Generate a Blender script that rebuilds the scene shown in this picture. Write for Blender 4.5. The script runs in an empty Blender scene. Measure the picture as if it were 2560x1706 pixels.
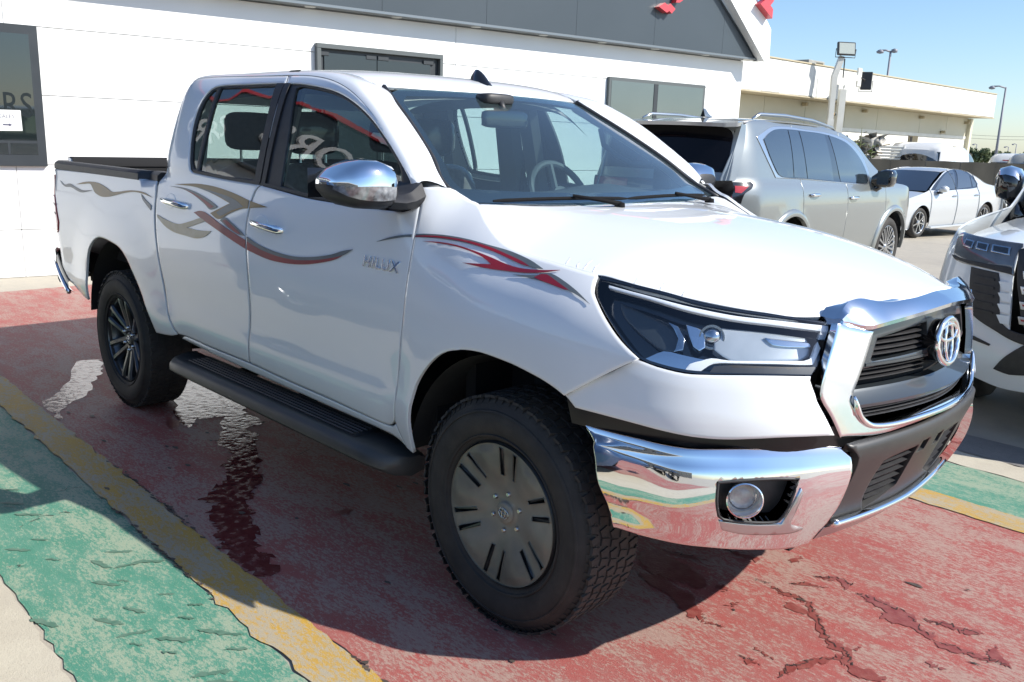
import bpy, bmesh, math, random
import numpy as np
from mathutils import Vector, Matrix
from mathutils.geometry import delaunay_2d_cdt
random.seed(7); RNG=np.random.RandomState(7)
SC=bpy.context.scene; COL=SC.collection
# ------------------------------------------------------------ camera, sky, sun, exposure
def setup_view():
    cam=bpy.data.cameras.new('camera'); co=bpy.data.objects.new('camera',cam); COL.objects.link(co); SC.camera=co
    cam.sensor_width=36; cam.lens=2.19809*1000/2560*36; cam.clip_start=.05; cam.clip_end=3000
    C=(1.8675,-2.69384,1.54624); yaw,pit,rol=2.364252,-.223561,.034052
    fw=np.array([math.cos(yaw)*math.cos(pit),math.sin(yaw)*math.cos(pit),math.sin(pit)])
    rt=np.array([math.sin(yaw),-math.cos(yaw),0]); up=np.cross(rt,fw)
    r=math.cos(rol)*rt+math.sin(rol)*up; u=-math.sin(rol)*rt+math.cos(rol)*up
    co.matrix_world=Matrix(((r[0],u[0],-fw[0],C[0]),(r[1],u[1],-fw[1],C[1]),(r[2],u[2],-fw[2],C[2]),(0,0,0,1)))
    SUN=Vector((1.10,.56,1.0)).normalized()
    el=math.asin(SUN.z)
    w=bpy.data.worlds.new('World'); SC.world=w; w.use_nodes=True; nt=w.node_tree
    sky=nt.nodes.new('ShaderNodeTexSky'); sky.sky_type='NISHITA'; sky.sun_disc=False
    sky.sun_elevation=el; sky.sun_rotation=math.atan2(SUN.x,SUN.y); sky.air_density=1.0; sky.dust_density=.45; sky.ozone_density=5.0; sky.altitude=0
    bg=nt.nodes['Background']; nt.links.new(sky.outputs[0],bg.inputs[0]); bg.inputs[1].default_value=.122
    sl=bpy.data.lights.new('sun','SUN'); sl.energy=4.9; sl.angle=math.radians(.53); sl.color=(1,.95,.87)
    so=bpy.data.objects.new('sun',sl); COL.objects.link(so); so.rotation_euler=SUN.to_track_quat('Z','Y').to_euler(); so.location=(20,10,20)
    v=SC.view_settings; v.view_transform='Standard'; v.look='None'; v.exposure=.6; v.gamma=1; v.use_curve_mapping=False
    SC.render.engine='CYCLES'
    SC.cycles.max_bounces=12; SC.cycles.transparent_max_bounces=24; SC.cycles.glossy_bounces=5
setup_view()
# ------------------------------------------------------------ materials
MATS={}
def nodes(name):
    m=bpy.data.materials.new(name); m.use_nodes=True; nt=m.node_tree; b=nt.nodes['Principled BSDF']; MATS[name]=m
    return m,nt,b
def sock(b,n,v):
    if n in b.inputs: b.inputs[n].default_value=v
def simple(name,col,rough=.5,metal=0,coat=0,spec=.5,noise=None,bump=0,bscale=200,ior=None,trans=0,emit=None,nscale=6,rvar=0,object_space=True):
    m,nt,b=nodes(name); sock(b,'Base Color',(*col,1)); sock(b,'Roughness',rough); sock(b,'Metallic',metal); sock(b,'Coat Weight',coat); sock(b,'Coat Roughness',.03); sock(b,'Specular IOR Level',spec); sock(b,'Transmission Weight',trans)
    if ior: sock(b,'IOR',ior)
    tc=nt.nodes.new('ShaderNodeTexCoord')
    if noise:
        n=nt.nodes.new('ShaderNodeTexNoise'); n.inputs['Scale'].default_value=nscale; n.inputs['Detail'].default_value=6; nt.links.new(tc.outputs['Object'],n.inputs['Vector'])
        r=nt.nodes.new('ShaderNodeMapRange'); r.inputs[1].default_value=.3; r.inputs[2].default_value=.7; nt.links.new(n.outputs['Fac'],r.inputs[0])
        mx=nt.nodes.new('ShaderNodeMix'); mx.data_type='RGBA'; mx.inputs[6].default_value=(*col,1); mx.inputs[7].default_value=(*noise,1)
        nt.links.new(r.outputs[0],mx.inputs[0]); nt.links.new(mx.outputs[2],b.inputs['Base Color'])
        if rvar:
            r2=nt.nodes.new('ShaderNodeMapRange'); r2.inputs[1].default_value=.3; r2.inputs[2].default_value=.7; r2.inputs[3].default_value=rough; r2.inputs[4].default_value=rough+rvar
            nt.links.new(n.outputs['Fac'],r2.inputs[0]); nt.links.new(r2.outputs[0],b.inputs['Roughness'])
    if bump:
        n2=nt.nodes.new('ShaderNodeTexNoise'); n2.inputs['Scale'].default_value=bscale; n2.inputs['Detail'].default_value=3; nt.links.new(tc.outputs['Object'],n2.inputs['Vector'])
        bp=nt.nodes.new('ShaderNodeBump'); bp.inputs['Strength'].default_value=bump; bp.inputs['Distance'].default_value=.004; nt.links.new(n2.outputs['Fac'],bp.inputs['Height']); nt.links.new(bp.outputs[0],b.inputs['Normal'])
    return m
def glass(name,tint,refl=1.0,rough=0.0,haze=0.0,hazecol=(.5,.6,.65)):
    """thin pane: tinted see-through + fresnel mirror (+ a little even diffuse colour)"""
    m=bpy.data.materials.new(name); m.use_nodes=True; nt=m.node_tree; nt.nodes.clear(); MATS[name]=m
    o=nt.nodes.new('ShaderNodeOutputMaterial'); t=nt.nodes.new('ShaderNodeBsdfTransparent'); t.inputs[0].default_value=(*tint,1)
    g=nt.nodes.new('ShaderNodeBsdfGlossy'); g.inputs['Roughness'].default_value=rough; g.inputs[0].default_value=(.97,.98,1,1)
    lw=nt.nodes.new('ShaderNodeLayerWeight'); lw.inputs[0].default_value=.5
    pw=nt.nodes.new('ShaderNodeMath'); pw.operation='POWER'; pw.inputs[1].default_value=4.6; nt.links.new(lw.outputs['Facing'],pw.inputs[0])
    mu=nt.nodes.new('ShaderNodeMath'); mu.operation='MULTIPLY_ADD'; mu.inputs[1].default_value=.92; mu.inputs[2].default_value=.075*refl; mu.use_clamp=True; nt.links.new(pw.outputs[0],mu.inputs[0])
    mx=nt.nodes.new('ShaderNodeMixShader'); nt.links.new(mu.outputs[0],mx.inputs[0]); nt.links.new(t.outputs[0],mx.inputs[1]); nt.links.new(g.outputs[0],mx.inputs[2])
    last=mx
    if haze:
        d=nt.nodes.new('ShaderNodeBsdfDiffuse'); d.inputs[0].default_value=(*hazecol,1)
        m2=nt.nodes.new('ShaderNodeMixShader'); m2.inputs[0].default_value=haze; nt.links.new(mx.outputs[0],m2.inputs[1]); nt.links.new(d.outputs[0],m2.inputs[2]); last=m2
    nt.links.new(last.outputs[0],o.inputs[0])
    return m
def carpaint(name,col,rough=.38,metal=0,flake=0):
    m=simple(name,col,rough=rough,metal=metal,coat=1.0)
    nt=m.node_tree; b=nt.nodes['Principled BSDF']; sock(b,'Coat Roughness',.02); sock(b,'Coat IOR',1.5)
    tc=nt.nodes.new('ShaderNodeTexCoord'); n=nt.nodes.new('ShaderNodeTexNoise'); n.inputs['Scale'].default_value=3.0; n.inputs['Detail'].default_value=2
    nt.links.new(tc.outputs['Object'],n.inputs['Vector'])
    bp=nt.nodes.new('ShaderNodeBump'); bp.inputs['Strength'].default_value=.05; bp.inputs['Distance'].default_value=.02; nt.links.new(n.outputs['Fac'],bp.inputs['Height']); nt.links.new(bp.outputs[0],b.inputs['Coat Normal'])
    return m
paint=carpaint('white_paint',(.745,.765,.78))
silver=carpaint('silver_paint',(.27,.29,.285),rough=.30,metal=.6)
pearl=carpaint('pearl_paint',(.52,.545,.56),rough=.32,metal=.35)
chrome=simple('chrome',(.86,.88,.90),rough=.035,metal=1)
satin=simple('satin_silver',(.60,.62,.64),rough=.28,metal=1)
filmchrome=simple('film_covered_chrome',(.78,.83,.88),rough=.11,metal=1,coat=.5,bump=.03,bscale=30)
blackpl=simple('black_plastic',(.018,.018,.020),rough=.5,noise=(.03,.03,.032),nscale=30)
greypl=simple('grey_plastic',(.030,.030,.031),rough=.42,noise=(.040,.039,.038),nscale=12)
gloss=simple('gloss_black',(.008,.008,.009),rough=.08,coat=1)
gunmetal=simple('gunmetal_paint',(.042,.052,.060),rough=.33,metal=.3,coat=.6)
rubber=simple('tyre_rubber',(.021,.020,.019),rough=.78,noise=(.040,.036,.032),nscale=14,bump=.25,bscale=120)
alloy=simple('alloy_dark',(.055,.062,.07),rough=.33,metal=.8,coat=.4,noise=(.08,.088,.095),nscale=9)
alloyb=simple('alloy_bright',(.55,.56,.57),rough=.25,metal=1)
film=simple('protective_film',(.085,.085,.07),rough=.45,noise=(.27,.25,.20),nscale=4.5,rvar=.15,coat=.25,bump=.12,bscale=22)
dark=simple('dark_cavity',(.006,.006,.007),rough=.9)
liner=simple('wheel_liner',(.012,.012,.013),rough=.85,noise=(.022,.021,.02),nscale=9)
fabric=simple('seat_fabric',(.035,.034,.036),rough=.85,noise=(.055,.05,.05),nscale=40,bump=.2,bscale=300)
seatfilm=simple('plastic_wrapped_seat',(.10,.07,.07),rough=.22,noise=(.24,.22,.22),nscale=18,bump=.8,bscale=30,coat=1)
dash=simple('dash_plastic',(.045,.05,.056),rough=.6,noise=(.06,.065,.07),nscale=8)
trimint=simple('cabin_trim',(.16,.165,.165),rough=.7,noise=(.19,.19,.185),nscale=5)
headlin=simple('headliner',(.33,.33,.31),rough=.9,noise=(.38,.37,.35),nscale=10)
wglass=glass('windscreen_glass',(.66,.83,.84),refl=1.15,haze=.035,hazecol=(.40,.58,.66))  # with a thin even blue-green veil over the pane
sglass=glass('side_glass',(.52,.62,.60),refl=1.0)
tglass=simple('tinted_glass',(.012,.014,.017),rough=.03,coat=1,spec=.9)
lens=glass('lamp_lens',(.93,.95,.96),refl=.8)
white_l=simple('white_light_guide',(.86,.88,.90),rough=.18,coat=1)
reflector=simple('lamp_reflector',(.52,.55,.58),rough=.16,metal=1)
redlens=simple('red_lens',(.34,.012,.014),rough=.12,coat=1,noise=(.42,.03,.03),nscale=25)
redlite=simple('pale_red_lens',(.62,.20,.19),rough=.12,coat=1)
orange=simple('amber_lens',(.7,.25,.02),rough=.12,coat=1)
gold=simple('gold_decal',(.215,.12,.018),rough=.42,coat=.25,noise=(.17,.105,.03),nscale=10)
tan=simple('pale_gold_decal',(.40,.31,.17),rough=.42,coat=.25,noise=(.50,.42,.30),nscale=10)  # paler, sandier gold than the other gold stripes
grey_d=simple('grey_decal',(.085,.105,.118),rough=.42,coat=.25,noise=(.12,.14,.15),nscale=12)
red_d=simple('red_decal',(.19,.006,.022),rough=.42,coat=.25,noise=(.29,.008,.018),nscale=8)
# ------------------------------------------------------------ mesh helpers
def sst_(a,b,x):
    t=min(1,max(0,(x-a)/(b-a))); return t*t*(3-2*t)
def link(name,me,mat,parent=None,label=None):
    o=bpy.data.objects.new(name,me); COL.objects.link(o)
    if mat is not None and not me.materials: me.materials.append(mat)
    if parent is not None: o.parent=parent
    if label: o['label']=label
    return o
def tag(o,label=None,cat=None,group=None,kind=None):
    for k,v in (('label',label),('category',cat),('group',group),('kind',kind)):
        if v: o[k]=v
    return o
def thing(name,label,cat,loc=(0,0,0),rz=0,group=None,ry=0):
    o=bpy.data.objects.new(name,None); COL.objects.link(o); o.location=loc; o.rotation_euler=(0,ry,rz); o.empty_display_size=.2
    return tag(o,label,cat,group)
def copy_tree(o,parent=None):
    c=o.copy(); COL.objects.link(c)
    if parent is not None: c.parent=parent
    for ch in list(o.children): copy_tree(ch,c)
    return c
def mesh(name,V,F,smooth=True,normals=None):
    me=bpy.data.meshes.new(name); me.from_pydata([tuple(map(float,v)) for v in V],[],[tuple(int(i) for i in f) for f in F]); me.validate(clean_customdata=False)
    if smooth: me.shade_smooth()
    me.update()
    if normals is not None and len(me.vertices)==len(normals): me.normals_split_custom_set_from_vertices([tuple(map(float,n)) for n in normals])
    return me
class MB:
    """collects primitives into one mesh"""
    def __init__(s): s.V=[];s.F=[]
    def add(s,V,F):
        n=len(s.V); s.V+= [tuple(map(float,v)) for v in V]; s.F+=[tuple(i+n for i in f) for f in F]; return s
    def box(s,c,sz,ch=.0,M=None):
        x,y,z=[a/2 for a in sz]; ch=min(ch,x*.9,y*.9,z*.9)
        if ch<=0:
            V=[(i*x,j*y,k*z) for i in(-1,1) for j in(-1,1) for k in(-1,1)]; F=[(0,1,3,2),(4,6,7,5),(0,4,5,1),(2,3,7,6),(0,2,6,4),(1,5,7,3)]
        else:
            V=[];idx={}
            for i in(-1,1):
                for j in(-1,1):
                    for k in(-1,1):
                        for a in range(3):
                            p=[i*(x-ch),j*(y-ch),k*(z-ch)]; p[a]=(i*x,j*y,k*z)[a]; idx[i,j,k,a]=len(V); V.append(p)
            F=[]
            for a in range(3):
                b,c2=[(1,2),(2,0),(0,1)][a]
                for sg in(-1,1):
                    q=[]
                    for t1,t2 in((-1,-1),(1,-1),(1,1),(-1,1)):
                        k=[0,0,0];k[a]=sg;k[b]=t1;k[c2]=t2;q.append(idx[k[0],k[1],k[2],a])
                    F.append(q if sg>0 else q[::-1])
            for a in range(3):
                b,c2=[(1,2),(2,0),(0,1)][a]
                for s1 in(-1,1):
                    for s2 in(-1,1):
                        k0=[0,0,0];k0[b]=s1;k0[c2]=s2;k1=list(k0);k0[a]=-1;k1[a]=1
                        q=[idx[(*k0,b)],idx[(*k1,b)],idx[(*k1,c2)],idx[(*k0,c2)]]; F.append(q if s1*s2<0 else q[::-1])
            for i in(-1,1):
                for j in(-1,1):
                    for k in(-1,1):
                        q=[idx[i,j,k,0],idx[i,j,k,1],idx[i,j,k,2]]; F.append(q if i*j*k>0 else q[::-1])
        V=[Vector(v) for v in V]
        if M is not None: V=[M@v for v in V]
        return s.add([v+Vector(c) for v in V],F)
    def tube(s,P,r,n=8,cap=True,flat=1.0,up=(0,0,1)):
        P=[Vector(p) for p in P]; R=r if hasattr(r,'__len__') else [r]*len(P); V=[];F=[]
        for i,p in enumerate(P):
            t=(P[min(i+1,len(P)-1)]-P[max(i-1,0)]).normalized(); u=Vector(up); 
            if abs(t.dot(u))>.95: u=Vector((1,0,0)) if abs(t.x)<.9 else Vector((0,1,0))
            a=t.cross(u).normalized(); b=a.cross(t)
            for k in range(n):
                an=2*math.pi*k/n; V.append(p+a*math.cos(an)*R[i]+b*math.sin(an)*R[i]*flat)
        for i in range(len(P)-1):
            for k in range(n): F.append((i*n+k,(i+1)*n+k,(i+1)*n+(k+1)%n,i*n+(k+1)%n))
        if cap: F.append(tuple(range(n))); F.append(tuple(range((len(P)-1)*n,len(P)*n))[::-1])
        return s.add(V,[f[::-1] for f in F])
    def lathe(s,prof,n=48,M=None,axis='y',closed=False):
        """prof (r,h) revolved about axis through origin"""
        V=[];F=[];m=len(prof)
        for k in range(n):
            a=2*math.pi*k/n; c,sn=math.cos(a),math.sin(a)
            for r,h in prof: V.append(Vector((r*c,h,r*sn)) if axis=='y' else (Vector((r*c,r*sn,h)) if axis=='z' else Vector((h,r*c,r*sn))))
        for k in range(n):
            for i in range(m if closed else m-1):
                a,b=k*m+i,k*m+(i+1)%m; c,d=((k+1)%n)*m+(i+1)%m,((k+1)%n)*m+i; F.append((a,b,c,d))
        if M is not None: V=[M@v for v in V]
        return s.add(V,F)
    def grid(s,P,closed=False):
        """P[i][j] 3-D points"""
        n,m=len(P),len(P[0]); V=[p for row in P for p in row]; F=[]
        for i in range(n-1):
            for j in range(m if closed else m-1): F.append((i*m+j,(i+1)*m+j,(i+1)*m+(j+1)%m,i*m+(j+1)%m))
        return s.add(V,F)
    def prism(s,poly,a,b,f=None):
        """2-D polygon between heights a,b ; f maps (x,y,h) to 3-D"""
        f=f or (lambda x,y,h:(x,y,h)); n=len(poly)
        V=[f(x,y,a) for x,y in poly]+[f(x,y,b) for x,y in poly]
        F=[tuple(range(n))[::-1],tuple(range(n,2*n))]+[(i,(i+1)%n,n+(i+1)%n,n+i) for i in range(n)]
        return s.add(V,F)
    def build(s,name,mat,parent=None,smooth=False,label=None,mirror=False,auto=None):
        V=s.V;F=s.F
        if mirror: V=[(x,-y,z) for x,y,z in V];F=[f[::-1] for f in F]
        me=mesh(name,V,F,smooth)
        bm=bmesh.new(); bm.from_mesh(me); bmesh.ops.recalc_face_normals(bm,faces=bm.faces); bm.to_mesh(me); bm.free()
        if auto: me.set_sharp_from_angle(angle=math.radians(auto))
        return link(name,me,mat,parent,label)
def inside(poly,P):
    P=np.asarray(P); x,y=P[:,0],P[:,1]; r=np.zeros(len(P),bool); n=len(poly); j=n-1
    for i in range(n):
        xi,yi=poly[i];xj,yj=poly[j]
        c=((yi>y)!=(yj>y))&(x<(xj-xi)*(y-yi)/((yj-yi)+1e-15)+xi); r^=c; j=i
    return r
def refine(poly,h=.03,ang=38,close=True):
    """smooth a traced outline (Catmull-Rom), keeping real corners"""
    P=np.array(poly,float); n=len(P); out=[]
    d1=P-np.roll(P,1,0); d2=np.roll(P,-1,0)-P
    a=np.degrees(np.abs((np.arctan2(d2[:,1],d2[:,0])-np.arctan2(d1[:,1],d1[:,0])+np.pi)%(2*np.pi)-np.pi))
    cor=a>ang
    for i in range(n):
        p1,p2=P[i],P[(i+1)%n]; L=np.hypot(*(p2-p1)); k=max(1,int(math.ceil(L/h)))
        m1=np.zeros(2);m2=np.zeros(2)
        t1=(p2-p1) if cor[i] else (p2-P[i-1])*L/(L+np.hypot(*(p1-P[i-1]))+1e-9)
        q=P[(i+2)%n]; t2=(p2-p1) if cor[(i+1)%n] else (q-p1)*L/(L+np.hypot(*(q-p2))+1e-9)
        for j in range(k):
            t=j/k; out.append((2*t**3-3*t**2+1)*p1+(t**3-2*t**2+t)*t1+(-2*t**3+3*t**2)*p2+(t**3-t**2)*t2)
    return [tuple(p) for p in out]
def inset(poly,d):
    P=np.array(poly); a=np.roll(P,1,0);b=np.roll(P,-1,0); t=b-a; t/=np.hypot(t[:,0],t[:,1])[:,None]+1e-12
    ar=.5*np.sum(P[:,0]*b[:,1]-b[:,0]*P[:,1]); s=1 if ar>0 else -1
    return P+np.stack([-t[:,1],t[:,0]],1)*s*d
def patch(S,poly,holes=(),off=0.0,h=.05,thick=.012,rnd=.009,fine=.03,ang=38,raw=False):
    """a skin cut out of surface S(u,v): returns verts, faces, normals"""
    loops=[list(map(tuple,poly)) if raw else refine(poly,fine,ang)]+[refine(q,fine,ang) for q in holes]
    pts=[];edges=[];ranges=[]
    for L in loops:
        n0=len(pts); pts+=L; n=len(L); edges+=[(n0+i,n0+(i+1)%n) for i in range(n)]; ranges.append((n0,n))
    A=np.array(loops[0]); lo,hi=A.min(0),A.max(0)
    g=np.stack(np.meshgrid(np.arange(lo[0]+h*.37,hi[0],h),np.arange(lo[1]+h*.41,hi[1],h),indexing='ij'),-1).reshape(-1,2)
    def ok(G,marg):
        if len(G)==0: return G
        m=inside(loops[0],G)
        for q in loops[1:]: m&=~inside(q,G)
        B=np.array(pts); G=G[m]
        if len(G)==0: return G
        d=np.min(((G[:,None]-B[None])**2).sum(-1),1); return G[d>marg*marg]
    extra=[ok(g,h*.42)]
    if rnd: 
        extra.insert(0,ok(inset(loops[0],rnd),rnd*.7))
        for q in loops[1:]: extra.insert(0,ok(inset(q,-rnd),rnd*.7))
    allp=np.concatenate([np.array(pts)]+[e for e in extra if len(e)])
    vo,eo,fo,ov,_,_=delaunay_2d_cdt([Vector(p) for p in allp],edges,[],0,1e-6)
    vo=np.array([tuple(v) for v in vo]); fo=np.array([f for f in fo if len(f)==3])
    c=vo[fo].mean(1); m=inside(loops[0],c)
    for q in loops[1:]: m&=~inside(q,c)
    fo=fo[m]
    a=vo[fo]; ar=(a[:,1,0]-a[:,0,0])*(a[:,2,1]-a[:,0,1])-(a[:,2,0]-a[:,0,0])*(a[:,1,1]-a[:,0,1]); fo[ar<0]=fo[ar<0][:,::-1]
    u,v=vo[:,0],vo[:,1]; e=1.5e-3
    X=S(u,v); N=np.cross(S(u+e,v)-S(u-e,v),S(u,v+e)-S(u,v-e)); N/=np.linalg.norm(N,axis=1)[:,None]+1e-12
    X=X+N*off
    # boundary
    cnt={}
    for f in fo:
        for i in range(3):
            k=(f[i],f[(i+1)%3]); 
            if (k[1],k[0]) in cnt: cnt.pop((k[1],k[0]))
            else: cnt[k]=1
    V=list(X);NN=[n for n in N];F=[tuple(f) for f in fo]
    if cnt:
        lat={}
        for (i,j) in cnt:
            d=X[j]-X[i]; l=np.cross(d,N[i]); l/=np.linalg.norm(l)+1e-12
            for k in(i,j): lat[k]=lat.get(k,0)+l
        for k in lat: lat[k]=lat[k]/(np.linalg.norm(lat[k])+1e-12)
        if rnd:
            for k in lat:
                q=N[k]+.55*lat[k]; NN[k]=q/np.linalg.norm(q)
        if thick:
            new={}
            for k in lat:
                new[k]=(len(V),len(V)+1); V+= [X[k],X[k]-N[k]*thick]; NN+=[lat[k],lat[k]]
            for (i,j) in cnt: F.append((new[i][0],new[i][1],new[j][1],new[j][0]))
    return V,F,NN
def skin(name,data,mat,parent=None,mirror=False,label=None):
    V,F,N=data
    if mirror: V=[(v[0],-v[1],v[2]) for v in V];N=[(n[0],-n[1],n[2]) for n in N];F=[f[::-1] for f in F]
    return link(name,mesh(name,V,F,True,N),mat,parent,label)
def both(name,data,mat,parent,label=None):
    return skin(name,data,mat,parent,False,label),skin(name,data,mat,parent,True,label)
def text_mesh(s,size=1,shear=0,ext=0,bev=0,align='LEFT',sp=1):
    cu=bpy.data.curves.new('lettering','FONT'); cu.body=s; cu.size=size; cu.shear=shear; cu.extrude=ext; cu.bevel_depth=bev; cu.align_x=align; cu.resolution_u=3; cu.space_character=sp
    o=bpy.data.objects.new('lettering',cu); COL.objects.link(o); bpy.context.view_layer.update()
    me=bpy.data.meshes.new_from_object(o.evaluated_get(bpy.context.evaluated_depsgraph_get())); bpy.data.objects.remove(o); bpy.data.curves.remove(cu)
    return me
def sst(a,b,x):
    t=np.clip((np.asarray(x,float)-a)/(b-a),0,1); return t*t*(3-2*t)
class Spl:
    """monotone-ish cubic (Catmull) 1-D spline"""
    def __init__(s,P):
        s.x=np.array([p[0] for p in P],float); s.y=np.array([p[1:] for p in P],float)
        if s.y.shape[1]==1: s.y=s.y[:,0]
        h=np.diff(s.x); d=np.diff(s.y,axis=0)/(h if s.y.ndim==1 else h[:,None])
        m=np.empty_like(s.y); m[0]=d[0]; m[-1]=d[-1]
        hh=h if s.y.ndim==1 else h[:,None]
        m[1:-1]=(d[:-1]*hh[1:]+d[1:]*hh[:-1])/(hh[1:]+hh[:-1])
        s.m=m
    def __call__(s,x):
        x=np.asarray(x,float); i=np.clip(np.searchsorted(s.x,x)-1,0,len(s.x)-2)
        h=s.x[i+1]-s.x[i]; t=(x-s.x[i])/h; tc=np.clip(t,0,1); 
        if s.y.ndim==2: t=t[...,None];h=h[...,None];tc=tc[...,None]
        a=2*tc**3-3*tc**2+1;b=tc**3-2*tc**2+tc;c=-2*tc**3+3*tc**2;d=tc**3-tc**2
        y=a*s.y[i]+b*h*s.m[i]+c*s.y[i+1]+d*h*s.m[i+1]
        return y+np.where(t<0,t,0)*h*s.m[0]+np.where(t>1,t-1,0)*h*s.m[-1]
# ---- pickup side: half width W(x,z)
WB_=Spl([(.40,.83),(.46,.853),(.52,.872),(.58,.886),(.64,.892),(.70,.890),(.76,.892),(.84,.899),(.94,.906),(1.04,.908),(1.14,.903),(1.22,.893),(1.28,.881),(1.34,.866),(1.40,.850),(1.48,.828),(1.60,.790),(1.68,.760),(1.74,.731),(1.78,.703),(1.82,.665)])
ZT=Spl([(-.50,1.395),(-.40,1.372),(-.30,1.345),(-.23,1.30),(-.16,1.258),(-.095,1.231),(0,1.214),(.12,1.201),(.27,1.187),(.5,1.16),(.7,1.12)])
YT=Spl([(-.50,.80),(-.40,.765),(-.30,.742),(-.23,.765),(-.16,.787),(-.095,.796),(0,.80),(.27,.798),(.4,.77),(.6,.66)])
def bbx(x): return np.where(x>-2.7,1.,0.)
def W(x,z):
    x,z=np.broadcast_arrays(np.asarray(x,float),np.asarray(z,float))
    w=WB_(z)
    # arch bulges
    r=np.hypot(x,(z-.40)); w=w+.026*(1-sst(.50,.80,r))*sst(-.62,-.4,x)
    r=np.hypot(x+3.085,(z-.40)); w=w+.022*(1-sst(.50,.82,r))
    # front taper in plan
    w=w-.34*np.clip(x-.22,0,None)**2
    # fender shoulder rolling over to the bonnet line
    b=sst(-.56,-.34,x); q=np.clip((z-.95)/(ZT(x)-.95),0,1.25)
    w95=WB_(.95)-.34*np.clip(x-.22,0,None)**2+.026*(1-sst(.50,.80,np.hypot(x,.55)))*sst(-.62,-.4,x)
    wf=YT(x)+(w95-YT(x))*(1-q**2.3)
    w=np.where(z>.95,w*(1-b)+wf*b,w)
    # bed: straight top wall, rounded rear corner
    bb=sst(-2.40,-2.48,x)
    w=w+bb*sst(1.18,1.34,z)*.008
    w=w-1.5*np.clip(-3.95-x,0,None)**2
    w=w+.028*sst(-1.9,-2.35,x)*sst(1.30,1.42,z)*bbx(x)
    # cab rear corner
    w=w-np.where(x>-2.7,sst(1.28,1.36,z)*2.5*np.clip(-2.34-x,0,None)**2,0)
    return w
def SIDE(x,z): return np.stack([x+0*z,-W(x,z),z+0*x],-1)
# ---- bonnet
ZC=Spl([(-.50,1.343),(-.25,1.336),(0,1.316),(.3,1.280),(.55,1.236),(.75,1.193),(.85,1.170),(.93,1.150)])
HY=Spl([(-.5,.80),(-.30,.745),(-.23,.77),(-.16,.79),(-.095,.797),(0,.80),(.12,.80),(.267,.80),(.36,.78),(.478,.74),(.622,.648),(.743,.518),(.807,.43),(.85,.37),(.93,.31)])
HD=Spl([(-.5,-.01),(-.30,.0),(-.23,.038),(-.16,.076),(-.095,.098),(0,.106),(.12,.105),(.267,.10),(.478,.098),(.622,.090),(.743,.073),(.807,.066),(.93,.05)])
def HOOD(x,y):
    a=np.abs(y)/HY(x)
    z=ZC(x)-HD(x)*np.minimum(a,1.4)**2.8-.012*np.minimum(a,1.4)**2
    return np.stack([x+0*y,y+0*x,z],-1)
# ---- front corner wrap: bumper cover + headlamp, u along plan 0..1, v height
class Net:
    def __init__(s,vs,rows):
        s.v=np.array(vs,float); k=[np.array(r,float) for r in rows]; s.sp=[]
        n=len(rows[0]); us=np.linspace(0,1,n)
        s.P=np.array(k); s.us=us
    def __call__(s,u,v):
        u,v=np.broadcast_arrays(np.asarray(u,float),np.asarray(v,float)); sh=u.shape; u=u.ravel(); v=v.ravel()
        cols=Spl([(a,)+tuple(s.P[:,i].ravel()) for i,a in enumerate(s.us)])(u).reshape(len(u),len(s.v),-1)
        out=np.empty((len(u),cols.shape[2]))
        # spline in v (same knots for all)
        x=s.v; h=np.diff(x)[None,:,None]; d=np.diff(cols,axis=1)/h
        m=np.empty_like(cols); m[:,0]=d[:,0]; m[:,-1]=d[:,-1]
        if len(x)>2: m[:,1:-1]=(d[:,:-1]*h[:,1:]+d[:,1:]*h[:,:-1])/(h[:,1:]+h[:,:-1])
        i=np.clip(np.searchsorted(x,v)-1,0,len(x)-2); hh=(x[i+1]-x[i])[:,None]; t=((v-x[i])[:,None])/hh; tc=np.clip(t,0,1)
        k=np.arange(len(u)); a=2*tc**3-3*tc**2+1;b=tc**3-2*tc**2+tc;c=-2*tc**3+3*tc**2;e=tc**3-tc**2
        out=a*cols[k,i]+b*hh*m[k,i]+c*cols[k,i+1]+e*hh*m[k,i+1]+np.where(t<0,t,0)*hh*m[:,0]+np.where(t>1,t-1,0)*hh*m[:,-1]
        return out.reshape(sh+(out.shape[1],))
WRN=Net([.78,.83,.90,.97,1.04,1.12,1.20],[
 [(.20,-.922),(.40,-.892),(.58,-.838),(.715,-.747),(.815,-.642),(.893,-.508),(.937,-.385)],
 [(.20,-.924),(.40,-.895),(.58,-.840),(.715,-.750),(.815,-.645),(.895,-.510),(.940,-.385)],
 [(.20,-.918),(.39,-.890),(.565,-.835),(.70,-.745),(.80,-.640),(.880,-.505),(.920,-.385)],
 [(.20,-.906),(.38,-.880),(.55,-.825),(.68,-.735),(.78,-.630),(.860,-.500),(.900,-.380)],
 [(.20,-.888),(.36,-.858),(.52,-.800),(.645,-.708),(.745,-.605),(.825,-.485),(.870,-.370)],
 [(.20,-.850),(.33,-.822),(.48,-.762),(.60,-.672),(.70,-.572),(.785,-.460),(.835,-.350)],
 [(.20,-.792),(.30,-.772),(.44,-.722),(.555,-.638),(.65,-.545),(.735,-.440),(.79,-.340)]])
def WRAP(u,v):
    q=WRN(u,v); return np.concatenate([q,(np.asarray(v,float)+0*np.asarray(u,float))[...,None]],-1)
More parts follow.
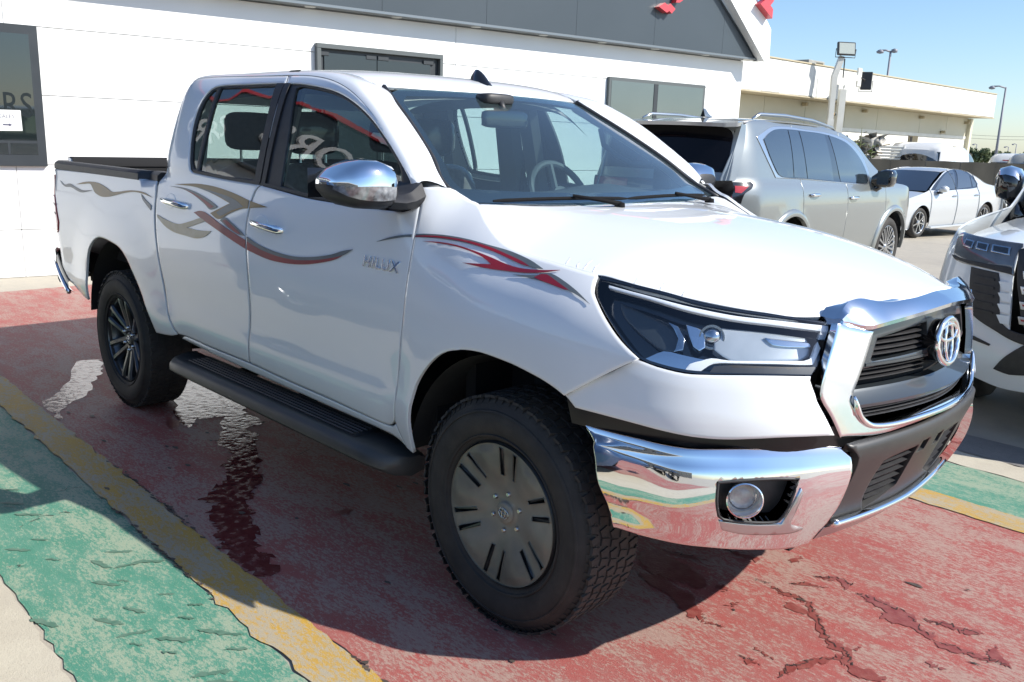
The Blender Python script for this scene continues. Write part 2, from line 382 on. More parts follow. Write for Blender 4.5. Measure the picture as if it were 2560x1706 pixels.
# ---- chrome bumper corner
CHN=Net([.440,.47,.50,.56,.62,.69,.722,.742,.775,.80],[
 [(.44,-.845),(.54,-.815),(.65,-.760),(.735,-.670),(.795,-.580),(.830,-.490)],
 [(.43,-.858),(.53,-.832),(.645,-.780),(.738,-.685),(.803,-.590),(.845,-.490)],
 [(.415,-.868),(.52,-.847),(.640,-.797),(.742,-.695),(.812,-.595),(.862,-.485)],
 [(.38,-.880),(.50,-.862),(.636,-.820),(.750,-.712),(.830,-.598),(.895,-.460)],
 [(.345,-.896),(.482,-.880),(.632,-.844),(.752,-.728),(.842,-.598),(.920,-.445)],
 [(.328,-.894),(.473,-.880),(.626,-.845),(.748,-.728),(.842,-.595),(.930,-.438)],
 [(.322,-.890),(.469,-.876),(.622,-.840),(.743,-.722),(.838,-.590),(.928,-.435)],
 [(.325,-.884),(.470,-.869),(.618,-.832),(.738,-.715),(.832,-.585),(.922,-.432)],
 [(.325,-.872),(.468,-.857),(.612,-.820),(.725,-.705),(.818,-.575),(.905,-.425)],
 [(.335,-.840),(.468,-.825),(.600,-.790),(.705,-.680),(.795,-.555),(.885,-.410)]])
def CHROME(u,v):
    q=CHN(u,v); return np.concatenate([q,(np.asarray(v,float)+0*np.asarray(u,float))[...,None]],-1)
# ---- grille front: x as function of (y,z)
def GRILLE(y,z):
    x=.975-.36*np.abs(y)**1.8-.07*np.clip(z-.80,0,None)-.55*np.clip(z-.95,0,None)**2-.30*np.clip(.74-z,0,None)
    return np.stack([x,y+0*z,z+0*y],-1)
# ---- windscreen u in -1..1 , v 0..1
WE=Spl([(0,-.335,.728,1.330),(.1,-.435,.735,1.368),(.4,-.60,.69,1.478),(.65,-.77,.642,1.580),(1,-1.06,.565,1.735)])
def WIND(u,v):
    u,v=np.broadcast_arrays(np.asarray(u,float),np.asarray(v,float))
    e=WE(v); b=(1-u*u)
    return np.stack([e[...,0]+b*(.13-.06*v),u*e[...,1],e[...,2]+b*(.004+.002*v)],-1)
RZ=Spl([(-2.55,1.765),(-2.4,1.795),(-2.1,1.822),(-1.7,1.834),(-1.4,1.826),(-1.1,1.806),(-.85,1.78)])
def ROOF(x,y):
    a=np.abs(y)/.62; d=np.clip(-.985-.078*(np.asarray(y)/.56)**2-x,-.05,9)
    return np.stack([x+0*y,y+0*x,RZ(x)-.012*a**2-.012*a**6-.058*np.exp(-d/.085)],-1)

def CEN(y,z):
    y=np.asarray(y,float);z=np.asarray(z,float)
    x=.967-.22*np.abs(y)**1.9-.10*sst(.46,.56,np.abs(y))
    x=x-.055*sst(.775,.81,z)-.35*np.clip(.74-z,0,None)-.7*np.clip(.60-z,0,None)**2
    return np.stack([x,y+0*z,z+0*y],-1)
# ---- background cars (own frames: x forward from the front axle, right side -y)
SUVW=Spl([(.25,.90),(.40,.945),(.60,.972),(.80,.985),(.95,.988),(1.08,.975),(1.16,.955),(1.22,.925),(1.35,.895),(1.55,.845),(1.72,.785),(1.80,.745),(1.88,.66)])
def SUV_W(x,z):
    x,z=np.broadcast_arrays(np.asarray(x,float),np.asarray(z,float))
    w=SUVW(z); w=w-.9*np.clip(-3.45-x,0,None)**2-.55*np.clip(x-.35,0,None)**2
    for cx in(0,-2.85): w=w+.012*(1-sst(.47,.60,np.hypot(x-cx,z-.42)))
    return w-sst(1.25,1.6,z)*.10*np.clip(x+1.35,0,None)**2
def SUV_SIDE(x,z): return np.stack([x+0*z,-SUV_W(x,z),z+0*x],-1)
def SUV_REAR(y,z):
    y,z=np.broadcast_arrays(np.asarray(y,float),np.asarray(z,float))
    x=-4.02+.22*np.abs(y)**2.6+.40*np.clip(z-1.18,0,None)+.12*np.clip(.8-z,0,None)
    return np.stack([x,-y,z],-1)
SEDW=Spl([(.15,.83),(.25,.875),(.45,.905),(.62,.918),(.75,.915),(.86,.905),(.93,.885),(.97,.86),(1.10,.80),(1.25,.715),(1.36,.63),(1.44,.53)])
def SED_W(x,z):
    x,z=np.broadcast_arrays(np.asarray(x,float),np.asarray(z,float))
    w=SEDW(z)-.42*np.clip(x-.25,0,None)**2-.22*np.clip(-3.0-x,0,None)**2
    return w-sst(.97,1.25,z)*(.16*np.clip(x+1.0,0,None)**2+.10*np.clip(-2.7-x,0,None)**2)
def SED_SIDE(x,z): return np.stack([x+0*z,SED_W(x,z),z+0*x],-1)
LCN=Net([.30,.42,.60,.78,.90,1.00,1.08,1.14],[
 [(.30,-.93),(.58,-.90),(.76,-.78),(.86,-.58),(.92,-.34),(.945,0.)],
 [(.30,-.975),(.60,-.945),(.79,-.82),(.90,-.60),(.965,-.35),(.99,0.)],
 [(.30,-.985),(.60,-.955),(.79,-.84),(.91,-.62),(.975,-.36),(1.0,0.)],
 [(.30,-.985),(.59,-.955),(.775,-.85),(.90,-.64),(.965,-.37),(.99,0.)],
 [(.28,-.98),(.56,-.95),(.75,-.855),(.885,-.65),(.955,-.38),(.98,0.)],
 [(.25,-.97),(.53,-.94),(.725,-.85),(.865,-.65),(.935,-.38),(.96,0.)],
 [(.22,-.95),(.48,-.915),(.68,-.83),(.825,-.64),(.90,-.38),(.925,0.)],
 [(.18,-.91),(.42,-.875),(.62,-.79),(.77,-.61),(.85,-.36),(.875,0.)]])
def LC_WRAP(u,v):
    q=LCN(u,v); return np.concatenate([q,(np.asarray(v,float)+0*np.asarray(u,float))[...,None]],-1)
T={"fender": [(-0.4771,1.3856),(-0.465,1.3451),(-0.454,1.2307),(-0.4537,1.145),(-0.4638,1.0412),(-0.4774,0.9341),(-0.4978,0.8224),(-0.5185,0.7074),(-0.5478,0.5634),(-0.5425,0.5411),(-0.5031,0.4739),(-0.4549,0.4641),(-0.4498,0.54),(-0.4417,0.6042),(-0.4241,0.6677),(-0.3912,0.7402),(-0.3315,0.8103),(-0.2749,0.8569),(-0.2217,0.8846),(-0.1606,0.9021),(-0.1668,0.902),(-0.108,0.9111),(-0.0514,0.914),(0.0169,0.9109),(0.0825,0.9055),(0.1459,0.8955),(0.2069,0.8835),(0.2539,0.869),(0.2848,0.8556),(0.3652,0.9108),(0.4263,0.9519),(0.4964,0.9976),(0.4361,1.0363),(0.37,1.0866),(0.3148,1.1309),(0.2947,1.1484),(0.2793,1.1745),(0.2756,1.186),(0.1321,1.2003),(0.0023,1.2124),(-0.0841,1.2284),(-0.1501,1.2546),(-0.2234,1.2955),(-0.2938,1.3425),(-0.3245,1.3504),(-0.3689,1.3696),(-0.403,1.3868)],"front_door": [(-1.5379,1.7807),(-1.3621,1.7739),(-1.195,1.7541),(-1.0484,1.7187),(-0.9154,1.6663),(-0.7856,1.5982),(-0.6564,1.5107),(-0.5509,1.4384),(-0.4805,1.3889),(-0.468,1.345),(-0.457,1.2305),(-0.4574,1.1446),(-0.4681,1.0406),(-0.4821,0.9332),(-0.5032,0.8213),(-0.5242,0.7059),(-0.5554,0.5612),(-0.5766,0.5392),(-0.6303,0.5265),(-0.5767,0.5417),(-1.0069,0.5387),(-1.2951,0.5433),(-1.6153,0.5544),(-1.5979,0.6588),(-1.5793,0.7471),(-1.559,0.8769),(-1.5597,1.0413),(-1.5703,1.1368),(-1.5587,1.2175),(-1.5309,1.3061),(-1.495,1.3356),(-1.4786,1.3335),(-1.5119,1.5932),(-1.518,1.7508),(-1.5377,1.7791)],"rear_door": [(-1.5467,1.7794),(-1.5269,1.751),(-1.5192,1.5932),(-1.4931,1.3363),(-1.505,1.3366),(-1.541,1.3071),(-1.5688,1.2183),(-1.5802,1.1359),(-1.5697,1.0401),(-1.5694,0.8754),(-1.5898,0.7453),(-1.6082,0.6569),(-1.6274,0.5546),(-1.9844,0.5529),(-2.2671,0.5619),(-2.324,0.5457),(-2.367,0.5661),(-2.4127,0.6437),(-2.4421,0.7229),(-2.4401,0.797),(-2.4756,0.8905),(-2.4822,0.8976),(-2.49,1.0116),(-2.4946,1.1057),(-2.4922,1.1995),(-2.5048,1.1783),(-2.4819,1.2667),(-2.6519,1.3138),(-2.4406,1.4829),(-2.4406,1.6021),(-2.4406,1.6785),(-2.4406,1.7387),(-2.4516,1.7794),(-2.2833,1.7618),(-2.174,1.7768),(-2.0074,1.7862),(-1.7995,1.7849)],"bed_side": [(-3.8363,1.3216),(-3.115,1.3182),(-2.6029,1.3066),(-2.5007,1.2406),(-2.5187,1.152),(-2.5022,1.0654),(-2.4758,0.9572),(-2.4629,0.7703),(-2.4875,0.8597),(-2.4505,0.7956),(-2.4519,0.7215),(-2.4223,0.6423),(-2.3774,0.5643),(-2.3514,0.5407),(-2.4265,0.5327),(-2.5936,0.5163),(-2.6222,0.5903),(-2.7,0.6961),(-2.7768,0.7883),(-2.8178,0.8502),(-2.7583,0.7299),(-2.7923,0.8053),(-2.8495,0.8791),(-2.9332,0.9221),(-3.0524,0.9432),(-3.1826,0.9519),(-3.2687,0.9407),(-3.3497,0.9072),(-3.4281,0.8527),(-3.4931,0.7669),(-3.5122,0.6856),(-3.4922,0.6261),(-3.4707,0.6107),(-3.4389,0.563),(-3.4868,0.5437),(-3.5162,0.6055),(-3.6963,0.6469),(-3.8533,0.7381),(-3.9512,0.835),(-3.9302,0.8951),(-3.8614,0.9127),(-3.8368,0.9691),(-3.9125,1.1242),(-3.9162,1.2413),(-3.8868,1.2904)],"fwin": [(-1.5156,1.7485),(-1.5171,1.7479),(-1.4245,1.7459),(-1.2603,1.7302),(-1.1129,1.707),(-0.9757,1.6684),(-0.8517,1.6184),(-0.7266,1.55),(-0.6167,1.4772),(-0.5253,1.4047),(-0.4965,1.3508),(-0.4919,1.3108),(-0.5284,1.3),(-1.0911,1.3036),(-1.3513,1.3211),(-1.491,1.3313),(-1.5119,1.5932)],"fglass": [(-1.4317,1.7286),(-1.397,1.736),(-1.2529,1.7211),(-1.1177,1.6984),(-0.9808,1.66),(-0.8572,1.6102),(-0.7435,1.547),(-0.6445,1.4814),(-0.6012,1.448),(-0.5682,1.3932),(-0.5436,1.3233),(-1.1038,1.3203),(-1.3495,1.3409),(-1.376,1.5377)],"rwin": [(-1.5282,1.7495),(-1.6029,1.7511),(-1.836,1.7523),(-2.0967,1.7489),(-2.1564,1.7331),(-2.1965,1.6839),(-2.2122,1.6197),(-2.2047,1.5295),(-2.1718,1.4078),(-2.1612,1.3675),(-2.1388,1.3555),(-1.8363,1.3413),(-1.498,1.3338),(-1.5221,1.5931)],"rglass": [(-2.0913,1.7405),(-1.6052,1.7436),(-1.5632,1.5928),(-1.5771,1.3536),(-1.8423,1.355),(-2.0733,1.3675),(-2.0721,1.4198),(-2.0791,1.5722)],"qglass": [(-2.1198,1.7343),(-2.1443,1.728),(-2.176,1.6526),(-2.1765,1.5301),(-2.1438,1.4089),(-2.1285,1.3755),(-2.0984,1.3704),(-2.0937,1.5559)],"rocker": [(-2.259,0.5574),(-1.9876,0.5475),(-1.6185,0.5483),(-1.2984,0.5365),(-1.0097,0.5323),(-0.579,0.5357),(-0.6271,0.5224),(-0.5647,0.5367),(-0.5094,0.4684),(-0.4565,0.461),(-0.4615,0.5112),(-0.6039,0.5053),(-1.0243,0.5011),(-1.6386,0.5128),(-2.0052,0.5198),(-2.3167,0.5326)],"taillight": [(-3.9214,1.2437),(-3.9196,1.1772),(-3.9045,1.1247),(-3.8557,1.048),(-3.8368,0.9691),(-3.863,0.9126),(-3.9289,0.898),(-3.9213,0.9343),(-3.9604,1.0127),(-3.9981,1.0912),(-4.0064,1.1449),(-3.9803,1.2004),(-3.9481,1.2396)],"fhandle": [(-1.5372,1.189),(-1.4999,1.1922),(-1.396,1.1881),(-1.2968,1.1883),(-1.2534,1.1761),(-1.2538,1.1599),(-1.2914,1.1521),(-1.391,1.1554),(-1.4799,1.1602),(-1.5296,1.1705)],"rhandle": [(-2.4078,1.2181),(-2.364,1.2227),(-2.2635,1.2212),(-2.1652,1.2157),(-2.1354,1.2014),(-2.1439,1.1868),(-2.1965,1.1811),(-2.2956,1.187),(-2.3887,1.1971)],"badge": [(-0.7076,1.1412),(-0.4828,1.1377),(-0.492,1.0985),(-0.7137,1.1103)],"dA_gold": [(-2.3077,1.2913),(-2.0845,1.3064),(-1.9056,1.3048),(-1.7317,1.2899),(-1.5651,1.2658),(-1.4111,1.2501),(-1.5263,1.2392),(-1.6307,1.2261),(-1.7211,1.2016),(-1.8234,1.1678),(-1.9039,1.187),(-1.7317,1.2428),(-1.8921,1.2704),(-2.078,1.2907)],"dA_grey": [(-2.0976,1.2935),(-1.8963,1.2819),(-1.7403,1.2688),(-1.6541,1.2521),(-1.6101,1.2366),(-1.7076,1.2141),(-1.8089,1.183),(-1.8451,1.1956),(-1.7237,1.2433),(-1.8392,1.2661),(-1.984,1.2819)],"dA_red": [(-2.3631,1.2797),(-2.2059,1.2814),(-2.0695,1.2686),(-1.917,1.2412),(-1.8385,1.2195),(-1.9069,1.2026),(-1.9643,1.222),(-2.0828,1.254),(-2.2028,1.2733)],"dA_redc": [(-2.1941,1.2755),(-2.0661,1.2591),(-1.9507,1.2365),(-1.8759,1.2183),(-1.9047,1.2083),(-1.9851,1.2325),(-2.0932,1.2573)],"dB_red": [(-2.0676,1.178),(-2.0109,1.1889),(-1.9567,1.1868),(-1.7783,1.1429),(-1.6133,1.1088),(-1.5692,1.1019),(-1.5687,1.0643),(-1.6927,1.0893),(-1.8619,1.1275),(-1.988,1.1562)],"dB_grey": [(-1.806,1.1638),(-1.7633,1.1806),(-1.6981,1.1616),(-1.6152,1.135),(-1.5747,1.1186),(-1.6297,1.1185),(-1.7283,1.1397)],"dB_red2": [(-1.7809,1.1644),(-1.7518,1.1707),(-1.6803,1.1479),(-1.6143,1.1253),(-1.6378,1.1215),(-1.7204,1.1428)],"dC_red": [(-1.5568,1.1031),(-1.4591,1.0836),(-1.3139,1.0705),(-1.1767,1.0699),(-1.0471,1.0837),(-0.9253,1.1079),(-0.8446,1.1282),(-0.8112,1.1371),(-0.8775,1.1035),(-0.9844,1.0762),(-1.1107,1.0541),(-1.2445,1.0428),(-1.3858,1.0426),(-1.5563,1.0619)],"dC_grey": [(-1.5607,1.1177),(-1.4594,1.0946),(-1.3141,1.0798),(-1.1769,1.0776),(-1.0474,1.0905),(-0.9257,1.1125),(-0.8342,1.1378),(-0.7786,1.1484),(-0.8326,1.1231),(-0.9247,1.1),(-1.0469,1.0783),(-1.1767,1.065),(-1.3139,1.0647),(-1.459,1.0784),(-1.5566,1.0979)],"dD_gold": [(-2.496,1.1397),(-2.3693,1.1198),(-2.2286,1.1108),(-2.096,1.1349),(-1.9883,1.1586),(-1.9512,1.1474),(-2.0761,1.1161),(-2.1321,1.1028),(-2.0203,1.1008),(-1.8868,1.1094),(-1.9481,1.0795),(-2.0392,1.0614),(-2.1517,1.0635),(-2.2685,1.0674),(-2.369,1.0854),(-2.4523,1.1171)],"dE_bed": [(-3.6131,1.216),(-3.4991,1.2351),(-3.3878,1.2448),(-3.2649,1.2432),(-3.1571,1.2277),(-3.0649,1.2095),(-2.966,1.2157),(-2.847,1.2287),(-2.7314,1.2349),(-2.6407,1.2317),(-2.5342,1.2122),(-2.5617,1.2156),(-2.6734,1.2251),(-2.7762,1.2253),(-2.8928,1.2134),(-3.0121,1.194),(-3.1095,1.179),(-3.2136,1.1735),(-3.312,1.189),(-3.3489,1.2114),(-3.3859,1.2315),(-3.4978,1.2251)],"dE_grey": [(-3.89,1.2241),(-3.8091,1.2048),(-3.7179,1.2152),(-3.6414,1.2041),(-3.5225,1.1909),(-3.3543,1.1987),(-3.4363,1.1861),(-3.5204,1.1758),(-3.5941,1.1813),(-3.7005,1.1955),(-3.7922,1.1927),(-3.8565,1.2074)],"dE_dash": [(-2.6728,1.2207),(-2.6254,1.1994),(-2.5452,1.1742),(-2.5477,1.1498),(-2.611,1.176),(-2.6589,1.1993)],"dF_grey": [(-0.6434,1.1892),(-0.5683,1.2125),(-0.4929,1.2283),(-0.42,1.237),(-0.3458,1.2386),(-0.2481,1.2348),(-0.151,1.2239),(-0.0566,1.2123),(0.0299,1.197),(0.0942,1.1807),(0.0655,1.1795),(-0.0001,1.1852),(-0.072,1.1975),(-0.1406,1.2112),(-0.239,1.2229),(-0.3386,1.2266),(-0.4159,1.2254),(-0.4911,1.2209),(-0.5669,1.2059)],"dF_red": [(-0.5429,1.2134),(-0.472,1.2261),(-0.4125,1.2322),(-0.3364,1.2336),(-0.2447,1.2304),(-0.1534,1.22),(-0.073,1.2049),(-0.0004,1.1917),(0.0392,1.1817),(0.0144,1.1824),(-0.0647,1.196),(-0.1399,1.2103),(-0.24,1.2242),(-0.3397,1.2285),(-0.4166,1.2274),(-0.4777,1.2221)],"dG_red": [(-0.4176,1.2129),(-0.3516,1.2158),(-0.2703,1.2129),(-0.1865,1.2023),(-0.1185,1.1906),(-0.0555,1.1792),(0.0108,1.1734),(0.0865,1.1764),(0.1541,1.184),(0.1026,1.1719),(0.0379,1.1636),(-0.0331,1.1606),(-0.1191,1.1599),(-0.2182,1.1651),(-0.1617,1.168),(-0.1039,1.1719),(-0.1527,1.1895),(-0.2245,1.2032),(-0.2953,1.2105),(-0.3624,1.2123)],"dH_grey": [(-0.0032,1.1544),(0.043,1.1577),(0.0924,1.1636),(0.0933,1.1692),(0.1313,1.1723),(0.1869,1.1602),(0.2508,1.1393),(0.3107,1.1126),(0.2575,1.1301),(0.2084,1.1403),(0.1474,1.1472),(0.0719,1.1527)],"dH_red": [(0.0812,1.1559),(0.1014,1.1668),(0.1207,1.1682),(0.1766,1.1528),(0.2226,1.1392),(0.2098,1.1384),(0.1541,1.1459),(0.1094,1.1509)],"hood": [(-0.3496,-0.687),(-0.2426,-0.7452),(-0.1714,-0.7641),(-0.1087,-0.7692),(-0.0245,-0.7713),(0.1042,-0.7708),(0.2533,-0.7696),(0.2751,-0.7592),(0.3677,-0.7411),(0.4574,-0.7095),(0.5419,-0.6747),(0.6152,-0.6271),(0.6824,-0.5716),(0.7432,-0.5111),(0.8105,-0.4284)],"lens": [(0.1203,1.1848),(0.1958,1.1796),(0.2553,1.1718),(0.3524,1.1589),(0.4484,1.141),(0.5463,1.1289),(0.648,1.1197),(0.7467,1.1106),(0.865,1.0973),(0.8624,1.0813),(0.8275,1.045),(0.7891,1.0041),(0.7815,0.9952),(0.7564,0.9723),(0.6508,0.9741),(0.551,0.9737),(0.4392,0.9696),(0.3835,0.9701),(0.3117,0.9789),(0.2644,0.9907),(0.2267,1.0213),(0.1893,1.0646),(0.1471,1.1146),(0.1174,1.1427),(0.1089,1.1618)],"drl": [(0.1678,1.1646),(0.2879,1.1488),(0.4145,1.129),(0.5429,1.1131),(0.6789,1.1046),(0.8604,1.0901),(0.8633,1.0813),(0.8275,1.045),(0.7895,1.0054),(0.7737,0.9988),(0.6558,1.0014),(0.5228,1.0002),(0.4663,0.9967),(0.4407,0.9844),(0.4216,0.9716),(0.3853,0.9755),(0.3999,0.9922),(0.4337,1.0019),(0.4618,1.0092),(0.511,1.0063),(0.6233,1.0084),(0.7452,1.0085),(0.7637,1.0124),(0.7724,1.0174),(0.8012,1.0507),(0.8213,1.0788),(0.676,1.0929),(0.5408,1.1027),(0.4133,1.1184),(0.288,1.1408),(0.1695,1.1575)],"lowblack": [(0.4689,0.9936),(0.5224,0.9977),(0.7766,0.9966),(0.7567,0.9736),(0.651,0.9751),(0.5511,0.9748),(0.4453,0.971)],"chromeref": [(0.2739,0.9941),(0.3288,1.0208),(0.3729,1.0177),(0.4318,1.0107),(0.4617,1.0084),(0.4305,1.0005),(0.3999,0.9922),(0.3839,0.9767),(0.3407,0.9821),(0.3006,0.9855)],"cover": [(0.0653,0.8504),(0.1327,0.9034),(0.1905,0.9434),(0.2598,0.9864),(0.2778,0.9826),(0.3116,0.9749),(0.3832,0.9661),(0.439,0.9669),(0.5506,0.9711),(0.6505,0.972),(0.7526,0.9698),(0.7487,0.9595),(0.7597,0.9232),(0.7632,0.9075),(0.7804,0.8756),(0.8091,0.8261),(0.8176,0.8153),(0.7545,0.8168),(0.6624,0.8163),(0.5684,0.8112),(0.4804,0.8048),(0.3986,0.805),(0.3195,0.8112),(0.2424,0.8186),(0.1638,0.8236),(0.0948,0.8255),(0.0743,0.8449)],"chrome": [(-0.0029,0.7723),(0.123,0.7727),(0.2539,0.7735),(0.3717,0.7717),(0.4358,0.7672),(0.5399,0.7741),(0.6794,0.7791),(0.8255,0.7805),(0.9644,0.7779),(0.9994,0.741),(0.9841,0.6974),(0.9601,0.634),(0.9534,0.558),(0.9641,0.4828),(0.7153,0.4858),(0.5746,0.4888),(0.4623,0.5019),(0.3012,0.5003),(0.1515,0.4952),(0.0406,0.4936),(0.0745,0.5654),(0.0812,0.6746),(0.0468,0.7306)],"foghole": [(0.5273,0.6899),(0.6066,0.6959),(0.7111,0.6989),(0.7969,0.696),(0.7864,0.6643),(0.7685,0.6062),(0.755,0.5868),(0.7383,0.5747),(0.61,0.5776),(0.5413,0.5849),(0.5283,0.5944),(0.5251,0.6401)],"fogchrome": [(0.5266,0.5833),(0.6099,0.5737),(0.7568,0.5699),(0.8023,0.5627),(0.8604,0.5467),(0.8269,0.5363),(0.6987,0.5342),(0.596,0.5389),(0.531,0.5516)],"foglight": [(0.5835,0.6405),(0.6443,0.6462),(0.6923,0.6678)],"gr_leg": [(-0.5007,1.1022),(-0.4376,1.0869),(-0.3654,1.0749),(-0.4085,0.9894),(-0.4393,0.919),(-0.4471,0.8976),(-0.4227,0.8579),(-0.3953,0.8347),(-0.3611,0.8229),(-0.3112,0.8163),(-0.2097,0.8209),(-0.0557,0.8379),(0.1338,0.8465),(0.4249,0.8437),(0.4195,0.8274),(0.1412,0.8224),(-0.0524,0.8157),(-0.2072,0.7986),(-0.3223,0.7895),(-0.4862,0.8006),(-0.5185,0.8582),(-0.5548,0.9102),(-0.5563,0.9392),(-0.5358,1.0136)],"gr_inner": [(-0.3656,1.0725),(-0.4085,0.9894),(-0.438,0.9178),(-0.4285,0.8982),(-0.3993,0.8452),(-0.3612,0.8244),(-0.3116,0.8215),(-0.2102,0.8262),(-0.0566,0.8434),(0.1319,0.8526),(0.4195,0.8546)],"gr_upper": [(-0.3651,1.0772),(-0.3125,1.0829),(-0.2202,1.0852),(-0.069,1.0889),(-0.3792,0.9868),(-0.4053,0.9892)],"gr_misc": [(-0.3119,1.0539),(-0.1354,1.0551),(-0.3386,0.9904),(-0.0977,1.0),(-0.3323,0.8976),(-0.0521,0.8909),(0.4249,0.9063),(-0.0585,1.0853),(0.1015,1.0668),(0.0096,1.0152),(0.0016,0.9471),(-0.4537,0.9057)],"lowcol": [(-0.3878,0.7247),(-0.1543,0.7354),(0.1066,0.7554),(0.3923,0.7686),(-0.4143,0.461),(-0.2945,0.6617),(-0.1193,0.7164),(-0.0305,0.6187),(-0.2558,0.5381),(-0.2923,0.5214),(-0.07,0.5364),(0.2726,0.59),(0.2726,0.6456),(-0.0672,0.7112),(0.0949,0.7093)],"suv_band": [(-3.4629,1.6496),(-3.2904,1.7052),(-3.0714,1.7615),(-2.7009,1.7819),(-2.3706,1.7705),(-1.7961,1.759),(-1.3534,1.7164),(-1.0547,1.6286),(-0.8154,1.5011),(-0.7376,1.3339),(-0.7292,1.2322),(-0.8851,1.195),(-1.6208,1.2129),(-2.4601,1.2449),(-3.1671,1.2595),(-3.3289,1.4529)],"suv_g1": [(-3.3349,1.6296),(-3.1893,1.6955),(-3.008,1.7359),(-2.7679,1.7438),(-2.7945,1.2679),(-3.0161,1.2691),(-3.1282,1.3082),(-3.2621,1.4755)],"suv_g2": [(-2.4853,1.7445),(-1.8682,1.7357),(-1.7951,1.2343),(-2.4496,1.2554)],"suv_gm": [(-2.7418,1.7435),(-2.5195,1.7445),(-2.4733,1.2583),(-2.7678,1.2681)],"suv_g3": [(-1.7563,1.7324),(-1.3819,1.6751),(-1.1269,1.5854),(-0.9027,1.4493),(-0.8321,1.2992),(-0.8511,1.2067),(-1.6118,1.2256)],"suv_seams": [(-3.6774,1.6673),(-3.8212,1.4575),(-3.9397,1.2084),(-2.6041,1.1664),(-2.6173,0.8976),(-1.5146,1.1497),(-1.3959,0.6693),(-0.3626,1.1302),(-0.227,0.5176)],"suv_tail": [(-3.9295,1.2062),(-3.645,1.2164),(-3.6203,1.1926),(-3.6544,1.1542),(-3.733,1.1088),(-3.7652,1.0533),(-3.7791,1.009),(-3.8438,1.0234),(-3.982,1.0717)],"suv_red1": [(-3.823,1.1735),(-3.6895,1.1723),(-3.7755,1.1076),(-3.8312,1.1125)],"suv_handles": [(-2.5078,1.0918),(-2.2053,1.0821),(-1.4746,1.0526),(-1.1409,1.0414),(-0.6558,1.3686),(-0.1637,1.1995),(-0.6771,1.0628)],"suv_arch": [(-0.0382,0.4907),(0.0073,0.7488),(0.209,0.8547),(0.6389,0.869),(0.0876,0.6909),(0.3495,0.7953),(0.6389,0.7887),(0.6389,0.6146)],"suv_rglass": [(-0.75,1.7299),(-0.3059,1.7232),(0.2198,1.7254),(0.525,1.7256),(0.6584,1.697),(0.7011,1.6497),(0.715,1.5671),(0.7282,1.4019),(0.7212,1.3093),(0.3635,1.2917),(0.302,1.2888)],"suv_rmisc": [(-0.3274,1.7782),(-0.0271,1.7802),(-0.0198,1.7599),(-0.3192,1.7574),(0.38,1.2883),(0.7224,1.3052),(0.7085,1.2136),(0.4093,1.1973),(0.4596,1.1805),(0.8339,1.2014),(0.8443,1.0514),(0.555,1.0886),(0.7703,1.6728),(-0.7844,1.7953),(0.6208,1.8285),(-0.1953,1.655),(0.1061,1.6704)],"sed_win": [(-0.4048,1.0063),(-0.8397,1.2095),(-1.2957,1.3528),(-1.8076,1.4295),(-2.18,1.3996),(-2.3586,1.2823),(-2.4453,1.1052),(-2.3563,1.0285),(-1.4545,0.9978),(-0.9063,0.9838)],"sed_g1": [(-0.5531,1.0104),(-0.9234,1.2083),(-1.3165,1.3413),(-1.7119,1.4116),(-1.4001,1.0104)],"sed_g2": [(-1.837,1.4179),(-2.1236,1.3926),(-2.2588,1.303),(-2.1604,1.0443),(-1.5026,1.0119)],"sed_g3": [(-2.2938,1.2754),(-2.4296,1.1173),(-2.3554,1.056),(-2.2169,1.0431)],"sed_outline": [(0.4472,1.4814),(-0.1937,1.5227),(-1.1839,1.5202),(-1.9128,1.4965),(-2.4633,1.4159),(-2.748,1.2181),(-3.2016,0.9982),(-3.3537,0.9056),(-3.3491,0.6997),(-3.1125,0.5011),(-2.321,0.1134),(-0.5579,0.0801),(0.2806,0.9929),(0.3725,1.029),(-0.2892,1.0343),(-1.033,1.4475)],"sed_arches": [(0.3052,0.6822),(0.0935,0.675),(-0.165,0.5327),(-0.359,0.3317),(-0.5116,0.1235),(-2.5092,0.6053),(-2.793,0.6367),(-3.0082,0.526),(-3.1248,0.4797),(-2.5206,0.3168),(-0.3602,0.7732),(-0.6623,0.1565),(-1.3871,0.9162),(-1.623,0.1908),(-2.424,0.8901)],"lc_head": [(0.325,1.1051),(0.3409,1.1151),(0.514,1.1061),(0.6203,1.1008),(0.734,1.0977),(0.7443,1.0756),(0.7315,1.0594),(0.7249,1.0017),(0.7379,0.9229),(0.7015,0.935),(0.5885,0.9486),(0.4892,0.9509),(0.4405,0.9633),(0.4312,0.9927),(0.4148,1.052)],"lc_cells": [(0.4532,1.0878),(0.5589,1.0771),(0.5867,1.0418),(0.4994,1.0434),(0.5665,1.0732),(0.6333,1.0683),(0.6509,1.0276),(0.5867,1.0418),(0.6433,1.065),(0.6959,1.0613),(0.7017,1.0262),(0.6548,1.0282)],"lc_vent": [(0.5438,0.9404),(0.6731,0.9297),(0.6854,0.8883),(0.6976,0.7358),(0.6842,0.6347),(0.6729,0.627),(0.5936,0.6622),(0.5669,0.6857)],"lc_grille": [(0.7315,1.0594),(0.7458,1.0711),(0.7792,0.7459),(0.7601,0.7987),(0.7475,0.9105)],"lc_low": [(0.6864,0.3927),(0.7547,0.525),(0.7905,0.5749),(0.7984,0.4079),(0.744,0.3842)],"lc_outline": [(0.4237,0.8682),(0.4538,0.7307),(0.5523,0.5911),(0.5815,0.456),(0.5762,0.3157),(0.6557,0.2752),(0.7397,0.2858),(0.7968,0.3113),(0.7172,0.638),(0.7875,0.6228),(0.5439,0.5787),(0.6964,0.5386)]}
